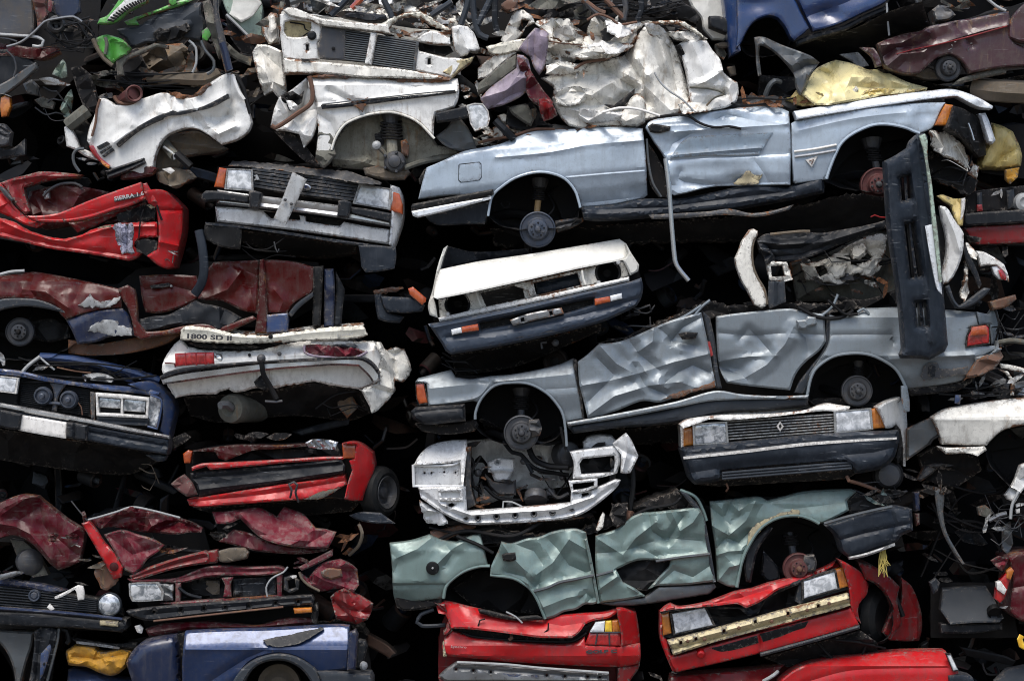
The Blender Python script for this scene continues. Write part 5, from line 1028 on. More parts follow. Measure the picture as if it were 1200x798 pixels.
pn('lamp_hole', zE('510 230 640 186 684 206 680 258 600 264 520 266'), 'black', d=.02, th=.06, rd=0, cm=(.03, 10, 3)); pn('lamp_hole', zE('596 348 640 340 690 350 684 396 640 410 600 392'), 'black', d=-.03, th=.02, rd=0, jag=.7)
pn('rear_wing', zE('632 130 680 120 730 128 780 170 806 200 804 300 790 370 764 462 730 470 690 452 644 412 690 384 696 330 694 262 686 202 652 182'), 'red', d=-.0, th=.3, rp=5, rd=.05, sp=3.2, gx=.5, cr=[(zE('690 210 806 212'), .02, 3), (zE('700 350 790 370'), -.03, 6)], cm=(.016, 24, 10))
tb('lamp_pillar', flat(zE('690 190 700 225 712 256'), -.04), .008, 'black'); tb('wire', flat(zE('632 208 618 250 610 330'), -.05), .006, 'black'); pn('foam_strip', zE('440 284 486 276 490 286 430 292'), 'filler', d=-.05, th=.01, rd=0, sp=2.4); pn('lamp_bracket', zE('646 190 670 182 682 200 664 206'), 'beam_cream', d=-.02, th=.02, rd=.005, sp=2.4)
pn('folded_corner', zE('628 96 644 92 690 176 656 184 640 160'), 'red', d=-.06, th=.04, rp=2, rd=.015, sp=2.6)
shards(8, 185, 285, 212, 308, -.0, 'plate', 6); shards(4, 60, 252, 75, 266, .0, 'plate', 7); tb('cable', flat(zE('190 150 220 120 270 96 330 94 360 110'), .1), .012, 'steel'); pn('silencer', zE('192 130 215 118 216 160 196 164'), 'plate', d=.1, th=.05, rp=3, rd=.02)
R2_ = MB().panel(zE('498 280 510 272 530 268 560 276 580 266 586 300 582 350 586 404 560 398 536 412 528 380 512 340'), d=-.1, th=.02, rp=2, rd=.012, sp=2.5, cm=(.03, 9, 12), cr=[(zE('560 280 558 400'), .04, 3), (zE('530 280 545 400'), -.03, 4)], jag=.7).build('rag', 'cloth')
tag(R2_, 'crumpled grey cloth rag hanging on the bright red squashed car', 'rag')

# ================================================================== dark red car below it
T = thing('wrecked_car', 'dark oxblood red car side with patches of torn grey paint, bare wheel hub', 'car', 185, 418, 1.2, G1)
core(zE('-100 500 150 490 520 540 600 470 1150 430 1400 440 1420 620 1200 720 800 720 600 780 330 790 270 680 150 610 -100 610'), .45, 1.6, 'under')
pn('rear_quarter', zE('-80 510 0 500 60 494 100 490 150 482 250 498 360 520 520 556 536 600 534 640 440 650 360 668 290 692 266 670 250 640 200 616 150 604 60 598 0 604 -80 620'), 'oxblood', d=0, th=.08, rp=5, rd=.03, sp=3.4, vp=[(318, .14), (330, .04), (345, 0)], cr=[(zE('100 560 200 570 270 620 300 640'), -.04, 10), (zE('150 490 130 560 160 600'), .04, 12), (zE('360 520 330 600'), .03, 10)], cm=(.03, 34, 5))
pn('torn_paint', zE('344 626 372 606 396 580 412 600 440 612 480 606 530 588 526 604 480 640 420 636 370 640'), 'plate', d=-.02, th=.02, rp=2, rd=.008, sp=3, jag=.6, cm=(.015, 14, 7)); pn('torn_paint', zE('384 740 400 716 440 700 476 690 520 700 516 720 576 722 580 760 500 764 440 750'), 'plate', d=-.02, th=.02, rp=2, rd=.008, sp=3, jag=.6, cm=(.015, 14, 8))
pn('wheel_arch_trim', zE('-80 632 0 604 60 598 150 602 210 618 260 642 300 666 240 652 190 642 120 634 60 638 0 652 -80 690'), 'plastic_grey', d=-.03, th=.06, rp=3, rd=.02, sp=3)
pn('lower_quarter', zE('290 694 360 670 440 652 536 642 566 672 580 720 600 762 480 768 420 790 340 800 320 750'), 'navy', d=.0, th=.1, rp=4, rd=.03, cm=(.02, 24, 9)); pn('sill_edge', zE('300 780 420 800 600 770 720 750 820 740 720 800 560 840 400 850 300 840'), 'rustmetal', d=.1, th=.2, cm=(.04, 20, 10))
pn('door_frame', zE('520 556 560 540 590 560 600 620 604 700 640 746 720 740 810 720 900 712 960 730 1110 676 1125 690 980 750 860 744 700 764 620 780 590 762 580 700 560 640 536 600'), 'oxblood', d=-.02, th=.08, rp=3, rd=.02, sp=3)
pn('door_inner', zE('612 500 740 494 862 500 884 560 860 608 790 640 700 664 640 660 624 600'), 'oxblood', d=.12, th=.05, rp=4, rd=.02, cr=[(zE('640 560 760 545 860 570'), .03, 8)], cm=(.02, 24, 11)); pn('door_inner', zE('884 500 940 440 1040 436 1142 430 1136 540 1130 666 1060 650 980 612 900 606 870 600'), 'oxblood', d=.1, th=.05, rp=4, rd=.02, cm=(.035, 34, 12), cr=[(zE('900 600 1000 560 1060 480'), -.05, 12), (zE('1050 440 1100 560 1120 660'), .04, 12)])
pn('door_pocket', zE('660 542 740 530 760 544 700 554 664 556'), 'black', d=.1, th=.03, rp=2, rd=.01, sp=2.6); MB().lathe(*zE('752 545')[0], .09, [(.006, -.01), (.01, 0), (.01, .02)], 10).build('handle_screw', 'plate', T)
pn('carpet', zE('612 690 680 676 740 670 800 640 860 608 884 620 940 630 1000 650 1060 684 1030 710 960 742 900 716 800 720 640 746 612 730'), 'plastic', d=.02, th=.1, rp=4, rd=.03, cm=(.05, 20, 13)); pn('trim_board', zE('960 744 1040 700 1110 674 1060 720 1000 750'), 'tan', d=.0, th=.03, rp=2, rd=.01, cm=(.02, 12, 2))
pn('pillar', zE('1142 430 1160 426 1170 560 1176 700 1172 752 1120 750 1130 660 1138 540'), 'maroon_deep', d=.0, th=.1, rp=3, rd=.03, sp=3); pn('front_wing', zF('326 432 400 430 480 440 556 462 556 520 550 574 500 600 460 630 438 668 390 664 348 664 340 560'), 'oxblood', d=.05, th=.08, rp=5, rd=.04, cr=[(zF('380 560 420 610 400 660'), -.03, 10)], cm=(.016, 28, 14))
pn('sill_block', zF('344 672 400 666 440 664 442 700 438 748 346 752'), 'blue_front', d=.0, th=.1, rp=3, rd=.02); pn('arch_trim', zF('440 668 480 620 550 570 552 590 490 640 456 680'), 'plastic_grey', d=.02, th=.05, rp=2, rd=.01)
for i, q in enumerate(('552 460 596 456 590 560 582 720 548 724', '600 470 640 468 646 560 640 724 598 724', '650 480 690 560 680 640 674 716 640 722 652 560')): pn('door_seal_strip', zF(q), ('rubber', 'navy', 'plastic')[i], d=.05+.03*i, th=.06, rp=3, rd=.02, cm=(.015, 20, i))
well(zE('-80 652 0 650 60 638 120 634 190 642 260 660 300 700 340 790 200 860 0 860 -80 850'), .06, .5)
hub(23, 389, 17, .1, 'steel', 'under', 4); pn('seat_foam', zE('140 700 230 690 300 720 310 770 220 790 150 780'), 'rubber', d=.25, th=.1, cm=(.04, 16, 3)); tb('long_pipe', flat(zE('0 494 50 482 108 478'), -.0), .012, 'plate')
H_ = MB().tube([(233, 270, .02), (237, 290, .0), (239, 315, .0), (236, 332, .02), (228, 345, .05)], .035, 10, flat=.5).build('hose', 'plastic_blue')
tag(H_, 'flattened dark blue hose hanging under the left end of the silver slatted front', 'hose')
O_ = thing('broken_bumper_corner', 'dark blue plastic bumper corner with orange light, stuck left of the white-nosed car', 'bumper', 470, 382, .2)
pn('corner_piece', zF('820 582 850 574 860 620 880 660 950 680 930 706 880 704 836 690 826 640'), 'plastic_blue', d=.05, th=.1, rp=4, rd=.03, cm=(.01, 20, 3)); pn('bumper_face', zF('850 590 920 592 1000 600 1040 628 1030 656 960 664 880 660 858 630'), 'plastic_blue', d=-.02, th=.12, rp=5, rd=.04)
lamp('indicator', zF('968 556 990 548 1048 598 1046 614 1030 628 976 584'), 'orange', -.06); pn('broken_edge', zF('812 566 860 556 940 548 950 560 860 580 824 586'), 'rustmetal', d=.05, th=.04, cm=(.03, 10, 4), jag=.6)

# ================================================================== maroon wrecks, lower left
T = thing('wrecked_car', 'dark maroon crushed wing with empty wheel arch at the lower left edge', 'car', 45, 672, .9, G1)
core(zQ('-100 110 90 80 260 170 320 330 230 350 130 270 0 250 -100 260'), .35, 1.6, 'under')
pn('rear_wing', zQ('-60 110 0 96 50 74 90 64 150 70 164 84 210 120 260 160 310 190 336 210 330 260 312 330 270 350 230 362 200 340 170 306 130 262 90 236 50 226 0 238 -60 260'), 'maroon', d=0, th=.1, rp=5, rd=.04, sp=3, cr=[(zQ('0 180 60 190 120 220 200 320'), -.06, 12), (zQ('10 140 100 80 150 74'), -.05, 12), (zQ('150 80 170 180 240 300'), .05, 14), (zQ('220 140 230 240 300 300'), .04, 10)], cm=(.05, 24, 4))
pn('inner_arch', zQ('40 240 90 246 140 290 170 340 190 380 130 390 90 360'), 'well', d=.12, th=.1, cm=(.03, 18, 3)); MB().lathe(*zQ('120 330')[0], .1, [(.03, -.03), (.07, -.02), (.10, .0), (.1, .08)], 20, yaw=.4).build('hub', 'steel', T)
shards(7, 55, 605, 100, 640, -.02, 'maroon', 9); shards(4, 75, 620, 95, 640, -.04, 'plate', 4)
T = thing('wrecked_car', 'maroon wreck folded into sharp pleats with a bright red door post', 'car', 160, 680, .9, G1)
core(zQ('330 160 520 110 800 190 830 300 600 370 480 380 390 300'), .4, 1.6, 'under')
pn('door_post', zQ('320 178 350 168 376 200 404 246 450 300 482 352 476 390 446 398 420 350 380 280'), 'red', d=-.06, th=.06, rp=3, rd=.02, sp=2.8, cm=(.02, 14, 3)); MB().lathe(*zQ('448 348')[0], -.07, [(.022, -.008), (.034, -.004), (.034, .01)], 16).build('post_hole', 'maroon_deep', T)
pn('roof_fold', zQ('344 162 400 148 460 130 520 112 600 130 700 156 760 176 796 196 790 214 740 214 690 222 620 216 560 212 500 202 440 192 396 200'), 'maroon', d=.0, th=.06, rp=3, rd=.02, sp=3, cr=[(zQ('400 180 520 150 600 200 700 170 780 200'), .06, 8), (zQ('520 112 540 180 690 220'), -.06, 9)], cm=(.06, 16, 5)); tb('bright_trim', flat(zQ('346 164 400 150 460 132 520 114 600 128 708 156'), -.03), .008, 'plate')
pn('crumpled_door', zQ('408 222 440 212 480 204 540 222 600 240 644 264 620 290 580 318 556 350 528 378 490 362 470 330 440 270'), 'maroon_faded', d=-.03, th=.05, rp=3, rd=.02, sp=3, cr=[(zQ('480 206 520 270 560 340'), -.06, 12), (zQ('430 230 520 300 640 264'), .04, 9)], cm=(.03, 22, 7))
pn('rail', zQ('508 384 600 346 700 312 806 286 820 300 820 334 700 354 600 382 556 396 520 404'), 'red_dirty', d=-.05, th=.1, rp=4, rd=.03, sp=3, cr=[(zQ('520 392 700 334 810 310'), .02, 4)], cm=(.012, 20, 8)); pn('rusty_plate', zQ('368 372 384 330 410 322 464 392 460 410 420 440 396 434'), 'rustmetal', d=-.02, th=.04, cm=(.03, 14, 9), jag=.5); shards(6, 96, 650, 125, 665, -.04, 'tan', 8)
tb('pipe', [zQ('570 330')[0]+(.05,), zQ('640 300')[0]+(.03,), zQ('720 284')[0]+(.03,), zQ('790 292')[0]+(.06,)], .016, 'black'); shards(8, 175, 628, 215, 660, .05, 'black', 10); shards(5, 190, 640, 240, 655, .02, 'maroon_deep', 10); tb('wire', flat(zQ('280 90 320 140 345 170'), -.0), .006, 'steel')
T = thing('wrecked_car', 'faded maroon crushed panel, dusty pink on its top, below the red front', 'car', 320, 655, .9, G1)
core(zR('380 360 560 340 880 430 860 510 560 520 420 470'), .4, 1.6, 'under')
pn('dusty_panel', zR('382 352 440 350 500 342 570 334 610 350 650 372 680 330 716 344 760 362 790 396 810 420 850 424 896 436 880 470 864 500 820 502 760 500 680 490 600 466 560 440 530 410 500 380 450 400 400 400'), 'maroon_faded', d=-.02, th=.06, rp=4, rd=.03, sp=3, gy=-.4, cr=[(zR('500 360 560 420 640 460 760 470 870 480'), -.04, 12), (zR('650 372 740 420 800 470'), .04, 10), (zR('460 360 500 390 540 440'), .05, 8)], cm=(.05, 22, 3))
pn('lower_fold', zR('410 474 470 424 540 440 600 468 700 494 800 506 872 502 840 516 750 526 650 522 560 512 480 490'), 'maroon', d=.02, th=.06, rp=3, rd=.02, sp=3, cm=(.04, 16, 5)); pn('silencer', zR('410 514 460 502 520 500 534 520 526 546 440 562 414 556'), 'tan', d=-.05, th=.1, rp=5, rd=.05, sp=3, cm=(.02, 14, 6)); pn('rail', zR('58 602 140 572 240 540 330 522 404 508 414 540 404 562 300 574 200 594 100 618'), 'red_dirty', d=-.02, th=.1, rp=4, rd=.03, sp=3)
shards(10, 250, 605, 275, 632, .03, 'black', 10); shards(8, 390, 615, 425, 650, .05, 'rustmetal', 10); tb('bent_strip', [zR('950 530')[0]+(.1,), zR('990 490')[0]+(.05,), zR('1004 440')[0]+(.02,), zR('990 404')[0]+(.05,)], .014, 'tan'); pn('plastic_shard', zR('950 366 1000 352 1080 356 1140 400 1060 400 980 384'), 'plastic_blue', d=.05, th=.04, rp=3, rd=.02, cm=(.01, 14, 8))

T = thing('wrecked_car', 'maroon car front with black bumper bar and one square headlight left', 'car', 290, 745, 1.2, G1)
core(zS('40 300 400 240 720 250 860 370 850 480 300 510 120 520'), .35, 2.0, 'under')
pn('top_rail', zS('34 292 120 294 240 290 320 262 380 240 460 234 560 242 700 238 734 252 690 270 600 280 480 278 380 286 280 310 160 308 60 312'), 'maroon_faded', d=-.02, th=.1, rp=3, rd=.025, sp=3, cr=[(zS('240 300 380 262 700 258'), .03, 5)], cm=(.025, 18, 3)); pn('grille_void', zS('180 300 700 276 720 370 240 400'), 'black', d=.15, th=.1, rd=0, cm=(.05, 14, 4))
lamp('headlight', zS('46 316 80 312 168 312 188 350 184 384 90 390 60 388 48 366'), 'lamp_dark', -.04, frame='plate'); pn('lamp_inner', zS('180 314 234 316 236 388 190 386'), 'plate', d=.02, th=.06, rp=3, rd=.02, cm=(.06, 8, 5), jag=.5)
for q in ('246 312 270 310 266 394 246 396', '448 288 500 284 488 320 492 372 456 372 464 320', '690 276 716 276 712 370 694 370'): pn('upright', zS(q), 'maroon_faded', d=-.0, th=.06, rp=2, rd=.015, sp=2.6)
pn('radiator', zS('500 292 684 284 690 366 500 370'), 'plastic', d=.06, th=.06, rp=2, rd=.01, cr=[(zS('530 290 532 366'), -.03, 3), (zS('645 290 648 366'), -.03, 3)], cm=(.02, 12, 6)); pn('brace', zS('380 300 440 300 440 360 410 362 380 340'), 'tan', d=.1, th=.06, cm=(.03, 10, 7)); pn('lamp_ring', zS('722 286 760 276 790 300 786 340 750 356 722 340'), 'steel', d=.0, th=.06, rp=3, rd=.02, sp=2.6, hol=[zS('738 300 770 292 776 330 744 340')])
tb('cable', flat(zS('650 370 645 330 670 290 720 264 740 240'), -.06), .007, 'plate'); tb('cable', flat(zS('260 330 300 360 360 376'), .0), .012, 'plastic'); pn('clip', zS('748 280 776 276 780 284 762 292'), 'sticker', d=-.05, th=.02, rd=.004, sp=2)
pn('lower_rail', zS('176 400 340 388 520 378 700 366 724 372 560 386 430 394 300 406'), 'maroon_faded', d=-.02, th=.08, rp=2, rd=.015, sp=3); pn('bumper_bar', zS('30 434 120 420 300 404 560 386 700 374 846 364 856 384 850 404 700 416 550 432 350 452 150 476 90 470 40 450'), 'plastic', d=-.1, th=.1, rp=4, rd=.035, sp=3, cr=[(zS('120 450 400 424 850 386'), .012, 4)], cm=(.01, 24, 7),
   hol=[zS('%f %f %f %f %f %f %f %f' % (x, y, x+12, y-1, x+12, y+12, x, y+12)) for x, y in ((146, 432), (264, 424), (364, 416), (458, 412), (562, 406), (680, 394), (780, 386))])
lamp('indicator', zS('764 422 845 418 846 440 770 446'), 'amber', -.13); tb('bar_edge', flat(zS('150 478 350 456 550 434 720 416'), -.1), .008, 'rustmetal'); pn('bar_void', zS('130 440 800 390 800 400 130 470'), 'black', d=-.04, th=.02, rd=0)
pn('lower_apron', zS('112 512 200 488 300 482 400 480 500 490 600 498 660 484 720 468 862 464 862 490 760 500 600 512 450 512 300 522 200 536 130 546'), 'maroon', d=-.03, th=.08, rp=4, rd=.03, sp=3, cr=[(zS('130 530 300 504 600 504 860 478'), -.02, 5)], cm=(.03, 20, 8)); pn('clip', zS('66 500 90 494 104 510 98 532 78 528'), 'sticker', d=-.06, th=.03, rd=.01, sp=2, cm=(.03, 5, 3))
pn('bumper_end', zS('838 404 868 400 872 440 866 490 846 486 840 440'), 'under', d=-.05, th=.1, cm=(.04, 10, 9))
pn('wing_fold', zS('786 242 840 212 890 186 938 162 936 192 880 222 820 250 800 256'), 'maroon_faded', d=-.06, th=.04, rp=2, rd=.02, sp=3, cm=(.02, 16, 10)); pn('crumpled_wing', zS('790 262 830 290 860 250 900 220 968 206 1010 224 1044 252 1052 320 1030 352 960 336 900 346 870 344 826 324'), 'maroon_faded', d=-.03, th=.05, rp=3, rd=.02, sp=3, cr=[(zS('850 270 900 300 1030 340'), -.04, 10), (zS('900 240 960 260 1040 260'), .04, 10)], cm=(.05, 18, 11)); pn('rust_disc', zS('884 262 920 246 974 250 980 282 930 296 894 284'), 'rustmetal', d=-.08, th=.03, rp=3, rd=.02, sp=2.6)
pn('red_scrap', zS('926 372 950 350 984 336 1050 362 1114 402 1106 440 1090 472 1042 492 990 480 952 470 940 420'), 'red_dirty', d=-.06, th=.05, rp=3, rd=.02, sp=2.8, cr=[(zS('984 336 1000 410 1042 490'), -.07, 9), (zS('940 400 1020 430 1100 440'), .05, 8)], cm=(.05, 14, 12)); tb('torn_edge', flat(zS('790 262 800 290 830 320 880 346'), -.06), .010, 'tan')
shards(6, 345, 640, 365, 668, .0, 'maroon', 9)

# ================================================================== dark navy front at the lower left
T = thing('wrecked_car', 'dark navy car front with black grille and round fog lamp, lower left edge', 'car', 70, 742, 1.2, G1)
core(zQ('-100 400 100 410 480 500 500 600 -100 590'), .35, 2.0, 'under')
pn('bonnet', zQ('-100 390 0 380 70 368 90 376 40 396 100 408 180 420 260 440 200 452 100 432 -100 414'), 'navy', d=.0, th=.1, rp=4, rd=.03, cm=(.02, 20, 3)); pn('grille', zQ('-100 414 0 416 120 432 260 452 380 470 470 490 484 540 400 536 260 526 100 512 -100 500'), 'black', d=.03, th=.1, rp=3, rd=.02)
for i in range(7):
    t = i/6.; a = zQ('-80 %f 100 %f 380 %f' % (424+t*66, 440+t*64, 480+t*44)); tb('grille_slat', flat(a, .02), .007, 'plastic')
MB().lathe(*zQ('135 461')[0], -.0, [(.02, -.02), (.03, -.012), (.034, -.02), (.042, -.02), (.046, 0), (.046, .02)], 24).build('emblem', 'drum', T)
o = MB().lathe(*zQ('430 497')[0], -.06, [(.015, -.03), (.05, -.022), (.078, -.005), (.084, .006), (.08, .06)], 30).build('fog_lamp', 'lamp_dark', T); MB().lathe(*zQ('430 497')[0], -.06, [(.08, -.0), (.086, -.006), (.09, .004), (.088, .05)], 30).build('lamp_frame', 'plastic_grey', o)
pn('bumper', zQ('-100 506 0 508 150 518 300 532 420 546 498 556 500 590 480 606 300 590 150 584 -100 574'), 'plastic', d=-.1, th=.2, rp=5, rd=.05, cr=[(zQ('-100 520 150 532 480 566'), .02, 4)], cm=(.008, 24, 5)); tb('bumper_trim', flat(zQ('-100 508 0 512 150 522 300 534 480 554'), -.12), .012, 'navy'); lamp('indicator', zQ('392 560 464 564 464 584 392 578'), 'lens_yellow' if 0 else 'filler', -.13)
pn('bent_trim', zQ('214 466 260 444 306 420 326 424 332 450 330 476 306 480 300 446 294 438 240 468 216 474'), 'sticker', d=-.08, th=.02, rp=2, rd=.008, sp=2.6); pn('torn_card', zQ('184 508 196 492 206 504 214 514 200 520'), 'sticker', d=-.1, th=.01, rd=.003, sp=2.4); pn('bent_strip', zQ('0 380 60 366 90 370 40 390 0 402'), 'alloy', d=-.04, th=.03, rp=2, rd=.01)
shards(6, 80, 680, 140, 700, .0, 'black', 9)

# ================================================================== bottom row left
T = thing('wrecked_car', 'mid blue car wing and roof shoulder with dark wheel arch, bottom left row', 'car', 290, 838, 1.2, G1)
core(zS('40 560 300 520 1000 500 1090 540 1110 740 1100 900 60 900'), .5, 1.8, 'under')
pn('front_wing', zS('288 524 400 518 520 514 640 512 760 506 860 500 960 496 1010 500 1010 590 1004 690 880 702 850 690 820 660 760 632 700 622 640 630 580 654 540 694 510 745 490 800 460 900 274 900 276 742 276 650'), 'blue_deep', d=-.35, th=.1, rp=4, rd=.03, sp=3.2, vp=[(730, .14), (758.5, .0), (761, -.01), (800, .07)], cr=[(zS('290 600 500 596 640 594 860 588 1010 586'), -.01, 4), (zS('400 742 480 690 560 640 640 606'), .02, 8)], cm=(.006, 36, 4))
pn('paint_scrape', zS('630 560 700 546 780 530 870 512 880 500 900 512 840 548 780 580 700 590 650 582'), 'plastic', d=-.315, th=.02, gy=-.5, rp=2, rd=.0, sp=3, cm=(.004, 20, 5), jag=.4)
pn('wheel_arch_trim', zS('470 800 500 740 530 696 580 654 640 630 700 620 770 632 830 664 870 700 890 740 900 800 860 800 840 742 800 690 750 660 700 650 640 658 590 686 550 742 530 800'), 'plastic_grey', d=-.38, th=.3, rp=4, rd=.03, sp=3); pn('bumper', zS('868 700 940 700 1020 706 1100 716 1112 742 1110 800 900 800 886 740'), 'plastic_grey', d=-.4, th=.3, rp=5, rd=.04)
pn('door_bulge', zS('28 662 44 630 70 594 104 568 160 552 250 538 264 600 270 742 268 900 90 900 60 760'), 'navy', d=-.25, th=.3, rp=14, rd=.10, sp=3.5); pn('door_gap', zS('250 538 286 528 280 640 276 900 264 900 268 700'), 'black', d=-.1, th=.05, rd=0)
pn('tail_lamp_edge', zS('1010 530 1036 516 1048 540 1036 690 1000 694'), 'navy', d=-.45, th=.1, rp=3, rd=.03); pn('tail_light', zS('1050 560 1080 566 1090 590 1064 690 1036 690'), 'plastic', d=-.2, th=.1, rp=3, rd=.03); MB().lathe(*zS('1074 674')[0], -.24, [(.01, -.02), (.03, -.01), (.034, .01)], 12, yaw=.8).build('reflector', 'plate', T)
well(zS('530 800 550 742 590 686 640 658 700 650 750 660 800 690 840 742 860 800 700 900 560 880'), -.26, .6); MB().lathe(*zS('700 760')[0], -.15, [(.03, -.05), (.07, -.04), (.1, -.01), (.12, 0), (.16, .0), (.165, .06)], 28).build('brake_drum', 'tan', T)
pn('roof_scrap', zS('500 506 700 492 860 480 1000 470 1060 500 1090 540 1040 516 1000 500 860 506 640 516'), 'under', d=.4, th=.3, cm=(.05, 16, 8), jag=.6)
T = thing('wrecked_car', 'grey-green car wing with empty wheel arch in the bottom left corner', 'car', 30, 838, 1.2, G1)
core(zQ('-100 610 130 610 230 600 200 820 160 940 -100 940'), .45, 1.8, 'under')
pn('front_wing', zQ('-100 600 0 598 60 602 132 606 124 660 104 720 84 800 78 860 66 860 60 790 44 720 10 660 -40 620 -100 600'), 'sheet_grey', d=0, th=.1, rp=4, rd=.03, cm=(.01, 26, 3)); well(zQ('-100 640 -40 630 10 670 44 730 60 790 60 900 -100 900'), .05, .4)
pn('hinge_plate', zQ('132 604 160 586 190 580 228 598 226 626 206 700 180 780 160 830 108 830 124 740 134 660'), 'plastic', d=-.06, th=.08, rp=4, rd=.03, sp=3, cr=[(zQ('160 600 150 700 140 800'), .04, 6), (zQ('200 610 180 700 160 800'), -.04, 6)], cm=(.03, 14, 4)); pn('inner_strip', zQ('160 690 196 650 200 670 170 770 156 790'), 'blue_pale', d=-.09, th=.03, rp=2, rd=.01, sp=2.8)
tb('door_seal', flat(zQ('232 590 226 640 206 720 180 820'), -.05), .011, 'sheet_grey'); tb('door_seal', flat(zQ('240 592 262 600 270 640 262 650'), -.0), .02, 'black')
pn('bent_panel', zQ('268 752 300 746 380 766 480 784 520 790 500 860 260 860'), 'blue_pale', d=.1, th=.1, rp=4, rd=.05, gy=-.8, cm=(.03, 20, 5)); pn('black_trim', zQ('280 628 360 640 440 652 540 646 540 668 440 668 300 648'), 'rubber', d=.05, th=.05, rp=3, rd=.02, cm=(.02, 16, 6)); pn('silver_edge', zQ('300 640 400 652 470 664 468 672 380 660 300 650'), 'plate', d=.02, th=.02, rp=1, rd=.005, sp=3)
Y_ = MB().panel(zQ('258 690 262 674 290 658 320 654 372 664 384 680 410 684 470 674 516 680 508 710 492 746 462 770 430 776 390 764 340 742 300 738 268 734'), d=-.0, th=.12, rp=7, rd=.06, sp=2.8, cr=[(zQ('290 700 380 710 500 690'), .05, 6), (zQ('300 735 380 700 440 720'), -.03, 7)], cm=(.03, 14, 3)).build('foam_cushion', 'ochre')
tag(Y_, 'dirty mustard yellow foam piece lying between the two bottom left cars', 'foam')
# ================================================================== white wing on the upper left
T = thing('wrecked_car', 'white car tail end with black side stripe and rusty torn edges, upper left', 'car', 200, 215, 1.0, G1)
core(zA('420 470 700 420 1000 340 1090 480 1000 600 800 590 700 650 640 740 480 700'), .45, 1.6, 'under')
pn('rear_quarter', zA('438 432 470 436 510 462 560 452 640 430 714 408 770 420 830 432 850 430 890 396 930 360 980 330 1016 320 1040 346 1060 400 1084 450 1108 540 1090 580 1040 616 972 636 940 612 908 590 870 570 820 566 780 576 736 596 704 634 682 690 676 740 640 766 590 764 530 750 480 738 430 690 382 620 390 570 414 510'),
   'white', d=0, th=.08, rp=5, rd=.04, sp=3, cr=[(zA('500 628 560 586 640 538 760 492 880 474 940 450 1004 420'), -.02, 8), (zA('714 408 740 460 760 492'), .05, 9), (zA('860 520 900 570 940 560 1000 506'), .06, 10), (zA('830 432 850 470 900 520'), -.05, 12), (zA('920 560 960 590 1034 556'), -.05, 8), (zA('1010 330 1020 430 1000 500'), .05, 9), (zA('438 440 420 560 400 610'), -.03, 9)], cm=(.045, 24, 5, (255, 130, 55), (150, 140, 30), (200, 125, 30)), de=[(245, 140, 18, 10, .05)])
pn('side_stripe', zA('510 634 540 606 600 566 660 534 716 514 716 524 660 548 610 576 560 614 520 648'), 'black', d=-.05, th=.04, rp=1.5, rd=.004, sp=2.6); pn('side_stripe', zA('600 560 680 516 760 486 782 494 880 472 940 446 1002 412 1006 430 950 462 880 486 790 506 740 510 680 534 616 572'), 'plastic', d=-.05, th=.08, rp=1.5, rd=.004, sp=2.6)
for q in ('424 646 470 622 482 632 434 658', '448 686 494 650 502 660 456 692', '438 668 488 640 490 646 442 676'): pn('grille_slot', zA(q), 'plastic', d=-.03, th=.04, rp=1, rd=.004, sp=2.4)
pn('tail_light', zA('390 642 410 640 440 690 482 726 478 740 440 712 404 672'), 'lens_red', d=-.02, th=.05, rp=2, rd=.01, sp=2.6); pn('amber_corner', zA('440 700 482 730 478 742 450 722'), 'amber', d=-.03, th=.05, rp=1.5, rd=.008, sp=2.4)
pn('rub_strip', zA('462 752 520 732 580 712 632 694 640 716 590 742 530 766 474 786'), 'plastic', d=-.06, th=.08, rp=3, rd=.03, sp=2.8, cr=[(zA('466 770 636 706'), .02, 3)]); pn('lower_corner', zA('530 770 600 744 650 722 690 740 670 768 600 786 530 790'), 'maroon_deep', d=-.0, th=.1, rp=3, rd=.03, cm=(.03, 14, 7))
pn('rust_edge', zA('740 404 790 408 826 420 850 418 884 390 924 362 930 372 890 410 850 438 800 436 760 422'), 'rustmetal', d=-.03, th=.04, rp=2, rd=.012, sp=2.8, cm=(.03, 8, 8), jag=.6); tb('torn_edge', flat(zA('500 424 520 452 560 458 600 448'), .0), .014, 'rustmetal'); tb('torn_edge', flat(zA('440 436 426 480 420 540 404 600'), -.03), .010, 'rustmetal')
tb('window_trim', flat(zA('1020 330 1046 400 1072 440'), -.04), .016, 'white'); tb('window_seal', flat(zA('1040 340 1070 390 1080 430 1100 500'), -.0), .016, 'black'); pn('window_edge', zA('1020 326 1050 330 1080 400 1070 440 1044 440'), 'black', d=.03, th=.06, rp=2, rd=.01, sp=3)
pn('inner_arch', zA('700 640 740 600 790 584 860 576 910 596 960 630 1000 652 960 672 880 680 820 690 780 760 740 800 690 790 680 720'), 'tan', d=.2, th=.1, rp=4, rd=.04, cr=[(zA('740 620 860 640 980 656'), -.06, 10)], cm=(.05, 20, 9))
tb('shock_absorber', [zA('722 630')[0]+(.15,), zA('770 690')[0]+(.02,)], .04, 'well', smooth=False); tb('shock_absorber', [zA('776 676')[0]+(.0,), zA('838 734')[0]+(-.02,)], .032, 'black', smooth=False); tb('spring_arm', [zA('720 646')[0]+(.05,), zA('765 680')[0]+(.0,), zA('768 702')[0]+(.0,)], .010, 'plate')
pn('folded_floor', zA('690 760 760 740 830 750 860 780 820 800 770 830 700 800'), 'tan', d=.05, th=.06, cm=(.05, 14, 11), jag=.5); pn('torn_flap', zA('712 744 750 736 768 752 750 766'), 'sticker', d=.0, th=.02, rd=.006, sp=2.4)
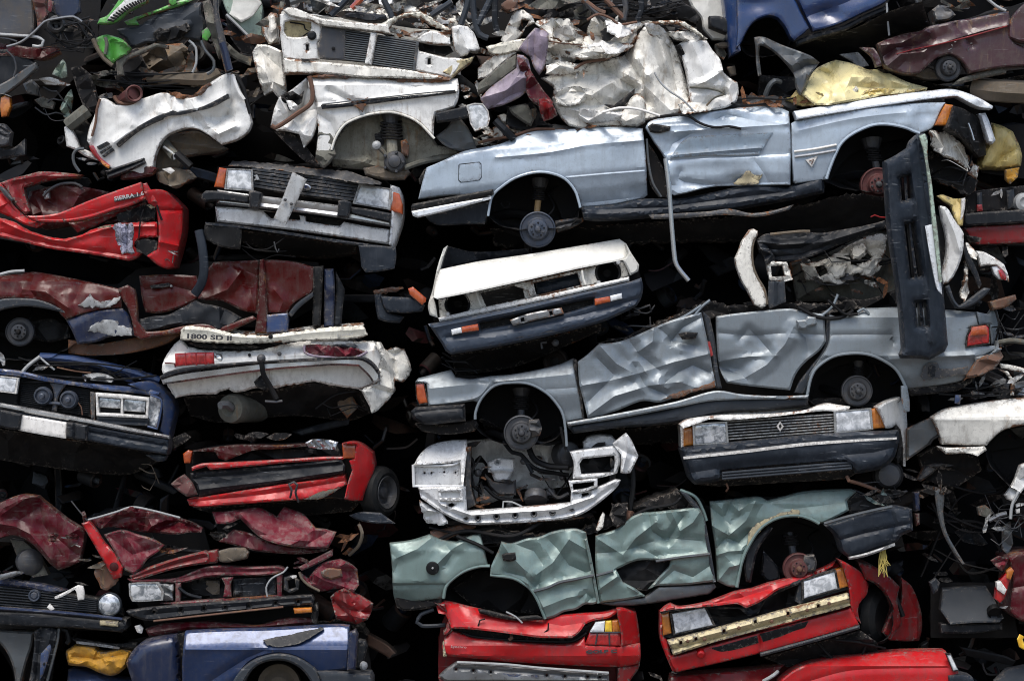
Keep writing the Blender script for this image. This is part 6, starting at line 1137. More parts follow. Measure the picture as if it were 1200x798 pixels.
pn('bumper_shell', zA('282 560 300 548 330 600 350 650 400 670 430 706 380 690 330 660 292 644'), 'white', d=.02, th=.1, rp=3, rd=.03, sp=2.8); tb('bumper_bracket', [zA('300 552')[0]+(.05,), zA('340 520')[0]+(.03,), zA('384 486')[0]+(.05,)], .055, 'well', smooth=False); tb('hose', flat(zA('350 756 326 720 322 680 340 658 370 654'), .0), .012, 'sheet_grey')
pn('inner_corner', zA('300 560 370 520 400 560 390 640 420 700 360 660 330 620'), 'black', d=.12, th=.1, cm=(.05, 12, 12)); shards(6, 75, 175, 110, 195, .05, 'plastic_grey', 8)
tb('tail_pipe', [zA('540 440')[0]+(.1,), zA('560 424')[0]+(.0,), zA('590 412')[0]+(-.06,)], .05, 'rust_red', smooth=False); MB().lathe(*zA('590 412')[0], -.07, [(.045, .0), (.058, -.01), (.066, 0), (.066, .05)], 20, yaw=.3, capf=False).build('pipe_flange', 'rust_red', T)

# ================================================================== green wreck
T = thing('wrecked_car', 'bright green car front upside down with dark engine bay, top left', 'car', 190, 130, 1.0, G1)
core(zA('440 60 560 -60 1000 -60 900 200 880 330 560 330 440 260'), .6, 2.0, 'under')
pn('front_panel', zA('428 106 436 84 470 70 510 20 545 -40 660 -60 650 10 600 34 560 56 520 92 480 106'), 'green', d=-.05, th=.06, rp=3, rd=.02, sp=3, cm=(.015, 20, 4))
pn('grille', zA('470 88 500 50 540 10 570 -30 660 -40 640 6 590 30 540 56 500 92'), 'white', d=-.07, th=.03, rp=2, rd=.01, sp=3)
for i in range(15):
    t = i/14.; a = (474+t*165, 88-t*92-40*math.sin(t*3.14)*.45); b = (502+t*142, 94-t*90-26*math.sin(t*3.1)*.4); tb('grille_slot', flat(zA('%f %f %f %f' % (a[0], a[1], b[0], b[1])), -.085), .008, 'black', smooth=False)
pn('green_flange', zA('544 96 570 84 640 60 700 40 790 4 850 0 800 24 720 50 640 72 600 90 610 110 560 112'), 'green', d=.02, th=.06, rp=3, rd=.02, sp=3, cm=(.02, 20, 5)); pn('green_flange', zA('740 -10 770 -20 776 14 760 26 742 16'), 'green', d=-.02, th=.04, rp=2, rd=.01)
pn('bulkhead_pad', zA('512 130 560 122 600 120 700 60 800 20 886 12 884 60 900 100 896 150 880 180 800 170 740 180 700 178 680 190 640 190 600 206 570 204 556 170 520 150'), 'plastic_grey', d=.05, th=.08, rp=4, rd=.03, sp=3.4, cr=[(zA('670 110 690 80 720 50'), .03, 5), (zA('690 150 760 120 830 110'), -.04, 8)], cm=(.025, 28, 6))
pn('cable_mass', zA('668 150 700 126 760 120 820 104 840 130 810 150 790 180 740 196 700 180'), 'black', d=-.02, th=.06, cm=(.06, 8, 8), jag=.7)
pn('inner_wing', zA('420 170 460 154 500 160 540 176 574 210 560 240 520 260 490 284 460 250 430 206'), 'green', d=.0, th=.06, rp=3, rd=.02, sp=3, cr=[(zA('470 160 490 200 500 270'), .05, 7), (zA('500 170 560 196'), -.04, 6)], cm=(.04, 16, 9)); tb('rusty_edge', flat(zA('408 172 430 220 460 262 494 290'), -.03), .016, 'tan'); tb('pipe', flat(zA('462 166 470 196 462 240'), -.04), .014, 'well')
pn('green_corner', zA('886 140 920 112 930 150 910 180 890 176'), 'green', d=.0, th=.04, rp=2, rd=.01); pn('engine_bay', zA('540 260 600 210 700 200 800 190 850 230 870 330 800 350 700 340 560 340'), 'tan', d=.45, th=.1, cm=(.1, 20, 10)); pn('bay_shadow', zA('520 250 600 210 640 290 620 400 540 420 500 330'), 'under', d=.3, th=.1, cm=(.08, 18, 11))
pn('windscreen_frame', zA('510 270 540 246 600 226 680 190 740 200 740 216 690 206 620 238 560 262 540 290 544 332 516 334'), 'well', d=-.0, th=.05, rp=2, rd=.015, sp=2.8); tb('cable', flat(zA('830 180 860 210 862 280 846 320'), -.0), .010, 'plate'); tb('cable', flat(zA('884 180 900 220 940 270 936 310 910 326'), -.02), .012, 'sheet_grey')
tb('cross_tube', [zA('660 350')[0]+(.2,), zA('760 346')[0]+(.1,), zA('900 350')[0]+(.06,), zA('960 326')[0]+(.1,)], .05, 'tan'); pn('side_sill', zA('310 300 350 290 400 330 430 470 420 500 370 480 340 400'), 'well_dark', d=.15, th=.1, cm=(.04, 18, 12)); pn('blue_strip', zA('936 -20 960 -20 960 60 990 180 1016 300 990 320 960 200 940 90'), 'steel', d=-.06, th=.06, rp=3, rd=.03, sp=3)
pn('roof_rail', zA('890 10 920 0 950 90 970 180 1000 190 960 260 940 200 910 120'), 'well', d=.0, th=.08, rp=3, rd=.03, cm=(.05, 16, 13)); tb('strap', flat(zA('976 190 990 230 1004 290 1010 310'), -.08), .026, 'navy'); shards(12, 115, 100, 160, 125, .1, 'steel', 10); shards(6, 225, 85, 300, 125, .12, 'well', 17, amp=.08); shards(6, 258, 30, 300, 110, .1, 'rustmetal', 13, amp=.08); shards(6, 140, 55, 250, 90, .16, 'tan', 18, amp=.09); shards(6, 85, 60, 130, 120, .2, 'well', 14, amp=.07); shards(14, 230, 30, 275, 100, .08, 'tan', 10); wires(14, 125, 85, 260, 110, .1, 'black', .008); shards(10, 130, 90, 250, 120, .2, 'rustmetal', 12)
# ------------------------------------------------------------------ dark wreck in the corner
T = thing('wrecked_car', 'dark blue-grey wreck with red bracket and tangled wires in the top left corner', 'car', 40, 125, 1.0, G1)
core(z0('-40 -30 120 -30 110 60 60 120 30 110 -40 130'), .6, 1.8, 'under')
pn('dark_panel', z0('-20 -10 38 -5 40 20 39 42 20 44 -20 42'), 'bulk', d=.05, th=.06, rp=4, rd=.02, cm=(.01, 26, 3)); pn('dark_panel', z0('60 -5 92 -5 94 14 84 22 66 22'), 'navy', d=.1, th=.06, rp=3, rd=.02); pn('red_bracket', z0('36 -5 54 -5 56 18 50 28 44 34 43 22 40 10'), 'rust_red', d=.0, th=.05, rp=3, rd=.02, sp=2.8, cm=(.03, 10, 4)); pn('red_bracket', z0('56 0 63 2 60 14 56 16'), 'maroon_faded', d=-.03, th=.03, rp=2, rd=.01, sp=2.6)
MB().lathe(66, 29, .0, [(.03, .02), (.035, -.03), (.05, -.05), (.065, -.03), (.07, .03)], 20, yaw=.2).build('intake_ring', 'steel', T); tb('bare_tube', flat(z0('-10 40 20 42 44 44 51 48 49 54 44 55 38 54'), -.05), .012, 'plate'); tb('bare_tube', flat(z0('8 55 24 50 40 38 52 26 62 23 86 20 96 26'), -.07), .010, 'alloy'); tb('bare_tube', flat(z0('-10 44 10 46 20 49'), -.04), .008, 'steel')
wires(16, 55, 15, 115, 60, .0, 'black', .008); wires(8, 60, 20, 110, 55, -.02, 'plate', .003, 6); shards(10, 50, 25, 110, 60, .1, 'steel', 8); shards(10, 60, 5, 110, 50, .15, 'black', 12); pn('wheel_arch', z0('-20 48 10 52 40 56 66 54 70 62 50 70 10 66 -20 66'), 'maroon_deep', d=.1, th=.1, cm=(.06, 14, 5))
pn('mudguard', z0('-20 62 10 58 34 68 44 76 30 92 -20 112'), 'plastic', d=.08, th=.06, rp=4, rd=.03, cm=(.012, 20, 6)); pn('rubber_edge', z0('-10 104 10 94 30 80 42 73 44 80 26 96 4 112 -10 118'), 'sheet_grey', d=.02, th=.06, rp=2, rd=.02, sp=2.8); tb('cable', flat(z0('8 60 16 68 19 80 16 90'), .0), .008, 'steel')
lamp('tail_light', zA('4 430 20 420 44 430 48 470 30 510 6 515 0 470'), 'amber', .0); pn('lamp_shell', zA('-20 410 20 416 46 426 40 420 10 412'), 'plate', d=-.02, th=.04, rd=.01); pn('bumper_roll', zA('-20 540 20 545 50 580 40 640 0 650 -20 640'), 'bulk', d=.05, th=.1, rp=6, rd=.06, cr=[(zA('0 560 44 590'), .03, 3), (zA('0 590 46 610'), .03, 3)]); pn('scrap_plate', zA('0 660 60 650 110 610 110 680 60 690 0 700'), 'plastic', d=.1, th=.06, cm=(.04, 12, 7))
T = thing('metal_sheet', 'torn pale mint green sheet metal strips poking out of the dark upper left', 'scrap panel', 75, 140, .6)
pn('upper_strip', zA('228 328 250 290 276 262 288 280 296 340 270 346 250 336'), 'mint', d=.3, th=.03, rd=.01, sp=3, cm=(.05, 8, 3)); pn('lower_strip', zA('262 476 290 420 312 392 320 440 302 530 280 516'), 'mint', d=.3, th=.03, rd=.01, sp=3, cm=(.05, 8, 4)); pn('white_strip', zA('170 346 220 340 310 372 300 378 200 372'), 'white', d=.25, th=.03, rd=.01, sp=3, cm=(.02, 10, 5)); pn('white_chip', zA('338 322 350 318 372 350 362 360 344 344'), 'sticker', d=.2, th=.03, rd=.01, sp=2.6)
pn('white_lump', zA('100 370 140 350 170 380 166 420 120 410'), 'sheet_grey', d=.3, th=.06, rp=4, rd=.03, cm=(.04, 10, 6)); pn('grey_lump', zA('150 440 190 424 240 450 230 480 180 470'), 'well', d=.25, th=.06, rp=4, rd=.03, cm=(.04, 10, 7)); wires(8, 45, 95, 85, 140, .25, 'plate', .006)
T = thing('wrecked_car', 'pale white-green car side standing behind the green wreck, with crushed white post', 'car', 300, 110, .9)
pn('door_skin', zA('970 -20 1010 -40 1130 -30 1154 30 1150 130 1160 180 1120 190 1060 130 1000 60'), 'mint', d=.35, th=.08, rp=5, rd=.03, gx=.3, cm=(.02, 34, 3)); pn('door_highlight_panel', zA('980 -30 1120 -30 1150 16 1110 70 1060 100 1030 80 1000 50'), 'white_clean', d=.32, th=.03, rp=3, rd=.01, cm=(.02, 24, 4)); tb('door_edge', flat(zA('994 66 1040 110 1090 160 1120 192'), .3), .012, 'plate'); pn('door_void', zA('990 70 1040 116 1100 176 1110 240 1060 230 1010 160'), 'black', d=.42, th=.05, rd=0)
pn('crushed_bag', zA('1150 100 1190 56 1216 60 1226 190 1180 196 1156 150'), 'white_old', d=.2, th=.1, rp=4, rd=.04, sp=3, cm=(.06, 12, 5)); pn('post', zA('1108 230 1130 196 1180 200 1240 226 1260 420 1230 440 1196 400 1160 420 1130 330'), 'white_old', d=.12, th=.08, rp=4, rd=.03, sp=3, cr=[(zA('1150 210 1170 320 1200 420'), -.06, 9)], cm=(.05, 18, 6)); pn('lower_sheet', zA('990 180 1060 240 1110 250 1100 290 1050 270 1000 240'), 'well', d=.3, th=.05, cm=(.04, 16, 7)); shards(12, 275, 65, 305, 115, .15, 'tan', 9)

# ================================================================== white van front panel
T = thing('wrecked_car', 'white car nose panel with grey radiator slats and empty lamp holes, second from top', 'car', 440, 90, 1.0, G1)
core(zB('110 50 580 110 900 160 900 330 700 320 120 320'), .4, 1.6, 'white_old')
pn('top_strip', zB('118 46 140 34 170 36 220 56 280 80 400 96 500 104 580 110 592 150 500 138 400 126 280 112 240 92 150 72'), 'white_old', d=-.04, th=.08, rp=3, rd=.02, sp=3, cm=(.014, 22, 3))
pn('lamp_panel', zB('104 64 150 60 200 72 276 86 286 120 284 172 268 186 270 216 276 262 200 266 120 256 108 170'), 'white', d=.0, th=.06, rp=3, rd=.02, sp=3, hol=[zB('126 98 160 90 240 98 244 120 232 156 190 166 136 162 122 140'), zB('220 196 232 196 232 224 220 224')], cm=(.006, 26, 4)); pn('lamp_dish', zB('118 90 250 90 250 170 116 170'), 'beam_cream', d=.05, th=.04, rd=0, cm=(.03, 18, 5)); pn('slot_back', zB('214 190 240 190 240 230 214 230'), 'black', d=.03, th=.02, rd=0); tb('wire', flat(zB('150 100 210 110 216 130 236 140 200 166'), .03), .006, 'under'); MB().lathe(*zB('246 158')[0], -.0, [(.02, -.03), (.035, -.02), (.035, .04)], 14).build('lamp_socket', 'plastic', T)
pn('blank_plate', zB('290 118 394 130 392 200 388 266 320 262 280 258 270 216 280 180'), 'bulk', d=.0, th=.05, rp=2, rd=.01, sp=4, smooth=False); MB().lathe(*zB('340 214')[0], -.01, [(.008, -.002), (.014, 0), (.014, .01)], 10).build('plate_hole', 'black', T)
for q, nb in (('396 130 502 146 486 276 388 266', 14), ('534 154 712 182 690 312 510 286', 14)):
    a = zB(q); MB().panel(a, d=.06, th=.04, rd=0, smooth=False).build('radiator_core', 'black', T)
    for i in range(nb):
        t = (i+.5)/nb; p = [a[0][k]+(a[3][k]-a[0][k])*t for k in (0, 1)]; r_ = [a[1][k]+(a[2][k]-a[1][k])*t for k in (0, 1)]
        tb('radiator_slat', flat([p, r_], .01), .0055, 'sheet_grey', smooth=False)
pn('grille_post', zB('504 144 532 146 520 210 506 286 478 280 492 210'), 'white', d=-.03, th=.05, rp=2, rd=.015, sp=3); pn('side_post', zB('704 180 716 184 700 310 688 312'), 'sheet_grey', d=-.02, th=.05, rp=2, rd=.01, sp=3)
pn('lamp_panel', zB('704 222 760 236 830 254 880 256 916 262 890 300 858 344 780 328 696 310'), 'white', d=.0, th=.06, rp=3, rd=.02, sp=3, hol=[zB('754 258 768 256 768 286 754 286')], cm=(.008, 22, 6)); pn('slot_back', zB('748 250 774 250 774 290 748 290'), 'black', d=.03, th=.02, rd=0)
pn('lower_strip', zB('120 256 220 268 300 274 480 290 600 300 700 314 800 332 858 346 850 352 700 348 600 344 470 342 330 328 220 324 120 326'), 'white_old', d=-.03, th=.1, rp=4, rd=.03, sp=3, cm=(.014, 20, 7)); pn('strip_slot', zB('198 258 240 262 238 272 200 268'), 'black', d=-.04, th=.02, rd=0, sp=2.4); pn('strip_edge', zB('232 336 300 326 360 330 420 336 400 344 330 340 280 344'), 'rustmetal', d=-.02, th=.06, rp=2, rd=.015, sp=2.6, jag=.6); pn('strip_edge', zB('600 348 700 346 800 350 850 352 800 362 720 360 640 360'), 'rustmetal', d=-.01, th=.06, rp=2, rd=.015, sp=2.6, jag=.6)
pn('corner_box', zB('708 172 736 150 768 136 810 146 852 168 854 196 800 196 716 186'), 'white', d=-.02, th=.1, rp=3, rd=.02, sp=3, cm=(.012, 18, 8)); pn('corner_void', zB('712 186 850 196 866 226 830 246 716 224'), 'black', d=.08, th=.05, cm=(.04, 10, 9)); pn('corner_fold', zB('858 120 890 112 930 118 960 150 984 216 960 226 940 222 930 240 900 250 870 220'), 'white', d=.02, th=.06, rp=3, rd=.02, sp=3, cr=[(zB('890 130 920 190 940 240'), -.05, 9)], cm=(.03, 16, 10)); pn('corner_strip', zB('820 318 880 262 930 258 960 246 940 280 900 310 860 346'), 'beam_cream', d=.0, th=.06, rp=3, rd=.02, sp=3, cm=(.02, 14, 11))
pn('torn_inner', zB('540 110 600 80 680 52 740 60 800 100 860 130 840 140 780 116 720 80 640 76 600 104 590 130'), 'cream', d=.0, th=.06, rp=3, rd=.02, sp=2.8, cm=(.04, 12, 12), jag=.5); shards(26, 455, 10, 545, 55, .15, 'white_old', 13, amp=.06); shards(16, 370, -5, 500, 20, .2, 'white_old', 14, amp=.06); shards(14, 450, 10, 540, 45, .1, 'plastic', 9); shards(9, 460, 15, 540, 50, .08, 'rustmetal', 7)
pn('bonnet_lump', zB('400 60 440 54 520 62 570 68 580 90 500 98 430 86 380 76'), 'plastic', d=.06, th=.1, rp=4, rd=.04, cm=(.04, 14, 13)); tb('long_rod', [zB('150 10')[0]+(.1,), zB('250 -20')[0]+(.1,)], .03, 'sheet_grey'); 
for q, m in (('330 70 400 0 420 -40', 'plastic_blue'), ('420 40 470 -10', 'orange'), ('560 0 590 60 600 90', 'plastic_grey'), ('900 110 930 20 936 -30', 'plastic_grey'), ('975 110 1010 40 1040 -20', 'plastic_grey'), ('950 -20 960 80 980 150 1020 170', 'plastic_grey'), ('1050 0 1050 100 1060 140', 'plastic'), ('770 70 830 30 860 10', 'plastic_grey')): tb('loose_tube', flat(zB(q), .06), .024, m)
for x0, y0, x1, y1, m_ in ((335, -5, 420, 14, 'white'), (450, 0, 545, 45, 'white'), (480, 10, 560, 60, 'sheet_grey'), (300, 0, 345, 30, 'well'), (430, -5, 520, 20, 'white_old'), (515, 20, 570, 60, 'white_old'), (400, -5, 480, 15, 'alloy'), (520, -5, 580, 30, 'steel')): shards(7, x0, y0, x1, y1, .18, m_, 19, amp=.09)
pn('window_glass_edge', zB('200 -30 300 -30 320 20 270 60 210 40'), 'sheet_grey', d=.3, th=.05, cm=(.03, 14, 14))

# ================================================================== white wing below
T = thing('wrecked_car', 'white car wing with black stripe over an open wheel arch, strut and hub showing', 'car', 440, 205, 1.0, G1)
core(zB('230 350 880 350 930 480 880 640 800 700 340 720 260 640'), .75, 1.8, 'under')
pn('front_wing', zB('226 340 300 336 380 332 450 336 530 344 610 350 680 352 750 354 820 346 886 346 892 390 888 436 872 470 830 486 790 496 782 540 780 606 756 580 730 552 690 524 640 504 590 494 530 498 480 508 430 526 390 548 362 584 344 620 332 656 300 700 288 716 264 700 268 640 274 580 268 510 264 450 246 410 232 386'),
   'white', d=-.02, th=.08, rp=4, rd=.03, sp=3, vp=[(88, .06), (100, .0), (115, -.01), (122, .0)], cr=[(zB('270 470 420 462 600 436 884 400'), -.02, 5), (zB('320 400 400 440 470 460 480 500'), .05, 9), (zB('268 500 330 540 350 600'), .05, 9), (zB('600 350 700 384 780 370 860 350'), .035, 10)], cm=(.014, 30, 3, (390, 115, 30), (375, 150, 30), (510, 98, 25)))
pn('side_stripe', zB('284 462 380 456 480 440 600 428 720 416 876 400 880 410 760 426 640 440 520 456 400 470 290 480'), 'plastic', d=-.05, th=.03, rp=2, rd=.01, sp=2.8); tb('stripe_edge', flat(zB('290 460 480 438 700 414 876 398'), -.055), .005, 'sheet_grey')
pn('rust_tear', zB('400 430 440 450 470 440 490 430 482 462 470 494 450 480 420 452'), 'rustmetal', d=-.05, th=.02, rp=1.5, rd=.006, sp=2.4, jag=.6)
pn('wheel_housing', zB('336 660 360 600 400 552 450 524 520 502 600 498 670 520 720 550 770 600 800 640 880 656 900 680 800 690 700 720 620 746 500 748 400 740 336 732'), 'well_light', d=.16, th=.1, rp=4, rd=.03, cr=[(zB('484 520 476 600 490 700'), -.06, 8), (zB('640 520 660 600 660 660'), -.04, 10), (zB('340 700 460 710 560 740'), -.06, 10)], cm=(.03, 26, 4)); pn('housing_hole', zB('520 590 550 580 566 600 560 640 530 640'), 'black', d=.14, th=.03, rd=0)
tb('wheel_arch_lip', flat(zB('332 660 344 620 362 584 390 548 430 526 480 508 530 498 590 494 640 504 690 524 730 552 756 580 784 610'), -.02), .010, 'white_old')
strut(458, 138, 460, 184, .06, .042, 'well_light', .075); MB().lathe(*zB('610 712')[0], .02, [(.02, -.07), (.045, -.06), (.05, -.04), (.07, -.035), (.08, -.02), (.085, .03), (.06, .06)], 26).build('wheel_hub', 'steel', T)
for i in range(5): MB().lathe(461+7.8*math.cos(i*1.257)*1.5, 190+7.8*math.sin(i*1.257)*1.5, -.0, [(.010, -.04), (.013, -.03), (.013, .03)], 8).build('hub_bolt', 'steel', T)
MB().lathe(*zB('530 640')[0], .0, [(.01, -.03), (.03, -.02), (.036, 0), (.03, .02), (.01, .03)], 14).build('ball_joint', 'plate', T); tb('steering_arm', flat(zB('535 644 560 670 585 700'), .0), .018, 'well'); tb('drive_shaft', [zB('650 740')[0]+(.02,), zB('740 710')[0]+(.1,), zB('860 690')[0]+(.2,)], .022, 'well'); pn('suspension_arm', zB('470 740 540 728 600 752 660 730 680 760 650 790 560 790 480 770'), 'tan', d=.05, th=.1, rp=4, rd=.04, cm=(.04, 12, 5)); pn('caliper', zB('636 620 660 612 672 640 668 690 640 680'), 'rustmetal', d=.04, th=.08, cm=(.04, 10, 6))
pn('torn_side', zB('64 552 80 480 100 430 150 400 220 344 240 380 262 450 276 510 250 600 210 650 190 590 130 576 90 576'), 'white', d=.02, th=.06, rp=3, rd=.02, sp=3, cr=[(zB('100 430 140 500 200 580'), -.06, 10), (zB('230 380 200 480 190 590'), .07, 9), (zB('80 560 150 510 250 450'), .05, 8)], cm=(.05, 20, 7)); tb('rust_edge', flat(zB('234 336 248 400 240 456 180 500 130 536 84 562 68 552'), -.04), .018, 'rustmetal'); pn('torn_void', zB('108 420 160 400 190 420 210 400 200 450 150 490 120 460'), 'black', d=-.0, th=.03, cm=(.04, 8, 8)); pn('white_scrap', zB('130 440 160 444 190 470 176 490 150 486'), 'white', d=-.03, th=.03, rp=2, rd=.015, sp=2.4, cm=(.03, 6, 3))
pn('lower_fold', zB('270 590 300 560 336 600 344 640 350 680 320 720 296 740 260 706'), 'well', d=-.03, th=.06, rp=3, rd=.02, cm=(.06, 12, 9)); pn('left_sill', zB('80 580 140 584 190 610 230 660 270 710 300 740 230 720 160 660'), 'well_dark', d=.08, th=.1, cm=(.04, 14, 10))
pn('rear_liner', zB('790 600 840 560 880 500 930 560 960 620 970 656 900 664 830 640'), 'sheet_grey', d=.06, th=.06, rp=3, rd=.02, cm=(.03, 16, 11)); pn('rub_block', zB('788 498 850 484 924 468 934 516 860 530 794 538'), 'plastic', d=-.1, th=.08, rp=3, rd=.03, sp=2.8)
lamp('side_lamp', zB('932 466 960 458 996 460 1018 490 1024 524 1016 552 964 572 944 540'), 'lamp_glass', -.06, frame='white'); shards(10, 540, 100, 565, 130, .1, 'white_old', 9); shards(10, 550, 140, 590, 170, .15, 'white_old', 10); shards(8, 545, 150, 600, 175, .2, 'black', 12); tb('black_rod', [zB('1050 530')[0]+(.0,), zB('1090 570')[0]+(.0,), zB('1130 610')[0]+(.05,)], .03, 'plastic', smooth=False)
for q in ('1060 510 1090 500 1150 540 1190 580 1150 590 1100 560', '1040 560 1070 556 1090 600 1060 634 1040 620', '1120 480 1180 460 1230 480 1240 560 1190 560 1140 520', '990 604 1020 600 1026 630 1000 640'): pn('bright_scrap', zB(q), 'white_old' if '1120' not in q else 'well', d=.15, th=.06, rp=3, rd=.03, sp=3, cm=(.05, 12, len(q)))

# ================================================================== crumpled white heap
T = thing('wrecked_car', 'crumpled creamy white car body crushed into folds, top centre', 'car', 710, 160, 1.1, G1)
core(zC('100 150 300 80 700 100 980 170 1140 380 1080 480 700 560 380 540 250 400'), .6, 1.8, 'under')
pn('main_sheet', zC('276 344 330 330 400 316 470 290 540 268 600 256 640 246 680 200 700 160 730 120 770 118 830 152 862 200 892 280 916 360 932 440 916 480 880 502 800 520 740 530 700 560 640 560 560 556 460 566 400 552 368 520 340 470 326 430 344 412 330 380'),
   'white_old', d=.1, th=.06, rp=4, rd=.03, sp=3, cr=[(zC('540 270 570 310 640 360 690 390'), .12, 12), (zC('650 250 690 310 730 370 740 450'), .14, 14), (zC('500 420 560 380 660 330 690 260'), -.10, 16), (zC('500 420 540 460 600 470 680 390'), .10, 14), (zC('340 420 420 400 500 420 560 470'), -.08, 14), (zC('780 140 820 240 860 340 900 480'), -.09, 16), (zC('840 200 860 300 870 400'), .10, 12), (zC('360 470 480 500 600 500 740 520'), -.07, 12), (zC('420 330 520 330 600 290'), .08, 12), (zC('740 330 720 440 760 520'), -.06, 10)], cm=(.065, 36, 4), de=[(742, 116, 12, 6, .12), (735, 55, 10, 20, .08)])
pn('deep_fold', zC('556 460 600 462 640 430 692 388 684 420 640 470 596 484'), 'black', d=.06, th=.03, rp=2, rd=.01, sp=2.8); pn('bulge', zC('648 470 670 430 700 412 730 430 740 470 736 540 700 560 640 556 600 520'), 'white_old', d=.0, th=.08, rp=9, rd=.08, sp=3, cm=(.02, 16, 5))
pn('right_sheet', zC('876 200 910 180 960 176 1006 180 1030 220 1064 262 1080 320 1110 346 1142 364 1146 410 1138 446 1100 470 1040 484 960 492 936 450 924 380 910 300'), 'white', d=.04, th=.06, rp=4, rd=.03, sp=3, cr=[(zC('920 388 1000 360 1080 310'), -.06, 9), (zC('930 390 1000 394 1080 410'), .08, 9), (zC('1080 410 1030 430 1000 470'), .08, 8), (zC('1080 400 1090 360 1070 330'), .06, 8), (zC('940 190 980 280 1000 360'), -.05, 14)], cm=(.035, 26, 6))
pn('top_crest', zC('460 190 480 130 500 80 540 66 590 84 620 108 680 98 740 94 820 92 890 94 940 124 984 160 940 164 890 150 830 122 770 106 730 110 700 140 690 180 640 230 560 262 500 270 466 270 440 240'), 'white_old', d=.12, th=.06, rp=4, rd=.03, sp=3, cr=[(zC('540 70 560 140 540 250'), .12, 11), (zC('600 90 620 160 560 240'), -.10, 12), (zC('470 240 560 200 660 200'), -.08, 12), (zC('680 100 650 150 700 150'), .06, 9)], cm=(.08, 18, 7), jag=.5)
pn('crest_hole', zC('538 140 560 124 600 122 612 150 580 180 548 182'), 'black', d=.04, th=.02, rd=0, sp=2.8); pn('crest_rim', zC('720 96 800 92 880 92 930 110 980 150 990 164 940 134 880 108 800 104 730 104'), 'cream', d=-.02, th=.05, rp=2, rd=.02, sp=2.8, cm=(.02, 10, 8), jag=.5); pn('crest_gap', zC('780 104 880 108 930 130 960 180 900 190 860 160'), 'black', d=.08, th=.04, cm=(.04, 10, 9)); pn('torn_strip', zC('830 140 890 136 940 140 980 170 960 186 900 180 860 172'), 'white_old', d=.02, th=.04, rp=2, rd=.02, sp=2.8, cm=(.05, 9, 10), jag=.5)
pn('left_sheet', zC('100 176 130 110 160 46 200 44 240 72 250 100 210 120 190 160 150 196 120 200'), 'white_old', d=.15, th=.05, rp=3, rd=.02, sp=3, cm=(.04, 16, 11), hol=[zC('196 86 226 90 216 110 190 140 176 130')]); pn('left_crumple', zC('250 100 300 84 350 80 400 86 430 120 470 148 462 200 460 250 400 280 340 290 300 290 290 220 296 150'), 'white_old', d=.15, th=.05, rp=3, rd=.02, sp=3, cr=[(zC('300 110 380 150 460 160'), .09, 9), (zC('310 200 380 210 440 190'), -.08, 9), (zC('360 100 350 200 320 280'), .08, 9)], cm=(.08, 14, 12), jag=.5)
pn('left_box', zC('34 206 100 190 170 176 250 164 280 180 220 212 160 230 90 244 50 236'), 'cream', d=.06, th=.06, rp=3, rd=.02, sp=3, cm=(.03, 16, 13), jag=.3); pn('left_strut', zC('0 300 60 250 130 226 170 232 110 280 40 340 0 350'), 'white_old', d=.08, th=.05, rp=3, rd=.02, sp=3, cm=(.05, 14, 14))
pn('purple_door', zC('10 434 60 380 110 344 170 300 172 240 200 244 222 262 232 320 216 400 180 430 110 462 60 474 34 484'), 'mauve', d=-.03, th=.05, rp=3, rd=.02, sp=3, cr=[(zC('20 430 120 400 216 330'), -.05, 12), (zC('60 474 140 420 210 400'), .04, 10)], cm=(.03, 24, 15)); pn('purple_post', zC('180 216 210 170 250 124 290 128 312 150 306 230 290 300 270 330 246 296 230 250'), 'mauve', d=-.02, th=.05, rp=3, rd=.02, sp=3, cr=[(zC('250 130 246 220 240 290'), .05, 9)], cm=(.03, 20, 16)); pn('dusty_strip', zC('0 370 60 320 120 270 168 240 172 300 110 346 50 390 0 420'), 'well', d=.0, th=.05, rp=3, rd=.02, cm=(.03, 16, 17))
pn('maroon_fold', zC('170 250 206 262 226 300 250 340 290 400 334 452 316 472 270 468 232 440 210 400 214 340 184 310'), 'maroon', d=-.06, th=.05, rp=3, rd=.02, sp=2.8, cm=(.05, 14, 18)); pn('red_end', zC('262 440 290 430 320 440 340 480 350 506 320 524 290 532 276 500'), 'red_dirty', d=-.08, th=.05, rp=3, rd=.02, sp=2.6, cr=[(zC('290 436 310 530'), .05, 6)], cm=(.04, 10, 19))
pn('black_gap', zC('130 470 240 450 300 540 360 560 240 580 120 560'), 'black', d=.12, th=.05, cm=(.05, 14, 20)); pn('grey_disc', zC('136 476 180 462 220 462 250 520 234 556 190 530 150 500'), 'well', d=.04, th=.06, rp=4, rd=.03, sp=3, cm=(.02, 16, 21)); tb('bent_wire', flat(zC('776 320 800 360 840 400 900 440 950 490'), -.06), .008, 'plate'); tb('bent_wire', flat(zC('544 496 620 476 700 480 800 510'), -.08), .010, 'sticker'); tb('bent_wire', flat(zC('310 182 360 190 460 200'), .0), .006, 'rustmetal'); tb('crease_tear', flat(zC('930 385 1000 388 1060 400 1086 416 1040 430 1004 466'), -.02), .008, 'well')
for x0, y0, x1, y1 in ((575, 25, 690, 75), (640, 60, 700, 90), (720, 25, 830, 45), (790, 30, 815, 75)): shards(9, x0, y0, x1, y1, .05, 'white_old', 9, amp=.05)
shards(14, 600, 30, 740, 80, .03, 'rustmetal', 5); shards(9, 570, 145, 700, 160, .02, 'rustmetal', 7); tb('rust_edge', flat(zC('480 90 530 64 590 86 620 110 700 98'), .05), .010, 'rustmetal'); tb('rust_edge', flat(zC('290 300 360 296 420 304 470 276 560 262'), .04), .012, 'rustmetal'); pn('right_gap', zC('866 200 890 196 920 260 924 300 900 280'), 'black', d=.03, th=.03, cm=(.04, 8, 22))

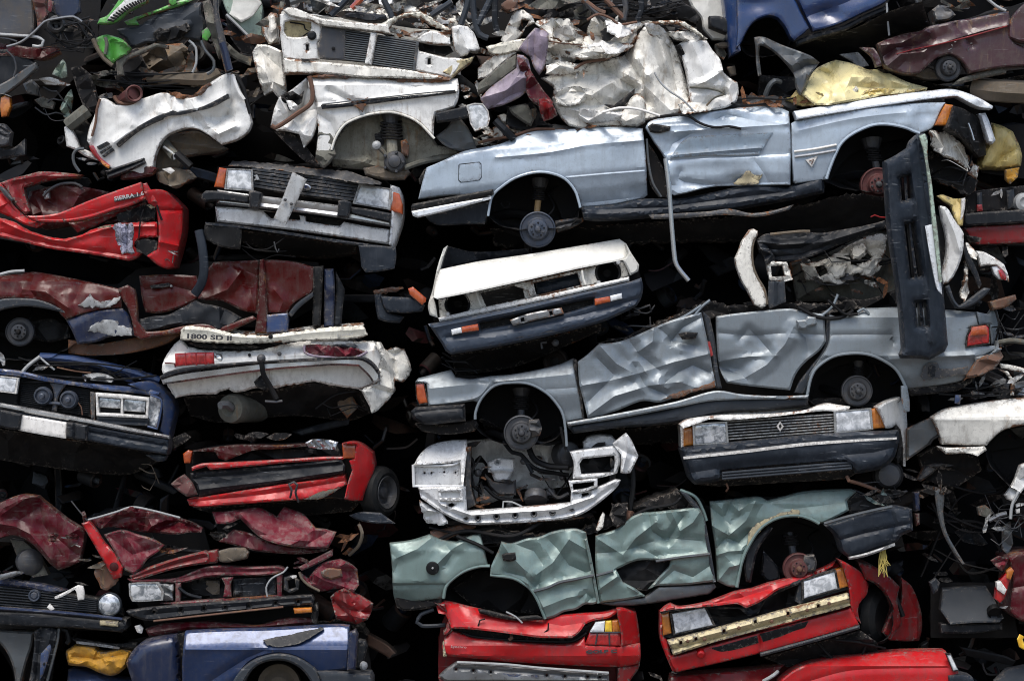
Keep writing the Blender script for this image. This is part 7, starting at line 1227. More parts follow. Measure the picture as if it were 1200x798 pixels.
for i, (q, m) in enumerate((('300 200 380 180 460 210 540 200 560 230 470 262 380 250 310 240', 'white_old'), ('480 200 560 180 640 190 690 200 640 230 560 240 490 236', 'white'), ('300 290 360 270 440 282 500 270 470 310 380 330 300 326', 'white_old'), ('330 120 400 110 440 140 430 180 370 190 330 160', 'white_old'), ('560 90 640 104 700 104 680 150 620 170 570 140', 'white'),
        ('330 400 420 380 520 400 500 440 400 470 340 450', 'white_old'), ('370 500 450 480 560 490 640 500 620 530 500 540 400 530', 'white'), ('880 460 960 440 1060 440 1100 460 1010 490 900 500', 'white_old'), ('730 100 790 110 840 150 850 210 800 180 750 150', 'white'))):
    pn('folded_sheet', zC(q), m, d=.02, th=.03, rp=2, rd=.015, sp=2.8, cm=(.07, 12, i+70), gx=(-.4, .3, .2)[i % 3], gy=(.5, -.4, .2)[i % 3], jag=.5)

# ================================================================== dark wreck behind the white heap
T = thing('wrecked_car', 'black burnt-looking wreck with jumbled pipes behind the crumpled white heap, top edge', 'car', 690, 45, 1.2, G1)
core(z0('520 -30 860 -30 850 40 800 50 700 40 560 45'), .5, 1.4, 'under')
pn('black_panel', z0('600 -20 660 -20 690 10 680 30 650 24 610 26'), 'black', d=.3, th=.1, cm=(.08, 18, 3)); pn('bumper_shell', zC('700 -20 860 -30 900 10 950 40 980 80 960 110 900 90 820 90 760 70 720 40'), 'black', d=.25, th=.1, rp=5, rd=.04, cm=(.03, 24, 4)); pn('rust_drum', zC('100 20 130 0 176 6 170 40 130 56 104 40'), 'rustmetal', d=.1, th=.1, rp=5, rd=.05, sp=3); pn('grey_lump', zC('420 50 460 20 500 50 490 90 440 120'), 'well', d=.2, th=.1, cm=(.06, 12, 5))
for q, m in (('450 -20 500 40 560 90', 'steel'), ('560 0 600 40 640 80', 'rustmetal'), ('710 -20 720 40 700 90', 'plastic'), ('30 60 80 0 100 -40', 'plastic_grey'), ('460 0 530 50 560 60', 'rustmetal'), ('640 -20 650 40 640 90', 'steel')): tb('loose_pipe', flat(zC(q), .12), .022, m)
shards(16, 640, 0, 780, 28, .2, 'steel', 10); shards(7, 640, -5, 700, 25, .15, 'well', 18, amp=.08); shards(7, 700, 0, 800, 30, .18, 'plastic', 20, amp=.08); shards(5, 600, 0, 640, 25, .15, 'rustmetal', 15, amp=.08); shards(10, 590, 0, 680, 30, .2, 'rustmetal', 9); shards(14, 650, -5, 790, 25, .25, 'black', 14); wires(12, 660, -5, 800, 28, .15, 'black', .008)
T = thing('metal_sheet', 'white panel with black rubber buffer between the white heap and the blue car', 'scrap panel', 840, 50, .8)
pn('white_skin', zC('920 -20 1050 -20 1100 20 1104 60 1110 160 1080 180 1030 176 990 130 980 80 940 30'), 'white_clean', d=.3, th=.06, rp=4, rd=.03, cm=(.02, 24, 3)); pn('rubber_buffer', zC('1016 72 1060 72 1110 90 1150 106 1160 130 1140 156 1100 150 1050 132 1018 118'), 'plastic', d=.12, th=.12, rp=5, rd=.05, sp=3); pn('window_strip', zC('1100 40 1126 -10 1140 40 1146 100 1130 100'), 'plastic', d=.2, th=.06, rp=2, rd=.02, sp=3); tb('glass_trim', flat(zC('1100 20 1124 -20'), .2), .008, 'plate'); tb('glass_trim', flat(zC('1126 -10 1140 60 1148 100'), .18), .008, 'plate')
pn('bracket', zC('1040 196 1080 186 1130 192 1126 210 1060 212'), 'tan', d=.2, th=.06, rp=3, rd=.02, sp=2.8); pn('torn_end', zC('1040 200 1076 206 1094 240 1080 264 1050 240'), 'well', d=.22, th=.06, cm=(.05, 8, 4)); pn('orange_chip', zC('1094 296 1130 290 1136 330 1110 336'), 'tan', d=.2, th=.04, rp=3, rd=.02, sp=2.6)

# ================================================================== blue car top right
T = thing('wrecked_car', 'glossy deep blue car flank tilted up to the right, top edge', 'car', 950, 75, 1.0, G1)
core(z0('858 -40 1060 -40 1040 4 1000 30 930 50 910 30 890 18 868 50'), .45, 1.6, 'under')
pn('rear_quarter', z0('862 -30 905 -30 931 0 938 14 948 33 944 38 931 48 926 44 920 32 912 22 903 19 893 21 884 26 876 36 868 52 862 58 864 30'), 'blue', d=0, th=.1, rp=5, rd=.04, sp=3.4, de=[(885, 5, 20, 12, .03)], cm=(.01, 40, 4)); pn('door', z0('934 -2 938 -30 1060 -30 1045 -5 1036 4 1010 16 987 27 970 33 953 37 946 24'), 'blue', d=0, th=.1, rp=5, rd=.04, sp=3.4, cr=[(z0('945 20 990 4 1030 -14'), .02, 10)], de=[(970, 18, 22, 10, .04)], cm=(.012, 40, 5))
pn('rear_edge', z0('844 -20 866 -20 864 30 868 60 856 66 852 40'), 'blue', d=.08, th=.2, rp=4, rd=.04, gx=-.8)
pn('sill', z0('932 48 952 40 988 30 1012 18 1040 6 1042 12 1014 24 990 36 956 46 934 54'), 'plastic', d=.04, th=.1, rp=3, rd=.03); pn('floor_pan', z0('928 52 960 46 1000 34 1042 14 1080 2 1090 30 1040 46 990 70 960 74 940 64'), 'black', d=.15, th=.6, cm=(.03, 30, 6), gy=1.); tb('cable', flat(z0('1039 4 1040 20 1042 42'), .02), .008, 'plate'); tb('cable', flat(z0('1073 0 1078 10 1086 26'), .05), .010, 'steel')
well(z0('868 52 876 36 884 26 893 21 903 19 912 22 920 32 926 44 922 60 900 66 876 64'), .06, .5)
pn('gearbox', z0('1092 12 1100 6 1112 8 1120 18 1112 24 1096 26'), 'steel', d=.2, th=.2, rp=4, rd=.04, sp=3, cm=(.03, 12, 7)); shards(9, 1040, -5, 1110, 30, .2, 'black', 12)
T = thing('wrecked_car', 'plum brown car with crumpled wing and bare wheel drum, top right', 'car', 1110, 110, 1.0, G1)
core(zD('580 210 900 100 1250 0 1250 300 900 330 640 310'), .5, 1.6, 'under')
pn('front_wing', zD('555 192 600 172 650 156 700 144 740 138 780 118 840 106 900 92 960 84 1030 70 1090 58 1132 52 1140 90 1134 150 1160 190 1210 210 1260 220 1260 290 1100 300 960 324 940 290 910 258 870 240 820 256 780 290 740 324 690 330 640 318 590 296 572 250'), 'plum', d=0, th=.1, rp=5, rd=.05, sp=3.2, cr=[(zD('570 200 660 190 760 140'), -.06, 10), (zD('580 250 640 210 740 200 790 170'), .05, 10), (zD('600 290 660 240 760 230'), -.05, 12), (zD('780 210 900 170 1040 130 1130 112'), -.02, 6), (zD('900 110 930 160 970 200'), .04, 9)], cm=(.04, 26, 4, (1050, 55, 50), (1125, 30, 25)))
tb('red_stripe', flat(zD('640 240 720 218 800 202 900 178 1000 152 1126 116'), -.03), .006, 'red_dirty'); pn('door_piece', zD('1134 110 1160 60 1210 10 1260 -20 1260 190 1200 190 1128 168'), 'plum', d=-.04, th=.08, rp=4, rd=.03, gx=-.2, cm=(.015, 30, 5)); shards(10, 1110, 48, 1145, 60, -.03, 'plate', 3)
pn('torn_nose', zD('480 208 540 212 560 240 576 290 548 296 530 250'), 'plum', d=.0, th=.05, rp=2, rd=.02, sp=2.8, cm=(.04, 10, 6)); hub(1111.5, 80, 15.5, .06, 'steel', 'steel', 4); pn('lower_arm', zD('884 376 920 346 1000 322 1100 298 1124 310 1120 324 1020 344 920 366'), 'well', d=.04, th=.08, rp=4, rd=.03, sp=3, cm=(.01, 18, 7)); tb('exhaust', [zD('980 390')[0]+(.2,), zD('1100 402')[0]+(.1,), zD('1260 410')[0]+(.1,)], .09, 'tan')
pn('axle_case', zD('700 330 780 300 820 320 830 350 780 350'), 'tan', d=.15, th=.1, cm=(.03, 14, 8)); shards(10, 1105, -2, 1180, 14, .05, 'well', 10); tb('bare_rod', flat(zD('1030 -10 1080 30 1120 50'), .0), .012, 'plate'); pn('underside', zD('560 300 700 340 900 380 1200 330 1260 420 900 440 640 380'), 'under', d=.3, th=.4, cm=(.06, 24, 9), gy=.8)
D_ = MB().panel(zD('14 166 40 162 64 166 130 196 200 222 262 246 302 276 284 300 256 340 240 380 216 420 196 380 190 330 150 276 100 228 60 204 40 200 36 240 46 330 32 336 24 280 22 220'), d=-.0, th=.03, rp=3, rd=.02, sp=3, cr=[(zD('60 190 180 290 216 410'), -.08, 12), (zD('190 320 240 290 290 285'), .07, 10)], cm=(.03, 16, 3)).build('bent_panel', 'sheet_grey')
tag(D_, 'bent dark grey sheet metal flap standing beside the yellow wreck', 'scrap panel')
T = thing('wrecked_car', 'pale yellow crushed car top with rusty creases, behind the pale coupe', 'car', 1000, 125, .9, G1)
core(zD('260 420 400 290 700 370 770 390 700 470 300 470'), .45, 1.4, 'under')
pn('roof_skin', zD('224 416 250 360 284 306 330 280 372 264 430 276 480 292 510 306 570 308 630 334 690 362 740 376 776 386 770 402 700 410 620 414 560 424 480 440 420 450 350 462 280 462'), 'yellow_pale', d=.1, th=.08, rp=4, rd=.03, sp=3, cr=[(zD('300 310 350 330 370 270'), .07, 9), (zD('350 380 440 340 560 340 690 380'), -.06, 12), (zD('340 320 360 360 340 440'), .06, 9), (zD('450 380 560 390 700 386'), .05, 9)], cm=(.05, 20, 4), gy=-.5)
lamp('rear_lamp', zD('346 456 352 410 374 388 432 382 436 410 424 446'), 'lamp_dark', .06); pn('lamp_edge', zD('430 442 440 400 462 380 474 390 456 420 446 440'), 'cream', d=.04, th=.04, rp=2, rd=.01, sp=2.6, jag=.4); pn('rolled_edge', zD('470 432 500 400 560 388 640 392 720 392 772 390 700 410 600 420'), 'yellow', d=.05, th=.06, rp=3, rd=.03, sp=2.8, cm=(.04, 10, 6)); shards(9, 935, 108, 975, 122, .06, 'yellow', 8); shards(8, 900, 112, 950, 124, .05, 'rustmetal', 9); pn('front_edge', zD('150 440 200 400 240 430 300 462 240 470'), 'yellow', d=.08, th=.05, cm=(.05, 10, 7), jag=.5)
tb('hose', [zD('64 420')[0]+(.05,), zD('80 380')[0]+(.02,), zD('104 356')[0]+(.02,), zD('130 362')[0]+(.06,)], .02, 'sheet_grey'); pn('dark_cavity', zD('40 330 190 340 220 420 150 460 30 470'), 'black', d=.25, th=.1, cm=(.05, 16, 8)); pn('rear_chip', zD('390 240 470 230 490 250 520 290 480 296 440 270'), 'plate', d=.3, th=.04, cm=(.04, 10, 9))
T = thing('wrecked_car', 'mustard yellow car corner behind the nose of the pale coupe, right edge', 'car', 1175, 205, .9, G1)
core(zD('1010 560 1300 540 1300 800 1010 760'), .5, 1.4, 'under')
pn('rear_wing', zD('1000 742 1010 690 1036 640 1050 590 1056 540 1100 552 1150 578 1180 640 1192 690 1186 730 1150 744 1100 748'), 'yellow', d=.3, th=.15, rp=10, rd=.1, sp=3.4, cr=[(zD('1060 740 1100 690 1180 650'), .06, 7), (zD('1130 580 1110 640 1100 690'), .04, 8)], cm=(.02, 24, 4)); pn('torn_strip', zD('1118 746 1180 736 1172 780 1140 810 1120 790'), 'ochre', d=.28, th=.05, rp=2, rd=.02, sp=2.8, cm=(.05, 10, 5))
Y2 = thing('metal_sheet', 'torn yellow panel corner squeezed between the hanging bumper and dark red boot', 'scrap panel', 1120, 266, .3)
pn('yellow_skin', zY('120 330 160 318 250 350 330 348 344 360 330 470 322 560 280 568 250 480 230 410 170 370'), 'yellow', d=.12, th=.05, rp=3, rd=.02, sp=2.8, cm=(.03, 14, 3)); pn('white_lip', zY('310 352 340 345 338 420 318 500 300 520 310 440'), 'sticker', d=.09, th=.04, rp=2, rd=.01, sp=2.6)
T = thing('wrecked_car', 'dark red car boot edge with black rubber trim at the right edge', 'car', 1165, 290, 1.0, G1)
core(zY('330 300 900 260 900 720 340 710'), .45, 1.6, 'under')
pn('boot_panel', zY('330 580 420 566 560 560 700 552 900 540 900 690 700 704 560 710 440 712 400 690 340 600'), 'red_dirty', d=.2, th=.1, rp=5, rd=.04, cm=(.008, 30, 4)); pn('rubber_trim', zY('338 470 480 456 640 446 900 430 900 530 700 546 520 556 340 566 326 520'), 'plastic', d=.16, th=.1, rp=4, rd=.03); pn('boot_inside', zY('340 300 600 270 900 240 900 440 600 450 350 470'), 'well_dark', d=.35, th=.1, cm=(.03, 20, 5)); pn('lining_strip', zY('430 310 470 300 476 440 440 450'), 'plastic_grey', d=.3, th=.05, rp=3, rd=.02); pn('lining_strip', zY('660 290 720 280 730 430 676 436'), 'plastic_grey', d=.3, th=.05, rp=3, rd=.02); pn('red_catch', zY('430 400 470 396 478 446 436 452'), 'redplastic', d=.28, th=.04, rp=2, rd=.01, sp=2.8)
MB().lathe(*zY('800 380')[0], .2, [(.02, -.02), (.04, -.03), (.07, -.02), (.075, .05)], 18).build('side_lamp', 'plate', T); shards(5, 1165, 224, 1182, 232, .25, 'plate', 5); pn('boot_lining', zY('340 640 420 646 470 660 450 690 370 690'), 'black', d=.1, th=.05, cm=(.03, 10, 6))

# ================================================================== stripped engine bay between coupe and saloon
T = thing('wrecked_car', 'stripped wreck with dirty engine bay and torn white lips, behind the hanging bumper', 'car', 1010, 362, 1.0, G1)
core(zJ('150 160 500 90 900 60 1000 200 1000 420 600 410 200 400'), .75, 1.7, 'under')
pn('white_lip', zJ('96 100 112 96 130 106 132 122 112 150 106 200 112 250 128 296 150 330 166 384 164 406 148 416 116 402 90 350 62 300 44 250 38 216 54 180 66 146'), 'white_old', d=-.02, th=.06, rp=5, rd=.04, sp=2.8); tb('lip_edge', flat(zJ('124 120 108 170 110 240 130 296 156 340 168 400'), -.0), .011, 'tan')
pn('dark_bonnet', zJ('124 142 160 118 220 112 300 106 380 114 470 100 560 84 640 64 650 90 600 112 520 140 450 164 390 190 330 212 280 224 220 230 164 216 136 190'), 'plastic', d=.05, th=.06, rp=4, rd=.03, sp=3, cr=[(zJ('140 150 240 160 400 150 600 90'), -.06, 9), (zJ('200 210 300 200 420 160'), .05, 9), (zJ('150 180 300 176 380 140'), .06, 8)], cm=(.04, 20, 4)); tb('bonnet_edge', flat(zJ('180 120 300 108 340 108'), -.0), .012, 'tan')
pn('box_frame', zJ('164 232 200 226 246 230 262 264 272 300 240 308 178 302 170 266'), 'white_old', d=.0, th=.06, rp=2, rd=.01, sp=2.6, smooth=False, hol=[zJ('182 246 230 244 240 286 188 290')], cm=(.02, 8, 5), jag=.3); pn('flat_tray', zJ('174 306 238 308 244 390 210 404 180 418 172 400'), 'plastic_grey', d=-.0, th=.04, rp=2, rd=.01, sp=3, cr=[(zJ('210 310 210 400'), .02, 4)]); pn('cloth_strip', zJ('130 150 150 140 200 210 196 232 164 240 150 200'), 'plastic', d=-.0, th=.04, cm=(.04, 10, 6))
pn('engine_bay_panel', zJ('260 230 330 222 420 190 500 150 600 110 660 100 690 220 700 400 560 420 400 390 290 390'), 'well', d=.5, th=.08, rp=4, rd=.02, cm=(.10, 24, 7), cr=[(zJ('390 220 480 280 520 380'), -.08, 10)])
for q in ('400 240 440 230 490 240 480 280 450 300 420 280', '500 180 560 150 570 200 540 220 506 210', '530 240 600 220 628 250 590 290 550 280'): pn('bare_patch', zJ(q), 'white_old', d=.3, th=.05, rp=4, rd=.03, sp=3, cm=(.05, 12, len(q)), jag=.7)
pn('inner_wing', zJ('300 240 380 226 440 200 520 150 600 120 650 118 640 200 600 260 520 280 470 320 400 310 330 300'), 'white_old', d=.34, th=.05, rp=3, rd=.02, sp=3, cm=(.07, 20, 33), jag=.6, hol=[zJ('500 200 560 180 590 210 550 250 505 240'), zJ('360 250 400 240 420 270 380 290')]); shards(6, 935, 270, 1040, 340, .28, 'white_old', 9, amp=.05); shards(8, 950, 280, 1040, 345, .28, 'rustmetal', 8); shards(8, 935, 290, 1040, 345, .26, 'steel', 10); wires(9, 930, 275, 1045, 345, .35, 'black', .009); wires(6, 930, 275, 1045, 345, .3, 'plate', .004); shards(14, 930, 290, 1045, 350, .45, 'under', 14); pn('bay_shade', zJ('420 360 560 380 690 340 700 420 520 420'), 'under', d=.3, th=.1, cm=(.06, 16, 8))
pn('white_wing', zJ('862 4 884 8 900 24 920 60 944 92 958 116 956 180 940 240 916 290 896 314 874 320 868 296 880 240 890 180 884 110 870 60'), 'white', d=-.02, th=.06, rp=4, rd=.03, sp=2.8, cr=[(zJ('880 20 920 110 940 180'), -.04, 9)], cm=(.012, 20, 9)); pn('wing_void', zJ('846 40 870 60 888 140 884 220 866 300 856 200'), 'black', d=.06, th=.05, rd=0); pn('door_piece', zJ('1008 186 1040 190 1090 218 1120 240 1136 280 1140 310 1120 276 1090 246 1050 244 1024 250'), 'white', d=.05, th=.05, rp=3, rd=.03, sp=2.8); lamp('reversing_lamp', zJ('1070 250 1090 246 1124 276 1134 304 1100 300 1080 280'), 'lens_clear', .06); pn('lamp_red', zJ('1096 262 1112 262 1130 290 1128 304 1108 298'), 'lens_red', d=.03, th=.04, rp=2, rd=.01, sp=2.4)
pn('black_strap', zJ('884 330 900 322 920 380 940 406 980 380 1040 334 1066 336 1050 360 1000 400 950 418 926 414 904 380'), 'plastic_grey', d=-.04, th=.05, rp=2, rd=.02, sp=2.8); pn('black_strip', zJ('964 150 976 190 1010 260 1030 320 1020 336 1000 290 970 230 960 190'), 'plastic', d=-.0, th=.04, rp=2, rd=.01, sp=2.8); pn('torn_white', zJ('958 160 972 150 1010 190 1010 220 980 210 974 300 982 350 960 390 944 360 958 290 964 220'), 'white_old', d=.03, th=.05, rp=2, rd=.02, sp=2.6, cm=(.06, 9, 10), jag=.6)
pn('rusty_sill', zJ('1062 390 1110 376 1166 362 1170 380 1130 410 1074 424'), 'rustmetal', d=.1, th=.1, rp=3, rd=.02, cm=(.02, 14, 11)); shards(12, 1130, 285, 1200, 360, .2, 'black', 12); shards(10, 1160, 360, 1200, 420, .15, 'steel', 9); wires(10, 1160, 350, 1200, 420, .1, 'black', .008); tb('radius_rod', [zJ('1090 556')[0]+(.1,), zJ('1150 546')[0]+(.05,), zJ('1230 556')[0]+(.1,)], .02, 'well')
tb('red_cable', flat(zJ('584 50 600 42 620 50 646 52'), .1), .006, 'redplastic')

# ================================================================== right edge
T = thing('wrecked_car', 'dirty white car wing with torn nose at the right edge, above dark wreckage', 'car', 1150, 560, 1.0, G1)
core(zP('420 400 800 330 1000 330 1000 480 640 540 460 520'), .5, 1.6, 'under')
pn('front_wing', zP('405 396 440 374 480 356 560 342 640 328 720 318 800 310 900 306 900 420 800 428 740 440 700 456 660 490 640 514 560 514 450 510 438 470 424 430'), 'white_old', d=.0, th=.1, rp=5, rd=.04, sp=3.2, vp=[(462, .12), (486, .02), (492, 0), (522, .04)], cr=[(zP('410 402 560 396 800 388'), -.008, 4)], cm=(.008, 34, 4)); pn('lower_bracket', zP('426 516 480 524 630 518 640 534 600 560 560 548 470 552'), 'white_old', d=.03, th=.06, rp=3, rd=.02, sp=2.8, cm=(.03, 12, 5)); well(zP('640 514 660 490 700 456 740 440 800 428 900 420 1000 700 800 720 660 600'), .06, .5)
pn('green_wing', zP('302 444 350 420 410 394 424 430 440 470 406 494 396 510 340 550 300 578'), 'mint' if 0 else 'sheet_grey', d=.1, th=.06, rp=4, rd=.03, sp=3, cm=(.01, 22, 6)); tb('wing_edge', flat(zP('396 512 410 488 438 474'), .06), .010, 'black')
for q in ('696 166 740 172 800 186 860 200 860 212 790 204 700 186', '690 190 720 210 744 240 740 300 756 304 758 240 730 200'): pn('torn_lip', zP(q), 'white_old', d=.1, th=.04, rp=2, rd=.015, sp=2.6, cm=(.02, 10, len(q)))
shards(14, 1110, 440, 1200, 470, .1, 'plate', 8); shards(10, 1110, 435, 1200, 465, .15, 'black', 12); wires(8, 1110, 440, 1200, 468, .08, 'black', .008); pn('wheel_plate', zP('750 250 800 240 860 240 860 310 760 308'), 'alloy', d=.15, th=.06, rp=4, rd=.03, cm=(.02, 14, 7)); pn('blue_chip', zP('506 300 530 300 526 340 504 336'), 'blue_pale', d=.05, th=.03, rd=.01, sp=2.6)
pn('inner_bracket', zP('340 660 380 600 440 590 500 600 440 610 400 640 360 668'), 'steel', d=.25, th=.08, rp=3, rd=.03, cm=(.03, 12, 8)); pn('dark_liner', zP('350 560 420 520 600 560 620 620 500 700 380 660'), 'well_dark', d=.35, th=.1, cm=(.05, 20, 9)); pn('bent_strip', zX('294 106 322 96 330 130 326 190 340 260 372 320 404 372 396 374 360 326 326 262 306 190'), 'sheet_grey', d=.2, th=.03, rp=2, rd=.015, sp=2.8); shards(12, 1060, 545, 1120, 580, .2, 'under', 14); MB().lathe(*zP('220 640')[0], .15, [(.03, -.04), (.09, -.03), (.12, 0), (.12, .1)], 18).build('pulley', 'under', T)
T = thing('wrecked_car', 'dark wreck with flat grey-green bonnet deep in the shade at lower right', 'car', 1130, 740, 1.2, G1)
core(zX('280 440 560 440 600 640 280 640'), .6, 1.6, 'under')
pn('bonnet', zX('324 462 400 456 480 452 510 500 546 568 530 584 440 586 352 592 316 540'), 'plastic_grey', d=.35, th=.08, rp=3, rd=.02, gy=-.6, cm=(.006, 26, 3)); pn('front_edge', zX('316 590 440 590 540 586 540 610 440 624 320 624'), 'plastic', d=.3, th=.1, rp=3, rd=.02); pn('corner_piece', zX('276 440 300 424 314 440 306 470 290 482'), 'plastic_grey', d=.3, th=.05, rp=3, rd=.02, cm=(.02, 10, 4)); MB().lathe(*zX('512 548')[0], .25, [(.045, 0), (.05, -.015), (.056, 0), (.056, .03)], 22, pit=.5).build('filler_ring', 'black', T); pn('black_bonnet', zX('516 800 560 756 640 740 640 860 516 860'), 'plastic_grey', d=.2, th=.1, rp=3, rd=.02, gy=-.8)
for i, q in enumerate(('220 115 240 110 242 180 224 184', '224 190 240 190 242 230 228 236')): pn('blue_can', zX(q), ('navy', 'maroon')[i], d=.15, th=.08, rp=5, rd=.05, sp=3)
shards(16, 1080, 560, 1160, 680, .5, 'black', 18); wires(14, 1090, 560, 1190, 680, .4, 'under', .012, 24); wires(6, 1160, 580, 1200, 640, .2, 'plate', .005); shards(6, 1150, 590, 1180, 620, .2, 'plate', 8); pn('grey_sheet', zX('540 240 570 220 580 300 560 340 540 320'), 'sheet_grey', d=.3, th=.04, cm=(.03, 10, 5))
T = thing('wrecked_car', 'purple-maroon car corner with red, white and amber tail light at the right edge', 'car', 1180, 730, 1.0, G1)
pn('rear_corner', zX('562 352 590 338 640 330 700 330 700 600 640 590 600 576 566 548 568 500 576 420'), 'maroon', d=.05, th=.5, rp=6, rd=.06, sp=3.2, cr=[(zX('580 460 640 450 700 444'), .02, 6)], cm=(.02, 24, 4)); pn('torn_edge', zX('502 362 530 346 566 352 556 372 540 400 516 380'), 'maroon_faded', d=.0, th=.05, rp=3, rd=.02, sp=2.6, cm=(.05, 9, 5))
o = lamp('tail_light', zX('532 430 570 388 582 396 566 440 548 500 532 514 514 500 518 462'), 'lens_red', .0); pn('lens', zX('556 398 574 386 582 398 570 430 556 424'), 'amber', o, d=-.02, th=.06, rp=2, rd=.01, sp=2.4); pn('lens', zX('520 440 534 434 556 466 548 484 522 466'), 'sticker', o, d=-.02, th=.06, rp=2, rd=.01, sp=2.4); shards(5, 1170, 704, 1182, 712, -.0, 'plate', 4)
core(zX('580 350 800 350 800 600 600 590'), .4, 1.2, 'under')
T = thing('metal_sheet', 'torn white and dark scrap with bright slots at the right edge, half height', 'scrap panel', 1190, 605, .6)
pn('white_flap', zX('604 16 640 0 680 10 660 80 620 100 588 150 560 140 550 124 580 80'), 'white', d=.1, th=.05, rp=3, rd=.02, sp=3, cm=(.05, 16, 3)); pn('dark_grille', zX('586 140 640 100 700 90 700 210 600 214'), 'black', d=.12, th=.06, cm=(.03, 12, 4)); 
for q in ('590 156 604 150 604 164 592 168', '606 150 618 146 618 160 608 164', '590 176 604 172 604 188 592 190'): pn('slot', zX(q), 'sticker', d=.1, th=.03, rd=.006, sp=2.4)
tb('bright_bar', flat(zX('570 210 576 160 600 110'), .06), .012, 'plate'); pn('grey_box', zX('450 168 480 160 510 186 490 206 456 196'), 'well', d=.2, th=.06, cm=(.03, 10, 5)); tb('bright_bar', flat(zX('492 216 530 196 556 190'), .15), .018, 'alloy'); wires(6, 1160, 590, 1200, 640, .1, 'plate', .005)
S_ = MB().tube(flat(zX('612 632 604 646 610 668 622 674'), -.05), .022, 8, flat=.4).build('strap', 'lens_yellow'); tag(S_, 'short yellow strap end hanging at the right edge below the purple-maroon car', 'strap')
b = MB(); rs = random.Random(5)
for i in range(16):
    x, y = zX('108 330')[0]; x += rs.uniform(-3, 3); b.tube([(x, y-3, .0), (x+rs.uniform(-3, 3), y+8, -.03), (x+rs.uniform(-6, 7), y+rs.uniform(14, 30), -.04)], .0035, 5, 3.)
W_ = b.build('straw_tuft', 'straw'); tag(W_, 'tuft of yellow straw hanging below the dark bumper of the grey-green saloon', 'straw')
T = thing('wrecked_car', 'bright red car roof corner with small clear lamp, lowest row at right', 'car', 1020, 838, 1.2, G1)
core(z0('800 800 920 780 1000 770 1110 768 1130 800 1130 838 800 838'), .4, 1.8, 'red_dirty')
pn('rear_wing', z0('912 798 930 784 950 776 980 770 1030 764 1080 762 1108 762 1114 772 1124 789 1130 800 1130 830 912 830'), 'red', d=.0, th=.15, rp=6, rd=.08, sp=3.4, vp=[(762, .14), (780, .0), (830, 0)], cr=[(z0('940 800 1000 785 1110 782'), .012, 5)], cm=(.01, 40, 4)); pn('bonnet', z0('786 792 830 788 880 784 920 778 900 800 890 830 780 830'), 'red_dirty', d=.05, th=.2, rp=5, rd=.05, gy=-.5, cm=(.03, 20, 5)); lamp('side_lamp', zX('338 702 354 700 382 758 362 760'), 'lens_clear', -.03, frame='black'); pn('bumper', zX('345 778 390 772 430 780 440 800 430 860 350 860'), 'plastic_blue', d=-.04, th=.2, rp=5, rd=.04)
shards(8, 755, 780, 800, 798, .05, 'under', 10); tb('bent_rod', [zW('540 798')[0]+(-.02,), zW('580 775')[0]+(-.04,), zW('600 758')[0]+(.0,)], .014, 'plate')
# ================================================================== loose scrap deep in the gaps, mass behind, ground
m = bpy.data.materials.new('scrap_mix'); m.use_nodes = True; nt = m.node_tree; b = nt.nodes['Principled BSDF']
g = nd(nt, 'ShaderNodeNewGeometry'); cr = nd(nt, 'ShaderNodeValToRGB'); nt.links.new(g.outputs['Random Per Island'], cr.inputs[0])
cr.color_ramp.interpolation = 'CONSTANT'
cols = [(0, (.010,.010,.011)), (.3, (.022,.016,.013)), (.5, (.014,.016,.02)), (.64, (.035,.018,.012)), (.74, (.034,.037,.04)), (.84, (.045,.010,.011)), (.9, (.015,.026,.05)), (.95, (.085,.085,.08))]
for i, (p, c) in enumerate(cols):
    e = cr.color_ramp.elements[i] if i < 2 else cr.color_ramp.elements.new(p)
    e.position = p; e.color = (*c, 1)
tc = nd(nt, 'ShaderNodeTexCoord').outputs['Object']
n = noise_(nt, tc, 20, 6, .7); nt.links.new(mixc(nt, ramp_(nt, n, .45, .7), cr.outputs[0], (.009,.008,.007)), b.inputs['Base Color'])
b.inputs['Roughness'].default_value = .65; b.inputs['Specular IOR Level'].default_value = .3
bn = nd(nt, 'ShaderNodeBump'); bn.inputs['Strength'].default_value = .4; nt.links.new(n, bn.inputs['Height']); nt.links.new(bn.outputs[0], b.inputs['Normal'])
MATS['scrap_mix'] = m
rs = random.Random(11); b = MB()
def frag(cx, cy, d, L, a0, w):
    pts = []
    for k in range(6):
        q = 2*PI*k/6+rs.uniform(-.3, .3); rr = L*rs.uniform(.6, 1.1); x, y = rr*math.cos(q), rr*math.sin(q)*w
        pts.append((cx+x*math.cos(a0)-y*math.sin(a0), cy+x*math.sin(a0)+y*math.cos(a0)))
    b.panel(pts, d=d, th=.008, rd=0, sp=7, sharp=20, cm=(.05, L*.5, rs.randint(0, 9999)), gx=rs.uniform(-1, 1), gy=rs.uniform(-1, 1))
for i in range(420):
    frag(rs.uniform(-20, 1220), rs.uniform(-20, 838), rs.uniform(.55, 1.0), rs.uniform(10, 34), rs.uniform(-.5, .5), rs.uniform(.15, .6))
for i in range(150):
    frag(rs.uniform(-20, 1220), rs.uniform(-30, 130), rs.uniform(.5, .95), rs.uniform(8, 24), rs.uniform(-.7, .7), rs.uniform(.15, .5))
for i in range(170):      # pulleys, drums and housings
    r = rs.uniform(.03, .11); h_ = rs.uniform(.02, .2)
    b.lathe(rs.uniform(-20, 1220), rs.uniform(-10, 838), rs.uniform(.5, .9), [(r*.25, -h_*.6), (r*.35, -h_*.5), (r*.4, -h_*.1), (r*.75, -h_*.1), (r*.85, -h_*.3), (r, -h_*.2), (r, h_)], 18, rs.uniform(-1.2, 1.2), rs.uniform(-.9, .9))
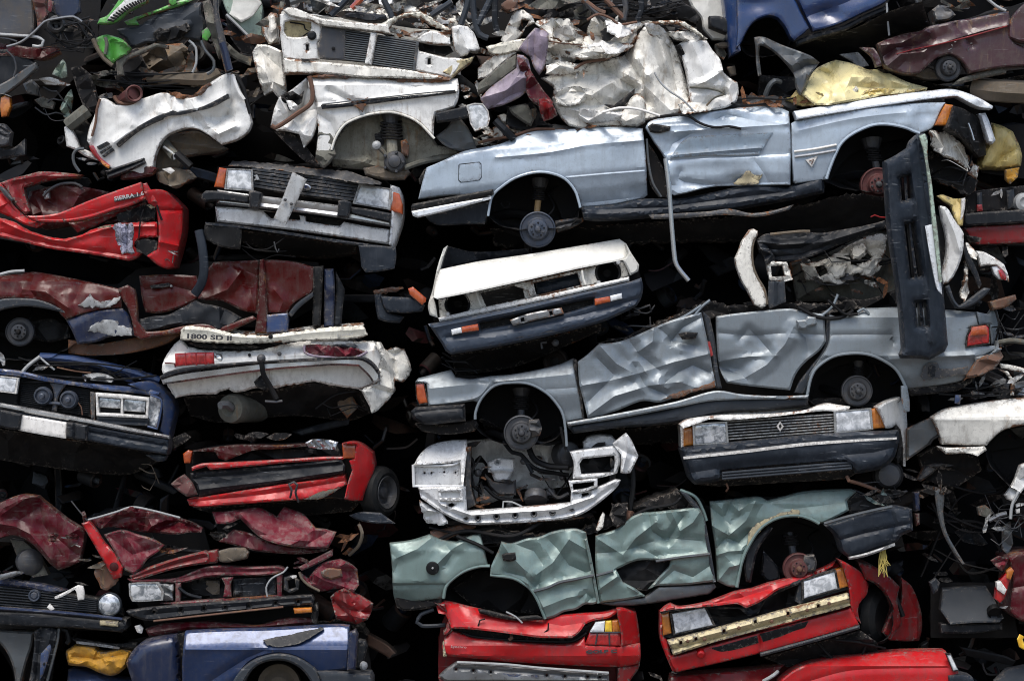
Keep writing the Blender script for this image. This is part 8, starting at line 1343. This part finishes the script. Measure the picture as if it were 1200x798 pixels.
for i in range(240):      # brackets, rails and boxes
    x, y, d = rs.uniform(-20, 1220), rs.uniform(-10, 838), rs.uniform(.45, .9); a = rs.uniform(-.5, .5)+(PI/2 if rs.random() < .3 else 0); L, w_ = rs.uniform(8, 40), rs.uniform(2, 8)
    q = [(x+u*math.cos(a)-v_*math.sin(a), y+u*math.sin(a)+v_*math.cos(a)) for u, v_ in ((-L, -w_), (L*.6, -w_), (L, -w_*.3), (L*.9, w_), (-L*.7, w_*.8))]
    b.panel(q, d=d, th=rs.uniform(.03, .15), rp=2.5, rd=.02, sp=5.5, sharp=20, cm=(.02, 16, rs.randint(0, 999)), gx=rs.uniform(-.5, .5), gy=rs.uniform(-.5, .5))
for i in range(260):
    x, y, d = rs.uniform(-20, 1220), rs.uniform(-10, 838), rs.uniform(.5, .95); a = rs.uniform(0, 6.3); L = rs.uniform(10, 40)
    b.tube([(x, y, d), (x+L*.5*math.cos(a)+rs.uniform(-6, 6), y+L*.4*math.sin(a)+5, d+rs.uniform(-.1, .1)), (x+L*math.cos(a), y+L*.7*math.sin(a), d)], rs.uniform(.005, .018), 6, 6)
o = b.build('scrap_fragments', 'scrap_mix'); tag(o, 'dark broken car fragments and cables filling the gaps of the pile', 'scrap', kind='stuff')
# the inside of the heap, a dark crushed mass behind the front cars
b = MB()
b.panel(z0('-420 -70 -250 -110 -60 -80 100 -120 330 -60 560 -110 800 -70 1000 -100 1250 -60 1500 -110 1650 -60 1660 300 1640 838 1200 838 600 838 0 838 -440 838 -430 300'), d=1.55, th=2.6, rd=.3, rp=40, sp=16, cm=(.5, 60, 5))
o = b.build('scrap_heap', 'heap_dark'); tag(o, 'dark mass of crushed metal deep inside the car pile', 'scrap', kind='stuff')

m = bpy.data.materials.new('yard_mud'); m.use_nodes = True; nt = m.node_tree; bb = nt.nodes['Principled BSDF']
tc = nd(nt, 'ShaderNodeTexCoord').outputs['Object']
c = mixc(nt, ramp_(nt, noise_(nt, tc, .6, 8, .65), .35, .65), (.07,.06,.05), (.14,.125,.105))
c = mixc(nt, ramp_(nt, noise_(nt, tc, 9, 6, .7), .5, .7), c, (.05,.042,.035)); nt.links.new(c, bb.inputs['Base Color']); bb.inputs['Roughness'].default_value = .85
me = bpy.data.meshes.new('ground'); R = 600.
me.from_pydata([(-R, -R, 0), (R, -R, 0), (R, R, 0), (-R, R, 0)], [], [(0, 1, 2, 3)]); me.materials.append(m)
o = bpy.data.objects.new('ground', me); COL.objects.link(o); o['kind'] = 'structure'

# ================================================================== light and camera
w = bpy.data.worlds.new('World'); SC.world = w; w.use_nodes = True; nt = w.node_tree
sk = nd(nt, 'ShaderNodeTexSky', sky_type='NISHITA'); sk.sun_disc = False
EL, AZ = 66., 200.          # sun height; compass direction, behind the viewer's left shoulder
sk.sun_elevation = math.radians(EL); sk.sun_rotation = math.radians(AZ); sk.air_density = 1.0; sk.dust_density = 3.; sk.ozone_density = 1.0
bg = nt.nodes['Background']; nt.links.new(sk.outputs[0], bg.inputs[0]); bg.inputs[1].default_value = .105
sun = bpy.data.lights.new('sun', 'SUN'); sun.energy = 1.5; sun.angle = math.radians(32); sun.color = (1, .97, .92)
so = bpy.data.objects.new('sun', sun); COL.objects.link(so)
v = Vector((math.sin(math.radians(AZ))*math.cos(math.radians(EL)), math.cos(math.radians(AZ))*math.cos(math.radians(EL)), math.sin(math.radians(EL))))
so.rotation_euler = v.to_track_quat('Z', 'Y').to_euler(); so.location = v*30
cam = bpy.data.cameras.new('camera'); co = bpy.data.objects.new('camera', cam); COL.objects.link(co)
co.location = (0, -D, ZC); co.rotation_euler = (PI/2, 0, 0)
cam.sensor_width = 36; cam.lens = 36*D/(1200*S)*1.0; cam.clip_end = 3000
SC.camera = co
vs = SC.view_settings; vs.view_transform = 'Standard'; vs.look = 'None'; vs.gamma = 1; vs.exposure = 1.05; vs.use_curve_mapping = False
SC.cycles.filter_width = 1.05
